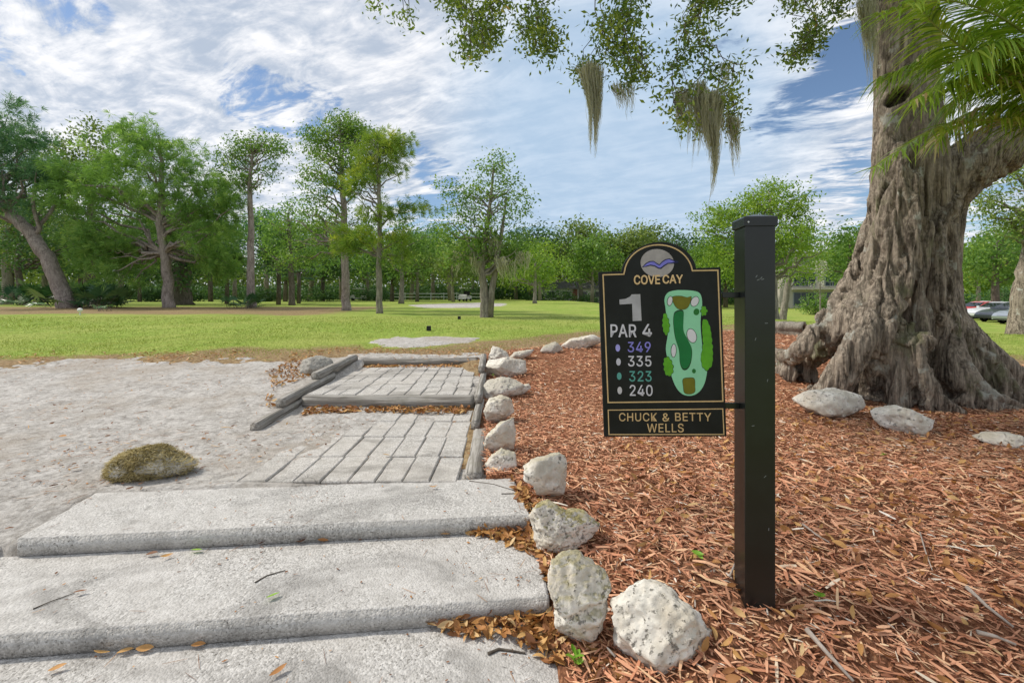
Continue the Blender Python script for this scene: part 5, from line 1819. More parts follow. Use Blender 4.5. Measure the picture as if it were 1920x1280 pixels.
        for _ in range(2):
            pp[1:-1] = (pp[:-2] + pp[1:-1] * 2 + pp[2:]) / 4
        g = G(pp[:, 0] + OX, pp[:, 1] + OY) - oak_base.z
        rr_ = np.interp(t, np.arange(len(p)), rr)
        low = pp[:, 2] - g < .22
        pp[:, 2] = np.where(low, np.maximum(pp[:, 2], g - .02 + 0 * rr_), pp[:, 2])
        pp[:2, 2] -= .03
        mb.tube(pp, rr_, 12)
        # the root is a wall, not a pipe: carry it down to the soil
        k_ = (pp[:, 2] - g < .42)
        if k_.sum() > 3:
            for f_ in (.45,):
                q_ = pp[k_].copy()
                gg = g[k_]
                q_[:, 2] = gg + (q_[:, 2] - gg) * f_ - .02
                mb.tube(q_, rr_[k_], 12)
    # low surface roots creeping away
    for (pts, r0) in (([(1890, 750, -1.25), (1930, 765, -1.5), (1980, 775, -1.7)], .09),
                      ([(1535, 728, -1.05), (1505, 735, -1.2), (1480, 740, -1.35)], .06), ([(1690, 744, -1.25), (1640, 748, -1.35), (1600, 750, -1.4)], .045)):
        p = np.array([np.array(P(q[0], q[1])) - np.array((OX, OY, 0)) for q in pts])
        p[:, 2] = G(p[:, 0] + OX, p[:, 1] + OY) - oak_base.z + .01
        mb.tube(p, np.linspace(r0, r0 * .4, len(p)), 10)
    # raised callus round the knot hole
    vv = np.array((.62, .785, 0))
    e1 = np.array((.785, -.62, 0))
    ax0 = W(1699, 196, 0)
    hc = ax0 - vv * .36 - e1 * .10
    for k in range(14):
        a = k / 14 * 2 * pi
        dx, dz = .150 * cos(a), .135 * sin(a) + .05 * cos(a)
        r = .052 + .045 * max(0, -sin(a)) + .025 * max(0, cos(a))
        off = -.10 + dx
        dep = math.sqrt(max(.015, .365 ** 2 - off ** 2))
        q = ax0 + e1 * off - vv * (dep + .045) + np.array((0, 0, dz - (.03 if sin(a) < 0 else 0)))
        mb.tube([q + vv * .2, q + vv * .03, q - vv * .015], [r * 1.1, r, r * .7], 10)
    ob = mb.obj('trunk', M['bark_oak'], root, smooth=True)
    md = ob.modifiers.new('weld', 'REMESH')
    md.mode = 'VOXEL'
    md.voxel_size = .021
    bpy.context.view_layer.update()
    dgp = bpy.context.evaluated_depsgraph_get()
    me = bpy.data.meshes.new_from_object(ob.evaluated_get(dgp))
    ob.modifiers.clear()
    old = ob.data
    ob.data = me
    bpy.data.meshes.remove(old)
    me.name = 'trunk'
    bm = bmesh.new()
    bm.from_mesh(me)
    for _ in range(3):
        bmesh.ops.smooth_vert(bm, verts=bm.verts, factor=.5, use_axis_x=True, use_axis_y=True, use_axis_z=True)
    bm.normal_update()
    co = np.array([v.co for v in bm.verts])
    nr = np.array([v.normal for v in bm.verts])
    # long vertical furrows, knobs low down
    q = co * np.array((7, 7, .75))
    q = co * np.array((7, 7, .5))
    d = .022 * fbm(q, 4, 5, .6) + .014 * fbm(co * np.array((22, 22, 3.2)), 4, 9, .6)
    rg_ = 1 - np.abs(fbm(co * np.array((4.2, 4.2, .22)) + 3, 3, 41, .5))
    d = d - .065 * sstep(.88, 1.0, rg_) * sstep(3.4, 2.6, co[:, 2])
    rg2 = 1 - np.abs(fbm(co * np.array((13, 13, .9)) + 8, 3, 44, .5))
    d = d - .022 * sstep(.80, 1.0, rg2)
    lowm = sstep(.9, .15, co[:, 2])
    d = d + .022 * lowm * fbm(co * np.array((6, 6, 3)), 4, 12, .5)
    d = d + .015 * fbm(co * 2.2, 3, 14)
    co2 = co + nr * d[:, None]
    # knot hole
    rel = co2 - hc
    h1, h2, hz = rel @ e1, rel @ vv, rel[:, 2]
    e = np.hypot(h1 / .135, (hz - h1 * .35) / .115) + .22 * fbm(co2 * 9, 3, 2)
    push = sstep(1.0, .72, e) * (h2 < .25) * (nr @ vv < .1)
    co2 += vv * (push * .32)[:, None]
    for v, c in zip(bm.verts, co2):
        v.co = c
    for f in bm.faces: f.smooth = True
    bm.to_mesh(me)
    bm.free()
    me.materials.clear()
    me.materials.append(M['bark_oak'])
    # ---- boughs overhead: limbs above the frame carrying the sprays that hang into view
    tipz = W(1680, -200)
    bough_specs = [   # (pixel box of hanging foliage, sprays, distance, drop)
        ((655, 790, -40, 62), 26, 5.6), ((822, 952, -40, 100), 60, 5.4), ((940, 1052, -40, 100), 30, 5.3), ((1062, 1228, -40, 168), 62, 5.2),
        ((1228, 1425, 20, 300), 62, 5.3), ((1300, 1540, -50, 110), 62, 5.6), ((1545, 1668, -60, 62), 22, 6.3)]
    return root, W, tipz, bough_specs


oak, OW, oak_tip, bough_specs = build_oak()


def build_boughs():
    rng = np.random.RandomState(8)
    # envelopes of the sprays seen at the top of the frame, as half-widths by row
    env = [
        [(660, 785, -60), (655, 785, 0), (690, 770, 30), (715, 760, 58)],
        [(840, 960, -60), (830, 955, 0), (825, 950, 40), (840, 935, 75), (860, 905, 105)],
        [(950, 1050, -60), (960, 1040, 0), (965, 1030, 50), (990, 1052, 75), (1000, 1045, 104)],
        [(1065, 1190, -60), (1062, 1205, 0), (1080, 1225, 40), (1065, 1220, 90), (1075, 1215, 130), (1140, 1205, 168)],
        [(1290, 1420, -60), (1285, 1420, 20), (1265, 1410, 90), (1230, 1395, 165), (1240, 1375, 205), (1300, 1370, 245)],
        [(1380, 1530, -60), (1400, 1525, 0), (1420, 1535, 50), (1440, 1530, 90), (1470, 1520, 112)],
        [(1545, 1660, -60), (1550, 1655, 0), (1570, 1640, 40), (1600, 1640, 75)],
    ]
    dist = [5.6, 5.3, 5.4, 5.1, 5.2, 5.6, 6.2]
    nsp = [46, 92, 60, 112, 135, 92, 46]
    labels = []
    ob = Vector(oak_base)
    for e, Y, n in zip(env, dist, nsp):
        rows = np.array(e, float)
        ym = rows[:, 2]
        py = rng.uniform(ym[0], ym[-1], n * 4)
        l, r = np.interp(py, ym, rows[:, 0]), np.interp(py, ym, rows[:, 1])
        px = l + (r - l) * rng.rand(len(py))
        # open, clumped texture
        cl = fbm(np.stack([px / 44, py / 44, px * 0 + Y], 1), 2, int(Y * 10))
        k = np.where(cl > .06)[0][:n]
        px, py = px[k], py[k]
        YY = Y + rng.normal(0, .28, len(px))
        C = np.stack([(px - 960) / FPX * YY, YY, EYE - (py - HZ) / FPX * YY], 1) - np.array(ob)
        mb = MB()
        # carrying limb well above the frame
        mx_ = (rows[0, 0] + rows[0, 1]) / 2
        hub = np.array(((mx_ - 960) / FPX * Y + .25, Y + .1, EYE + (HZ + 95) / FPX * Y)) - np.array(ob)
        limb = bend_curve(np.array(oak_tip) * .96, hub, .06, rng, 8, .03)
        mb.tube(limb, np.linspace(.10, .03, 8), 8, m=0)
        # branchlets: chains from the hub downward
        order = np.argsort(py)
        placed = [hub]
        for i in order:
            q = C[i]
            pa = np.array(placed)
            dd = np.linalg.norm((pa - q) * np.array((1, 1, .6)), axis=1) + (pa[:, 2] < q[2] + .01) * 3
            j = np.argmin(dd)
            a = pa[j]
            cv = bend_curve(a, q, .04, rng, 4, .06)
            mb.tube(cv, np.linspace(.014 if j == 0 else .0065, .003, 4), 4, m=0, cap=False)
            placed.append(q)
        tint = np.clip(rng.normal(.5, .25, len(C)), 0, 1)
        leaf_cards(mb, C, 25, .15, .064, rng, tint, m=1, flat=.3, wr=.40, squash=.9)
        # a few leaves along the twigs
        mid = (C + C[rng.permutation(len(C))]) * .5
        ok = np.linalg.norm(C - mid, axis=1) < .25
        if ok.sum():
            leaf_cards(mb, C[ok] * .5 + mid[ok] * .5, 5, .12, .062, rng, tint[ok], m=1, wr=.4)
        mb.obj('bough', [M['twig'], LEAFM['bough']], oak, tint=True)
    # the main crown, high over the mulch and the sign (above the frame)
    mb = MB()
    cs = []
    for (x, y, z, rx, ry, rz, n) in ((5.2, 6.3, 8.2, 3.2, 2.6, 1.7, 300), (1.8, 5.0, 6.6, 2.6, 1.5, 1.0, 130), (-.6, 4.6, 6.2, 2.2, 1.4, .9, 110), (8.0, 5.6, 7.0, 2.2, 2.2, 1.5, 160), (3.6, 4.0, 6.6, 2.4, 1.3, .9, 150), (-2.9, 3.0, 5.6, 1.9, 1.4, .9, 85)):  # leftmost lobe is added out of view to shade the mulch beside the post
        u = rng.normal(size=(n, 3))
        u /= np.linalg.norm(u, axis=1)[:, None]
        u *= (rng.rand(n) ** .42)[:, None]
        C = np.array((x, y, z)) + u * np.array((rx, ry, rz))
        # never dips into the frame
        C[:, 2] = np.maximum(C[:, 2], EYE + .70 * C[:, 1] + .35)
        cs.append(C - np.array(ob))
        for q in cs[-1][rng.choice(n, 10, False)]:
            mb.tube(bend_curve(np.array(oak_tip), q, .08, rng, 7, .04), np.linspace(.09, .015, 7), 6, m=0, cap=False)
    C = np.concatenate(cs)
    leaf_cards(mb, C, 22, .55, .11, rng, np.clip(rng.normal(.45, .25, len(C)), 0, 1), m=1, wr=.45)
    mb.obj('crown', [M['twig'], LEAFM['bough']], oak, tint=True)


build_boughs()


def moss(label, px, py0, py1, wpx, Y, n, seed, tipdx=0, group='spanish moss hanging from the oak', fat=.0032, ragged=.35):
    """beard of thin tapering strands"""
    rng = np.random.RandomState(seed)
    s = Y / FPX
    top = PY(px, py0, Y)
    L = (py1 - py0) * s
    w = wpx * s
    mb = MB()
    k = 9
    t = np.linspace(0, 1, k)
    tails = [(0.0, 1.0, .11)] + [(rng.uniform(-.42, .42), rng.uniform(.45, .92), rng.uniform(.05, .10)) for _ in range(7)]
    wts = np.array([1.6] + [.6 + q[1] for q in tails[1:]])
    wob = rng.uniform(0, 6.28, 4)
    for i in range(n):
        uc, lf, sg = tails[rng.choice(len(tails), p=wts / wts.sum())]
        u = uc + rng.normal(0, sg * 1.6)
        v = rng.normal(0, .16)
        ln = L * lf * (1 - min(.6, abs(u - uc) * 1.6)) * rng.uniform(.45, 1.08)
        st = rng.uniform(0, .20) * L * (1 + ragged * rng.rand()) * lf
        x0, y0 = u * w, v * w
        x1, y1 = (uc * .8 + (u - uc) * .35) * w + tipdx * s * (ln / L), v * w * .4
        ph, fr, am = rng.rand() * 6.28, rng.uniform(6, 16), rng.uniform(.004, .016) * (Y / 5)
        zz_ = (st + np.maximum(ln - st, ln * .3) * t) / L
        xs = x0 + (x1 - x0) * t + am * np.sin(ph + fr * t) * (.3 + t) + w * .10 * np.sin(wob[0] + 5.5 * zz_) * zz_
        ys = y0 + (y1 - y0) * t + am * np.cos(ph * 1.7 + fr * .8 * t) + w * .10 * np.sin(wob[1] + 4.5 * zz_) * zz_
        zs = -zz_ * L
        ww = fat * rng.uniform(.6, 1.4) * (1 - t * .75)
        a = rng.rand() * pi
        P_ = np.stack([xs, ys, zs], 1)
        d = np.stack([np.cos(a + t * 2.5), np.sin(a + t * 2.5), t * 0], 1) * ww[:, None]
        V = np.stack([P_ - d, P_ + d], 1).reshape(-1, 3)
        Q = [(2 * j, 2 * j + 1, 2 * j + 3, 2 * j + 2) for j in range(k - 1)]
        mb.add(V, Q, tint=np.full(k - 1, np.clip(rng.normal(.5, .22), 0, 1)))
    o = mb.obj('spanish_moss', MOSS, tint=True, loc=top)
    return tag(o, label, 'spanish moss', group)


moss('long single spear of spanish moss left of the sign, thick at the top', 1112, 118, 308, 52, 5.1, 900, 1, 10, fat=.0036)
moss('short wispy spanish moss to the right of the long spear', 1165, 155, 232, 50, 5.1, 180, 2, 18)
moss('longest central beard of spanish moss above the sign', 1338, 170, 384, 62, 5.05, 1000, 3, -4, fat=.0036)
moss('spanish moss beard left of the longest central one, shorter', 1305, 150, 315, 36, 5.1, 320, 4, -2)
moss('thin spanish moss strand at the far left of the right-hand bough', 1274, 165, 285, 22, 5.1, 160, 5, 2)
moss('spanish moss strands at the right edge of the hanging bough', 1368, 215, 335, 32, 5.1, 240, 6, 8)
moss('grey spanish moss wisp hanging high in the right-hand bough', 1357, 115, 190, 26, 5.3, 70, 7, -2)
moss('ragged grey spanish moss against the big trunk at the frame top', 1622, -10, 200, 44, 5.6, 420, 8, 12)


# ================================================================== PALM
def build_palm():
    rng = np.random.RandomState(31)
    Y0 = 4.1
    hub = PY(2035, 165, Y0)
    gx, gy = hub.x + .10, hub.y + .1
    gz = float(G(gx, gy))
    root = empty('palm_tree', (gx, gy, gz))
    tag(root, 'feathery green palm whose fronds reach in from the upper right corner', 'palm')
    hb = np.array(hub) - np.array((gx, gy, gz))
    mb = MB()
    ts = np.linspace(0, 1, 16)
    mb.tube(np.stack([.0 + hb[0] * ts ** 2, hb[1] * ts ** 2, -.1 + (hb[2] + .0) * ts], 1), .13 + .02 * np.sin(ts * 50) + .05 * np.exp(-ts * 8), 14)
    mb.obj('trunk', M['bark_grey'], root, smooth=True)

    def frond(ctrl, ll, dry=0.0, droop=.55, n=100, green='palm'):
        """ctrl: rachis control points in palm space"""
        c = np.array(ctrl, float)
        t = np.linspace(0, len(c) - 1, 40)
        # catmull-ish smoothing
        p = np.stack([np.interp(t, np.arange(len(c)), c[:, k]) for k in range(3)], 1)
        for _ in range(12):
            p[1:-1] = (p[:-2] + 2 * p[1:-1] + p[2:]) / 4
        f = MB()
        f.tube(p, np.linspace(.017, .003, len(p)), 6, m=1)
        tan = np.gradient(p, axis=0)
        tan /= np.linalg.norm(tan, axis=1)[:, None]
        for i in range(n):
            s = .10 + .90 * i / (n - 1)
            j = s * (len(p) - 1)
            q = np.array([np.interp(j, np.arange(len(p)), p[:, k]) for k in range(3)])
            tg = np.array([np.interp(j, np.arange(len(p)), tan[:, k]) for k in range(3)])
            side = np.cross(tg, (0, 0, 1.0))
            side /= np.linalg.norm(side) + 1e-9
            up = np.cross(side, tg)
            L = ll * (.35 + .65 * np.sin(pi * min(1, .18 + s * .80))) * rng.uniform(.85, 1.1)
            for sg in (-1, 1):
                fwd = .45 + .65 * s + rng.normal(0, .08)
                d0 = side * sg * 1.0 + tg * fwd + up * rng.uniform(.05, .45)
                d0 /= np.linalg.norm(d0)
                k = 6
                tt = np.linspace(0, 1, k)
                dr = droop * rng.uniform(.6, 1.4)
                cp = q + d0 * (tt * L)[:, None]
                cp[:, 2] -= dr * L * tt ** 2
                cp += np.outer(tt ** 2, rng.normal(0, .03, 3))
                w = .0095 * np.array([.6, 1, 1, .85, .55, .08]) * rng.uniform(.8, 1.2)
                wd = np.cross(d0, up)
                wd = wd / (np.linalg.norm(wd) + 1e-9) + rng.normal(0, .25, 3)
                wd /= np.linalg.norm(wd)
                V = np.stack([cp - wd * w[:, None], cp + wd * w[:, None]], 1).reshape(-1, 3)
                Q = [(2 * a, 2 * a + 1, 2 * a + 3, 2 * a + 2) for a in range(k - 1)]
                isdry = rng.rand() < dry
                f.add(V, Q, m=2 if isdry else 0, tint=np.full(k - 1, np.clip(rng.normal(.5, .22), 0, 1)))
        f.obj('frond', [LEAFM[green], plain('palm rib', (.24, .28, .07), .5, .3, .15, 20) if 'palm rib' not in bpy.data.materials else bpy.data.materials['palm rib'], LEAFM['palm_dry']], root, tint=True)

    off = np.array((gx, gy, gz))
    w = lambda px, py, Y: np.array(PY(px, py, Y)) - off
    frond([hb, w(1960, 90, 3.95), w(1870, 25, 3.8), w(1770, -5, 3.7), w(1640, 28, 3.6)], .46, .0, .5)
    frond([hb, w(1930, 150, 4.0), w(1850, 118, 3.95), w(1760, 60, 3.9), w(1690, -30, 3.9)], .48, .0, .7)
    frond([hb, w(1940, 160, 4.2), w(1840, 125, 4.3), w(1740, 112, 4.35), w(1650, 146, 4.4)], .46, .0, .75)
    frond([hb, w(1950, 175, 4.1), w(1860, 150, 4.1), w(1780, 150, 4.05), w(1710, 190, 4.0)], .42, .08, .8)
    frond([hb, w(1960, 240, 4.2), w(1870, 222, 4.25), w(1760, 232, 4.25), w(1642, 312, 4.2)], .38, .04, .55)
    frond([hb, w(1975, 215, 4.3), w(1900, 195, 4.5), w(1820, 205, 4.6), w(1755, 262, 4.6)], .40, .45, .9)
    frond([hb, w(1975, 120, 4.3), w(1930, 40, 4.4), w(1860, -40, 4.5), w(1770, -90, 4.6)], .50, .0, .8)
    frond([hb, w(1990, 100, 4.0), w(1950, 10, 3.9), w(1900, -60, 3.8), w(1820, -110, 3.7)], .52, .0, .8)
    frond([hb, w(1950, 120, 4.4), w(1880, 70, 4.6), w(1810, 60, 4.7), w(1720, 110, 4.75)], .46, .05, .9)
    frond([hb, w(1965, 170, 4.5), w(1900, 140, 4.7), w(1830, 150, 4.8), w(1770, 205, 4.85)], .42, .2, .95)
    frond([hb, w(1970, 140, 3.9), w(1920, 90, 3.8), w(1860, 80, 3.75), w(1790, 120, 3.7)], .44, .0, .9)
    frond([hb, w(1990, 60, 4.1), w(1975, -60, 4.1), w(1940, -160, 4.1), w(1860, -240, 4.1)], .5)
    frond([hb, w(2100, 80, 4.2), w(2190, 60, 4.3), w(2290, 110, 4.4), w(2360, 220, 4.4)], .5)
    frond([hb, w(2090, 40, 4.4), w(2150, -60, 4.8), w(2200, -90, 5.3), w(2230, -40, 5.7)], .5)
    frond([hb, w(2060, 100, 3.8), w(2110, 60, 3.3), w(2190, 80, 2.9), w(2300, 180, 2.6)], .5)
    frond([hb, w(2110, 150, 4.2), w(2200, 180, 4.3), w(2280, 260, 4.3)], .45)


build_palm()

# ================================================================== TREES ACROSS THE LAWN
TL = 'specimen trees on the lawn'
# broad full pine
make_tree('pine_tree', 'broad full pine with a wide fluffy crown and pale straight trunk', 'tree', None, 318, 577,
          [(300, 300, 90, 62, 150), (215, 365, 100, 60, 150), (385, 360, 80, 60, 120), (160, 350, 50, 50, 60), (300, 400, 110, 70, 130), (205, 450, 70, 45, 75), (390, 430, 70, 48, 70),
           (215, 490, 66, 48, 130), (380, 495, 52, 32, 70), (265, 265, 60, 32, 46), (430, 400, 40, 50, 40), (165, 425, 40, 40, 36)],
          'bark_pine', 'pine', trunk=[(318, 577, .32), (312, 500, .28), (304, 420, .24), (301, 330, .15), (300, 255, .05)], tr=.40, style='needle', spread=.62, per=22, seed=2, limbs=70, needle=(.46, .034), tint0=.58)
make_tree('oak_tree', 'dark trunked oak standing right behind the broad full pine', 'tree', None, 340, 572,
          [(330, 430, 75, 60, 60), (395, 455, 60, 55, 50), (270, 460, 55, 50, 40), (345, 510, 60, 30, 20)], 'bark_dark', 'dark', Y=38, trunk=[(338, 572, .85), (338, 500, .62), (345, 420, .35)], tr=.8, size=.32, spread=1.1, per=26, seed=3, limbs=14)
# leaning pine at the left
make_tree('pine_tree', 'grey pine leaning steeply left at the left edge of the photo', 'tree', None, 135, 569,
          [(30, 320, 62, 45, 70), (-20, 270, 70, 60, 70), (20, 245, 50, 34, 40), (70, 330, 45, 30, 34), (-60, 340, 70, 60, 60), (15, 385, 60, 35, 50), (60, 265, 28, 18, 14), (25, 205, 30, 22, 14)],
          'bark_pine', 'pine_teal', Y=29, trunk=[(132, 569, .46), (92, 490, .40), (52, 430, .35), (0, 380, .28), (-60, 320, .16)], tr=.44, style='needle', spread=.6, per=20, seed=4, limbs=40, needle=(.45, .036))
# tall bare pine with umbrella crown
make_tree('pine_tree', 'tall bare-trunked pine with a thin umbrella crown', 'tree', None, 470, 573,
          [(478, 268, 55, 24, 70), (430, 285, 38, 22, 40), (520, 285, 28, 24, 30), (445, 315, 36, 18, 20), (505, 320, 28, 20, 20), (470, 345, 34, 20, 14)],
          'bark_pine', 'oak', Y=30, trunk=[(472, 573, .26), (470, 500, .22), (469, 420, .18), (467, 340, .14), (474, 285, .07)], tr=.28, size=.17, spread=.50, per=26, seed=5, limbs=44)
# tall tree C
make_tree('pine_tree', 'tallest open pine in the middle with a dark upright crown', 'tree', None, 649, 583,
          [(640, 240, 44, 30, 74), (600, 268, 36, 34, 52), (672, 262, 30, 34, 40), (640, 320, 66, 48, 100), (592, 340, 40, 44, 44), (690, 330, 30, 40, 30), (615, 400, 56, 40, 44), (565, 420, 50, 40, 40), (545, 480, 48, 34, 32), (675, 420, 36, 30, 26), (600, 470, 40, 26, 16)],
          'bark_pine', 'oak', Y=25, trunk=[(649, 583, .23), (646, 500, .20), (645, 400, .165), (641, 300, .12), (640, 225, .04)], tr=.27, size=.145, spread=.44, per=36, seed=6, limbs=64, tint0=.58)
make_tree('pine_tree', 'slender yellow green pine just right of the tallest pine', 'tree', None, 712, 589,
          [(700, 270, 42, 30, 60), (740, 280, 26, 26, 26), (690, 320, 40, 30, 40), (755, 262, 14, 14, 8), (745, 310, 22, 26, 18), (715, 400, 52, 20, 26), (780, 390, 36, 10, 18), (660, 350, 28, 20, 20), (700, 450, 50, 22, 30), (655, 462, 34, 14, 20), (760, 450, 28, 14, 12), (735, 485, 34, 16, 16), (650, 440, 22, 14, 10)],
          'bark_grey', 'pine_yellow', Y=21.5, trunk=[(712, 589, .155), (711, 500, .135), (713, 420, .11), (709, 330, .08), (706, 255, .03)], tr=.15, style='needle', spread=.40, per=20, seed=7, limbs=60, needle=(.34, .026))
# moss oak
make_tree('oak_tree', 'forked oak hung with spanish moss in the middle of the lawn', 'tree', None, 911, 595,
          [(925, 310, 38, 26, 34), (950, 360, 48, 36, 44), (890, 350, 40, 32, 30), (855, 380, 36, 34, 26), (965, 400, 34, 26, 24), (905, 415, 60, 32, 44), (840, 430, 30, 26, 18), (905, 460, 48, 32, 90), (955, 475, 44, 30, 70), (860, 475, 36, 26, 40), (985, 455, 24, 22, 12), (830, 345, 22, 18, 8)],
          'bark_grey', 'oak', Y=18.5, trunk=[(906, 596, .18), (908, 545, .16), (903, 500, .12), (915, 420, .09), (925, 320, .03)], tr=.21, size=.125, spread=.36, per=20, seed=8, limbs=70,
          extra_trunks=[[(918, 596, .05, .16), (922, 545, .05, .13), (930, 500, 0, .12), (940, 440, 0, .08), (950, 370, 0, .03)]], tint0=.6)
for k, (px, a, b, w_, n, lab) in enumerate(((893, 470, 545, 40, 90, 'spanish moss curtain on the left of the forked oak'), (955, 480, 560, 54, 120, 'widest spanish moss curtain on the right of the forked oak'),
                                         (860, 470, 530, 34, 60, 'wispy spanish moss at the far left of the forked oak'), (985, 470, 530, 36, 60, 'spanish moss at the far right of the forked oak'),
                                         (922, 440, 510, 44, 70, 'spanish moss in the fork of the lawn oak'))):
    moss(lab, px, a, b, w_, 18.3 - .2 * (k % 2), n, 40 + k, 0, 'spanish moss hanging from the forked oak', fat=.016, ragged=.6)

make_tree('oak_tree', 'olive green tree filling the space between the bare pine and the tallest pine', 'tree', None, 548, 566,
          [(540, 400, 50, 40, 40), (500, 430, 46, 40, 40), (585, 440, 50, 40, 40), (530, 470, 60, 36, 40), (600, 490, 46, 30, 26)], 'bark_dark', 'pine', Y=37, trunk=[(548, 566, .24), (545, 480, .2), (540, 400, .08)], tr=.22, size=.24, spread=.75, per=26, seed=31, limbs=20)
make_tree('oak_tree', 'rounded green tree just behind the slender yellow green pine', 'tree', None, 752, 564,
          [(755, 440, 40, 34, 34), (720, 470, 46, 34, 36), (790, 465, 40, 34, 34), (760, 500, 56, 28, 30), (690, 490, 34, 28, 20)], 'bark_grey', 'oak', Y=44, trunk=[(752, 564, .26), (755, 440, .1)], tr=.24, size=.28, spread=.85, per=26, seed=32, limbs=16)
make_tree('maple_tree', 'yellow green tree behind the right side of the forked oak', 'tree', None, 1003, 563,
          [(1000, 490, 40, 30, 34), (1040, 500, 40, 28, 30), (965, 505, 34, 26, 24), (1010, 525, 50, 20, 24)], 'bark_grey', 'bright', Y=46, trunk=[(1003, 563, .22), (1004, 490, .1)], tr=.2, size=.26, spread=.8, per=26, seed=33, limbs=12)
# right-hand group behind the sign
make_tree('maple_tree', 'bright green tree rising behind the sign post', 'tree', None, 1452, 592,
          [(1450, 360, 50, 30, 46), (1400, 400, 62, 40, 60), (1490, 400, 46, 40, 46), (1350, 430, 56, 36, 52), (1440, 460, 70, 40, 64), (1360, 490, 60, 40, 50), (1500, 470, 44, 50, 46), (1420, 520, 60, 22, 24), (1330, 400, 26, 20, 12)],
          'bark_grey', 'bright', Y=22, trunk=[(1452, 592, .22), (1448, 530, .19), (1440, 460, .14), (1445, 370, .05)], tr=.21, size=.14, spread=.44, per=44, seed=9, limbs=40, tint0=.55)
make_tree('maple_tree', 'leaning pale-trunked tree just right of the sign post', 'tree', None, 1468, 578,
          [(1490, 470, 46, 40, 46), (1520, 440, 26, 30, 26), (1500, 510, 40, 24, 26)], 'bark_grey', 'bright', Y=27, trunk=[(1466, 578, .20), (1476, 540, .17), (1492, 480, .10)], tr=.19, size=.16, spread=.5, per=24, seed=10, limbs=16)
make_tree('oak_tree', 'green tree filling the gap between post and big trunk', 'tree', None, 1590, 572,
          [(1590, 460, 46, 36, 40), (1560, 490, 36, 28, 26), (1625, 480, 40, 40, 36), (1600, 520, 50, 24, 24), (1580, 440, 24, 18, 12)], 'bark_dark', 'oak', Y=36, trunk=[(1590, 572, .3), (1592, 450, .1)], tr=.28, size=.26, spread=.85, per=26, seed=12, limbs=14)
make_tree('crape_myrtle', 'pale blossoming shrub left of the big trunk', 'shrub', None, 1538, 572, [(1545, 500, 14, 20, 12), (1530, 525, 16, 16, 8)], 'bark_grey',
          leafy('pale blossom', [(0, (.35, .36, .28)), (1, (.66, .64, .60))], .3, .6), Y=32, tr=.06, size=.14, spread=.35, per=18, seed=13, limbs=6)
# right of the oak
make_tree('oak_tree', 'brown-trunked tree at the right edge of the photo', 'tree', None, 1915, 620,
          [(1915, 330, 60, 44, 60), (1870, 380, 44, 34, 40), (1960, 390, 60, 50, 50), (1900, 420, 56, 26, 34), (1985, 320, 50, 50, 40)], 'bark_oak', 'olive', Y=17.5, trunk=[(1913, 620, .34), (1918, 540, .30), (1932, 470, .24), (1945, 380, .12)], tr=.32, size=.13, spread=.40, per=24, seed=14, limbs=34, tint0=.62)
make_tree('oak_tree', 'green tree beyond the parked cars', 'tree', None, 1865, 590,
          [(1850, 470, 60, 40, 60), (1900, 450, 50, 44, 50), (1830, 500, 40, 30, 30), (1880, 510, 60, 26, 40), (1930, 500, 50, 40, 40)], 'bark_dark', 'oak', Y=40, trunk=[(1865, 590, .35), (1868, 460, .15)], tr=.33, size=.28, spread=.9, per=28, seed=15, limbs=16)


def bush(name, label, px, py, Y, w, h, n, leaf, size, spread, per=24, seed=1, group=None, cat='bush'):
    rng = np.random.RandomState(seed)
    x = (px - 960) / FPX * Y
    b = Vector((x, Y, float(G(x, Y))))
    root = empty(name, b)
    tag(root, label, cat, group)
    u = rng.normal(size=(n, 3))
    u /= np.linalg.norm(u, axis=1)[:, None]
    u *= (rng.rand(n) ** .4)[:, None]
    C = u * np.array((w / 2, min(w, 3) / 2.6, h / 2)) + np.array((0, 0, h / 2))
    C[:, 2] *= (1 - .25 * np.abs(C[:, 0]) / (w / 2))
    mb = MB()
    leaf_cards(mb, C, per, spread, size, rng, np.clip(rng.normal(.5, .25, n), 0, 1))
    mb.obj('foliage', LEAFM[leaf], root, tint=True)
    st = MB()
    for q in C[rng.choice(n, min(14, n), False)]:
        st.tube(bend_curve((q[0] * .25, 0, -.1), q, .05, rng, 5, .05), np.linspace(.035, .008, 5), 5, cap=False)
    st.obj('stem', M['bark_dark'], root, smooth=True)
    return root


bush('hedge_bush', 'clipped dark green hedge behind the silver cars', 1890, 575, 52, 9, 3.4, 110, 'dark', .24, .6, seed=3)


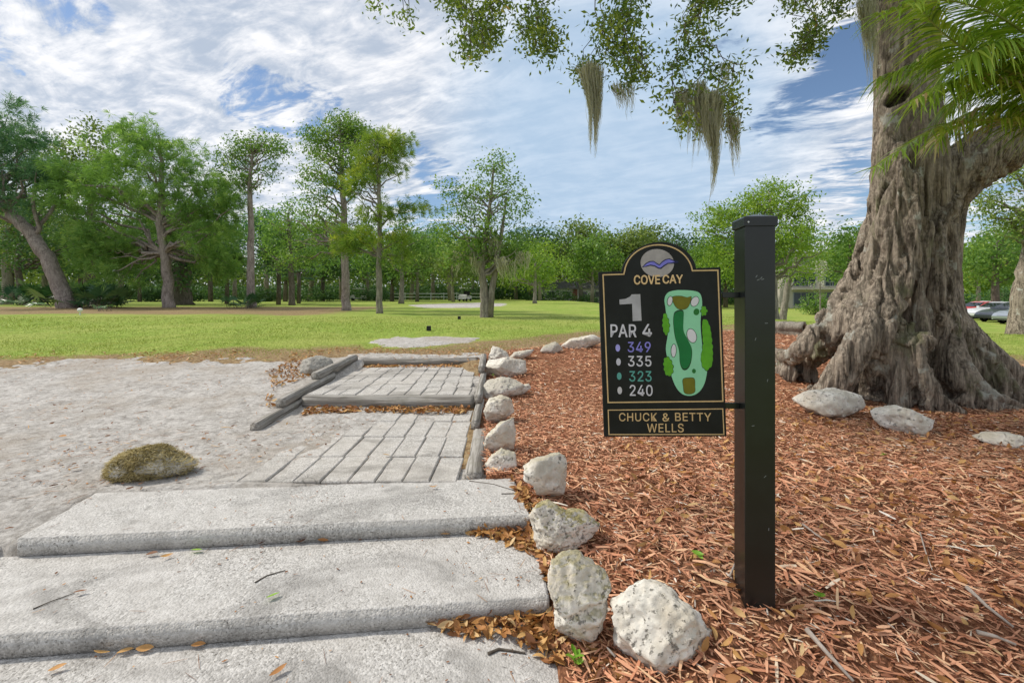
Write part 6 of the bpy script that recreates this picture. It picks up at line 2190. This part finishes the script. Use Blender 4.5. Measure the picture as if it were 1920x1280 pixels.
def palmetto(label, px, Y, n, size, seed, group='palmetto clumps under the trees', trunk=0.0, name='palmetto_bush', cat='palmetto'):
    """fan palm clump: round pleated fans on stalks"""
    rng = np.random.RandomState(seed)
    x = (px - 960) / FPX * Y
    root = empty(name, (x, Y, float(G(x, Y))))
    tag(root, label, cat, group)
    mb, sm = MB(), MB()
    if trunk:
        sm.tube([(0, 0, -.1), (.05, 0, trunk * .5), (0, .03, trunk)], [.2, .17, .19], 10)
    for i in range(n):
        a = rng.uniform(0, 2 * pi)
        el = rng.uniform(-.35, 1.25) if trunk else rng.uniform(.15, 1.25)
        L = size * rng.uniform(.7, 1.15)
        st = np.array((0, 0, trunk)) if trunk else np.array((rng.normal(0, size * .55), rng.normal(0, size * .4), 0))
        d = np.array((cos(a) * cos(el), sin(a) * cos(el), sin(el)))
        hub = st + d * L
        hub[2] = max(hub[2], .15)
        sm.tube([st, (st + hub) / 2 + np.array((0, 0, .06)), hub], .014, 4, cap=False)
        sd_ = np.cross(d, (0, 0, 1.0))
        sd_ /= np.linalg.norm(sd_)
        up = np.cross(sd_, d)
        R = size * .62 * rng.uniform(.8, 1.1)
        ti = np.clip(rng.normal(.5, .25), 0, 1)
        for b in np.linspace(-2.1, 2.1, 15):
            f = d * cos(b) + sd_ * sin(b)
            tip = hub + f * R + np.array((0, 0, -.22 * R * abs(b) / 2))
            w_ = np.cross(f, up) * R * .085
            mid = hub + f * R * .55 + up * R * .06
            mb.add([hub, mid + w_, tip, mid - w_], [(0, 1, 2, 3)], tint=np.array([np.clip(ti + rng.normal(0, .12), 0, 1)]))
    mb.obj('fan_leaves', LEAFM['palmetto'], root, tint=True)
    sm.obj('stem', M['bark_dark'], root, smooth=True)
    return root


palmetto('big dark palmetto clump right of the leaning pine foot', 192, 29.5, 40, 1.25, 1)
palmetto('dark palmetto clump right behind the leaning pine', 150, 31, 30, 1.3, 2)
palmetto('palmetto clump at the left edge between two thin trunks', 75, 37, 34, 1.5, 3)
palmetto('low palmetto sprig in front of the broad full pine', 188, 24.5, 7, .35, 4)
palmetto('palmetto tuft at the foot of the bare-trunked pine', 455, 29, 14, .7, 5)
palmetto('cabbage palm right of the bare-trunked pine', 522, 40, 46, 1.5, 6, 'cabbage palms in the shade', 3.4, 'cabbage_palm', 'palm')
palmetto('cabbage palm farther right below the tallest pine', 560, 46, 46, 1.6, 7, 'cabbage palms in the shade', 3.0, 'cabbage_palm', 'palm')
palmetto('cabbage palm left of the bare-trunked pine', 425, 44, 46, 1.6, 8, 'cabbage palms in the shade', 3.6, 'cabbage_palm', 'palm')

# thin trunks at the far left
make_tree('oak_tree', 'upright grey-trunked tree at the left edge', 'tree', None, 14, 556, [(10, 440, 80, 60, 70), (70, 470, 50, 40, 40), (-50, 460, 60, 50, 40), (60, 390, 60, 50, 44)], 'bark_grey', 'olive', Y=42, trunk=[(14, 556, .38), (12, 480, .3), (10, 400, .15)], tr=.35, size=.30, spread=1.0, per=26, seed=20, limbs=14)
make_tree('oak_tree', 'thin dark leaning tree between left edge and leaning pine', 'tree', None, 44, 561, [(90, 420, 60, 50, 60), (130, 460, 50, 46, 50), (60, 470, 50, 36, 36), (110, 340, 50, 44, 44)], 'bark_dark', 'dark', Y=38, trunk=[(46, 561, .26), (32, 500, .22), (40, 440, .14), (90, 380, .06)], tr=.24, size=.28, spread=.95, per=26, seed=21, limbs=14)
make_tree('oak_tree', 'rounded grey green tree rising behind the leaning pine', 'tree', None, 170, 563, [(180, 262, 50, 34, 44), (140, 300, 50, 50, 50), (190, 330, 60, 60, 70), (120, 400, 60, 60, 60), (180, 460, 60, 50, 50)], 'bark_dark', 'olive', Y=46, trunk=[(168, 563, .5), (170, 450, .4), (175, 300, .15)], tr=.45, size=.34, spread=1.1, per=26, seed=22, limbs=16, tint0=.4)

# ---- the row beyond: individual trees from a few prototypes
def proto(seed, leaf, bark, h, w, n, size, spread, per, trunk_h=.4):
    rng = np.random.RandomState(seed)
    root = empty('fairway_tree', (0, 0, 0))
    tm, cm = MB(), MB()
    pts = np.array([(0, 0, -.3), (rng.normal() * .1, 0, h * .25), (rng.normal() * .25, 0, h * .5), (rng.normal() * .3, 0, h * .85)])
    tm.tube(pts, [h * .030, h * .022, h * .016, h * .005], 8)
    Cs = []
    for k in range(7):
        a = rng.uniform(0, 2 * pi)
        rr = w * rng.uniform(.12, .36)
        c = np.array((cos(a) * rr, sin(a) * rr, h * rng.uniform(trunk_h + .12, .86)))
        if k == 0: c = np.array((0, 0, h * .84))
        u = rng.normal(size=(n // 7, 3))
        u /= np.linalg.norm(u, axis=1)[:, None]
        u *= (rng.rand(n // 7) ** .42)[:, None]
        Cs.append(c + u * np.array((w * .28, w * .28, h * .16)))
    C = np.concatenate(Cs)
    C[:, 2] = np.minimum(C[:, 2], h)
    leaf_cards(cm, C, per, spread, size, rng, np.clip(rng.normal(.5, .26, len(C)), 0, 1))
    for q in C[rng.choice(len(C), 16, False)]:
        z = min(q[2] * .8, h * .7)
        tm.tube(bend_curve((np.interp(z, pts[:, 2], pts[:, 0]), 0, z), q, .04, rng, 5, .05), np.linspace(h * .007, h * .002, 5), 4, cap=False)
    tm.obj('trunk', M[bark], root, smooth=True)
    cm.obj('crown', LEAFM[leaf], root, tint=True)
    return root


KINDS = {
    'oak': (proto(101, 'oak', 'bark_grey', 10, 9, 190, .42, 1.25, 22, .30), 'mid green oak in the far row along the fairway'),
    'olive': (proto(102, 'olive', 'bark_grey', 10, 8.5, 180, .42, 1.25, 22, .26), 'olive tinted oak in the far row along the fairway'),
    'bright': (proto(103, 'bright', 'bark_grey', 9, 8, 170, .40, 1.15, 22, .24), 'bright yellow green tree in the far row along the fairway'),
    'dark': (proto(104, 'dark', 'bark_dark', 11, 9, 190, .44, 1.3, 22, .22), 'dark evergreen tree in the far row along the fairway'),
    'teal': (proto(105, 'pine_teal', 'bark_pine', 12, 8, 170, .42, 1.15, 22, .40), 'blue green pine in the far row along the fairway'),
}
ROW = [  # px, distance, height px of the top row, kind
    (20, 60, 380, 'dark'), (85, 70, 400, 'olive'), (150, 60, 420, 'dark'), (232, 75, 410, 'oak'), (262, 58, 470, 'dark'), (330, 80, 400, 'olive'), (395, 62, 420, 'dark'), (440, 85, 420, 'teal'), (500, 70, 400, 'teal'),
    (535, 60, 440, 'dark'), (580, 80, 440, 'oak'), (605, 66, 455, 'dark'), (640, 90, 440, 'teal'), (690, 75, 450, 'oak'), (735, 62, 460, 'dark'), (770, 85, 455, 'oak'), (782, 60, 470, 'olive'), (812, 90, 445, 'teal'),
    (845, 70, 450, 'oak'), (850, 55, 480, 'olive'), (890, 95, 455, 'oak'), (925, 78, 470, 'bright'), (968, 90, 462, 'bright'), (995, 85, 440, 'dark'), (1012, 70, 470, 'bright'), (1045, 95, 470, 'olive'), (1090, 85, 432, 'olive'),
    (1110, 72, 455, 'oak'), (1150, 95, 460, 'oak'), (1180, 85, 456, 'olive'), (1235, 95, 445, 'olive'), (1270, 80, 452, 'dark'), (1310, 70, 465, 'oak'), (1360, 75, 440, 'dark'), (1405, 90, 450, 'oak'), (1560, 90, 455, 'olive'),
    (1610, 62, 448, 'oak'), (1650, 80, 440, 'oak'), (1790, 80, 470, 'oak'), (1835, 60, 455, 'bright'), (1880, 70, 440, 'oak'), (1940, 60, 420, 'dark'), (-60, 60, 380, 'olive'), (-140, 70, 400, 'dark'), (2010, 70, 430, 'oak'),
]
rw = random.Random(77)
used = set()
for (px, Y, top, kind) in ROW:
    pr, lab = KINDS[kind]
    if kind in used:
        r = copy_tree(pr)
    else:
        r = pr
        used.add(kind)
    x = (px - 960) / FPX * Y
    z = float(G(x, Y))
    h = EYE - (top - (20 if 560 < px < 1300 else 6) - HZ) / FPX * Y - z
    base_h = {'oak': 10, 'olive': 10, 'bright': 9, 'dark': 11, 'teal': 12}[kind]
    s = h / base_h * 1.02
    r.location = (x, Y, z)
    r.rotation_euler = (0, 0, rw.uniform(0, 6.28))
    r.scale = (s * rw.uniform(.95, 1.25), s * rw.uniform(.95, 1.25), s)
    tag(r, lab, 'tree', 'far row of trees along the fairway, ' + kind)


def far_woods():
    """the wood that closes the view behind the row: one mass"""
    rng = np.random.RandomState(55)
    mb = MB()
    n = 4200
    a = rng.uniform(-1.35, 1.35, n)
    Y = rng.uniform(104, 122, n)
    x = a * Y
    h = 8.5 + 2.2 * fbm(np.stack([x * .07, Y * .05, x * 0], 1), 3, 4)
    z = G(x, Y) + h * rng.rand(n) ** 1.15
    C = np.stack([x, Y, z], 1)
    leaf_cards(mb, C, 16, 2.2, 1.0, rng, np.clip(rng.normal(.4, .25, n), 0, 1))
    o = mb.obj('far_woods', LEAFM['olive'], tint=True)
    tag(o, 'dark wood closing the view behind the fairway trees', 'woods', kind='stuff')
    # undergrowth line at its foot
    mb = MB()
    n = 5200
    a = rng.uniform(-1.3, 1.3, n)
    Y = rng.uniform(90, 100, n)
    x = a * Y
    z = G(x, Y) + rng.rand(n) * (2.6 + 1.8 * fbm(np.stack([x * .2, Y * .2, x * 0], 1), 3, 6))
    leaf_cards(mb, np.stack([x, Y, z], 1), 14, 1.0, .55, rng, np.clip(rng.normal(.4, .25, n), 0, 1))
    o = mb.obj('undergrowth', LEAFM['dark'], tint=True)
    tag(o, 'dark undergrowth along the far edge of the grass', 'undergrowth', kind='stuff')


far_woods()
bush('hedge_bush', 'round green bush in front of the glazed building left of the big trunk', 1528, 575, 46, 3.0, 2.2, 60, 'oak', .22, .6, seed=44)
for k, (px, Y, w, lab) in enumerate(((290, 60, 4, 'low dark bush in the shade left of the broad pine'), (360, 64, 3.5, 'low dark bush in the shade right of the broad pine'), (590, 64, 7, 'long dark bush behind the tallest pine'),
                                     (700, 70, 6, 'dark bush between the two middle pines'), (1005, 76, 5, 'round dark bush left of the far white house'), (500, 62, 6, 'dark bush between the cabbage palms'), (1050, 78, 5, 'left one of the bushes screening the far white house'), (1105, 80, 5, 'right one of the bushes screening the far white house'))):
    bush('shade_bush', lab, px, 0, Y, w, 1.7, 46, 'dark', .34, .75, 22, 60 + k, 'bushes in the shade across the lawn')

# ================================================================== TEE MARKERS AND SMALL THINGS
def tee_marker(px, py, s, lab):
    b = P(px, py)
    root = empty('tee_marker', b, .15)
    tag(root, lab, 'tee marker', 'black tee markers on the lawn')
    m_ = bpy.data.materials.get('black plastic') or plain('black plastic', (.012, .012, .013), .5, .4)
    soften(MB().box((0, 0, s * .55), (s, s * .8, s * 1.1)).obj('body', m_, root), s * .08, 2)
    MB().tube([(0, 0, -.1), (0, 0, .05)], .012, 8).obj('spike', m_, root)


tee_marker(804, 620, .125, 'larger black tee marker block, nearer on the lawn')
tee_marker(861, 599, .115, 'smaller looking black tee marker farther up the lawn')
b = P(150, 590)
mb = MB().lathe([(0.0, .30), (.05, .29), (.09, .25), (.10, .20), (.08, .15), (.035, .12), (.03, 0), (.03, -.1)], (0, 0, 0), 'z', 14)
tag(mb.obj('yardage_stake', plain('white plastic', (.75, .75, .74), .5, .3), smooth=True, loc=b), 'white round-topped marker at the left on the lawn', 'marker')


def hollow_log():
    rng = np.random.RandomState(4)
    base = P(1478, 628)
    root = empty('tree_stump', base)
    mb = MB()
    n, k = 28, 14
    V = []
    for i in range(k):
        t = i / (k - 1)
        for j in range(n):
            a = j / n * 2 * pi
            r = .34 + .05 * math.sin(3 * a + 1) + rng.normal() * .012 + .05 * t * math.sin(5 * a)
            V.append((-.55 + 1.1 * t, r * .8 * cos(a), .20 + r * .8 * sin(a)))
    for i in range(k):
        t = 1 - i / (k - 1)
        for j in range(n):
            a = j / n * 2 * pi
            r = .24 + .03 * math.sin(3 * a + 1)
            V.append((-.53 + 1.06 * t, r * .8 * cos(a), .20 + r * .8 * sin(a)))
    Q = [(i * n + j, i * n + (j + 1) % n, (i + 1) * n + (j + 1) % n, (i + 1) * n + j) for i in range(2 * k - 1) for j in range(n)]
    mb.add(V, Q)
    o = mb.obj('shell', M['bark_grey'], root, smooth=True)
    root.rotation_euler = (0, 0, -.95)
    root.scale = (.72, .72, .72)
    tag(root, 'broken hollow log lying between post and big trunk', 'log')


hollow_log()

# ================================================================== BUILDINGS
def house():
    """low white clubhouse-like house far across the fairway"""
    Y = 88
    x = (1078 - 960) / FPX * Y
    root = empty('white_house', (x, Y, float(G(x, Y))))
    tag(root, 'low white house half hidden by trees far across the fairway', 'house')
    wm = plain('white render', (.66, .65, .61), .8, .2, .08, 1)
    rf = plain('grey shingle roof', (.20, .20, .20), .9, .1, .2, 3)
    gl = plain('dark glass', (.02, .025, .03), .1, .5)
    tr_ = plain('white trim', (.75, .75, .73), .6, .3, .04)
    MB().box((0, 4, 1.2), (13, 8, 2.8)).obj('wall', wm, root)
    MB().prism([(-7, -.6, 2.6), (7, -.6, 2.6), (5, 4, 4.0), (-5, 4, 4.0)], (0, .001, -.18)).obj('roof', rf, root)
    MB().prism([(7, 8.6, 2.6), (-7, 8.6, 2.6), (-5, 4, 4.0), (5, 4, 4.0)], (0, 0, -.18)).obj('roof', rf, root)
    for cx in (-4.6, -1.6, 1.6, 4.4):
        f = MB().box((cx, -.02, 1.35), (1.7, .10, 1.3)).obj('window', tr_, root)
        MB().box((cx, -.055, 1.35), (1.5, .06, 1.1)).obj('pane', gl, f)
    MB().box((0, -.03, 1.25), (.95, .1, 2.2)).obj('door', plain('door paint', (.25, .1, .07), .5), root)
    # garden furniture that shows white beside it
    return root


house()


def condo(px, Y, w, floors, dpt, label, rz, name, colr):
    x = (px - 960) / FPX * Y
    root = empty(name, (x, Y, float(G(x, Y))), rz)
    tag(root, label, 'building')
    wm = plain('stucco', colr, .9, .1, .08, .6)
    gl = plain('tinted window', (.03, .045, .06), .08, .5, .3, .5)
    rl_ = plain('railing paint', (.30, .33, .35), .5, .3)
    H = floors * 3.0
    MB().box((0, dpt / 2, H / 2 - .3), (w, dpt, H + .6)).obj('wall', wm, root)
    MB().box((0, dpt / 2, H + .14), (w + .8, dpt + .8, .28)).obj('roof', plain('roof slab', (.32, .30, .28), .9, .1), root)
    nb = max(2, int(w / 4))
    for f in range(floors):
        for b in range(nb):
            cx = -w / 2 + (b + .5) * w / nb
            fr = MB().box((cx, -.03, f * 3 + 1.45), (w / nb * .74, .12, 2.1)).obj('window', rl_, root)
            mbp = MB()
            for q in (-1, 0, 1):
                mbp.box((cx + q * w / nb * .235, -.075, f * 3 + 1.45), (w / nb * .215, .05, 1.9))
            mbp.obj('pane', gl, fr)
        if f:
            bal = MB().box((0, -.75, f * 3 - .02), (w * .96, 1.5, .2)).obj('balcony', wm, root)
            r_ = MB().box((0, -1.42, f * 3 + 1.05), (w * .96, .06, .08))
            for k in range(int(w * 1.5)):
                r_.box((-w * .47 + k * w * .94 / (int(w * 1.5) - 1), -1.42, f * 3 + .55), (.05, .05, .95))
            r_.obj('railing', rl_, bal)
    return root


condo(1568, 70, 13, 2, 9, 'grey glazed two storey building left of the big trunk', -.25, 'apartment_block', (.52, .49, .42))
condo(1530, 108, 26, 4, 10, 'cream apartment block rising behind the trees', -.2, 'apartment_block', (.62, .58, .48))
condo(1130, 112, 20, 4, 10, 'pale apartment block glimpsed above the treetops left of the sign', .1, 'apartment_block', (.62, .62, .60))


def rail_fence():
    Y = 82
    x0, x1 = (735 - 960) / FPX * Y, (905 - 960) / FPX * Y
    root = empty('rail_fence', ((x0 + x1) / 2, Y, float(G((x0 + x1) / 2, Y))))
    tag(root, 'low white rail fence far across the lawn', 'fence')
    wm = plain('fence paint', (.62, .64, .63), .6, .3, .05)
    L = x1 - x0
    for z in (.55, 1.15):
        MB().box((0, 0, z), (L, .05, .12)).obj('rail', wm, root)
    for k in range(8):
        MB().box((-L / 2 + k * L / 7, .07, .6), (.12, .088, 1.4)).obj('fence_post', wm, root)


rail_fence()

# ================================================================== VEHICLES
def side_prism(mb, prof, y0, y1, m=0, taper=0.0):
    """profile in x,z extruded along y; taper pulls the upper points inwards"""
    P_ = np.array(prof, float)
    zt = (P_[:, 1] - P_[:, 1].min()) / np.ptp(P_[:, 1])
    a = np.stack([P_[:, 0], y0 + taper * zt, P_[:, 1]], 1)
    b = np.stack([P_[:, 0], y1 - taper * zt, P_[:, 1]], 1)
    n = len(P_)
    base = mb.n
    mb.v += [a, b]
    mb.n += 2 * n
    mb.g.append((np.arange(n) + base, m))
    mb.g.append((np.arange(n)[::-1] + base + n, m))
    for k in range(n):
        k2 = (k + 1) % n
        mb.g.append((np.array((base + k2, base + k, base + n + k, base + n + k2)), m))
    return mb


TYRE = plain('tyre rubber', (.015, .015, .016), .8, .2)
RIM = plain('alloy rim', (.42, .43, .45), .35, .5, .05, 9, .8)
GLASS = plain('car glass', (.012, .016, .02), .05, .6)
LAMP = plain('headlamp lens', (.62, .64, .66), .12, .6)
TRIM = plain('black trim', (.02, .02, .02), .5, .3)


def car(label, loc, rz, paint):
    """saloon: nose at -x, length 4.6"""
    root = empty('parked_car', loc, rz)
    tag(root, label, 'car', 'cars parked in the lot')
    arch = lambda cx: [(cx + .38 * cos(a), .30 + .38 * sin(a)) for a in np.linspace(0, pi, 9)]
    low = [(-2.25, .28)] + [(-1.42 - .38 * cos(a), .30 + .38 * sin(a)) for a in np.linspace(0, pi, 9)] + [(1.35 - .38 * cos(a), .30 + .38 * sin(a)) for a in np.linspace(0, pi, 9)] + \
          [(2.2, .3), (2.28, .55), (2.27, .86), (2.15, .98), (1.6, 1.0), (-.85, .96), (-1.6, .86), (-2.1, .70), (-2.3, .52)]
    body = side_prism(MB(), low, -.88, .88, 0, .06).obj('body', paint, root)
    bm = bmesh.new()
    bm.from_mesh(body.data)
    bmesh.ops.triangulate(bm, faces=[f for f in bm.faces if len(f.verts) > 4])
    for v in bm.verts:        # plan taper at nose and tail
        t = abs(v.co.x) / 2.3
        v.co.y *= 1 - .16 * max(0, (t - .6) / .4) ** 1.6
    bm.to_mesh(body.data)
    bm.free()
    cab = [(-.95, .955), (-.15, 1.36), (.25, 1.44), (.85, 1.42), (1.45, 1.22), (1.85, 1.0)]
    side_prism(MB(), cab, -.78, .78, 0, .17).obj('cabin', paint, root)
    g = MB()
    win = [(-.70, 1.02), (-.10, 1.32), (.28, 1.385), (.82, 1.365), (1.30, 1.18), (1.45, 1.03)]
    for s in (-1, 1):
        P_ = [(x, s * (.796 - .17 * (z - .955) / .485), z) for x, z in win]
        g.prism(P_, (0, s * .006, 0))
    for (xa, za, xb, zb) in ((-.88, 1.0, -.20, 1.345), (1.78, 1.04, 1.47, 1.22)):
        nx, nz = (zb - za), -(xb - xa)
        l = math.hypot(nx, nz)
        nx, nz = nx / l, nz / l
        if nz < 0: nx, nz = -nx, -nz
        ya, yb = .72 - .17 * (za - .955) / .485, .74 - .17 * (zb - .955) / .485
        g.prism([(xa, -ya, za), (xa, ya, za), (xb, yb, zb), (xb, -yb, zb)], (nx * .012, 0, nz * .012))
    g.obj('window', GLASS, root)
    for cx in (-1.42, 1.35):
        for s in (-1, 1):
            w = MB().lathe([(.20, -.09), (.30, -.09), (.33, -.06), (.33, .06), (.30, .09), (.20, .09)], (0, 0, 0), 'y', 22).obj('wheel', TYRE, root, smooth=True)
            w.location = (cx, s * .80, .32)
            MB().lathe([(.0, .05), (.06, .07), (.17, .055), (.205, .075), (.205, -.075), (0, -.05)], (0, 0, 0), 'y', 18).obj('rim', RIM, w, smooth=True)
    for s in (-1, 1):
        h = MB().prism([(-2.20, s * .50, .58), (-2.02, s * .80, .60), (-1.86, s * .80, .70), (-2.10, s * .52, .68)], (-.02, 0, .02)).obj('headlight', LAMP, root)
        m_ = MB().box((-.62, s * .93, 1.02), (.16, .2, .13)).obj('mirror', paint, root)
        soften(m_, .03, 2)
    soften(MB().box((-2.235, 0, .50), (.06, .9, .15)).obj('grille', TRIM, root), .01, 1)
    soften(MB().box((-2.235, 0, .335), (.08, 1.3, .06)).obj('bumper_trim', TRIM, root), .01, 1)
    return root


def paint(name, c, metal=.5):
    m, t = new_mat(name)
    out(t, pbsdf(t, color=c, rough=.32, spec=.5, metal=metal, coat=.6))
    return m


silver = paint('silver paint', (.34, .38, .44))
grey = paint('grey paint', (.05, .06, .08), .3)
white_ = paint('white paint', (.60, .62, .65), 0)
red = paint('red paint', (.55, .025, .02), .05)


def car_at(px, py, Y, label, rz, p):
    x = (px - 960) / FPX * Y
    car(label, (x, Y, float(G(x, Y))), rz, p)


car_at(1942, 0, 30.5, 'silver grey car at the near end of the row, cut by a trunk', .05, silver)
car_at(1902, 0, 33.3, 'dark grey car second in the row', .05, grey)
car_at(1872, 0, 36.1, 'pale silver car third in the row', .05, white_)
car_at(1836, 0, 38.9, 'red car showing over the hoods of the silver ones', .05, red)
car_at(1850, 0, 42.0, 'white car farthest back in the row, mostly hidden', .05, white_)


def cart(px, Y, label, rz):
    x = (px - 960) / FPX * Y
    root = empty('golf_cart', (x, Y, float(G(x, Y))), rz)
    tag(root, label, 'golf cart', 'golf carts across the fairway')
    wh = plain('cart body', (.55, .54, .50), .4, .4)
    side_prism(MB(), [(-1.15, .3), (1.15, .3), (1.15, .75), (.45, .8), (.40, .52), (-.55, .42), (-.7, .95), (-1.05, .8)], -.55, .55).obj('body', wh, root)
    soften(MB().box((0.05, 0, 1.84), (1.9, 1.15, .09)).obj('roof', wh, root), .03, 2)
    soften(MB().box((.45, 0, .92), (.5, 1.0, .14)).obj('seat', TRIM, root), .03, 2)
    soften(MB().box((.72, 0, 1.2), (.1, 1.0, .42)).obj('backrest', TRIM, root), .03, 2)
    for sx in (-.72, .85):
        for sy in (-.5, .5):
            MB().tube([(sx - (.12 if sx < 0 else 0), sy, .75), (sx, sy, 1.8)], .02, 6).obj('roof_post', TRIM, root)
    for sx in (-.8, .75):
        for sy in (-.52, .52):
            MB().lathe([(.0, -.09), (.2, -.09), (.22, 0), (.2, .09), (0, .09)], (sx, sy, .22), 'y', 14).obj('wheel', TYRE, root, smooth=True)


cart(872, 64, 'golf cart seen end on beside the moss hung oak', 1.3)
cart(672, 70, 'golf cart in the shade behind the two middle pines', .2)
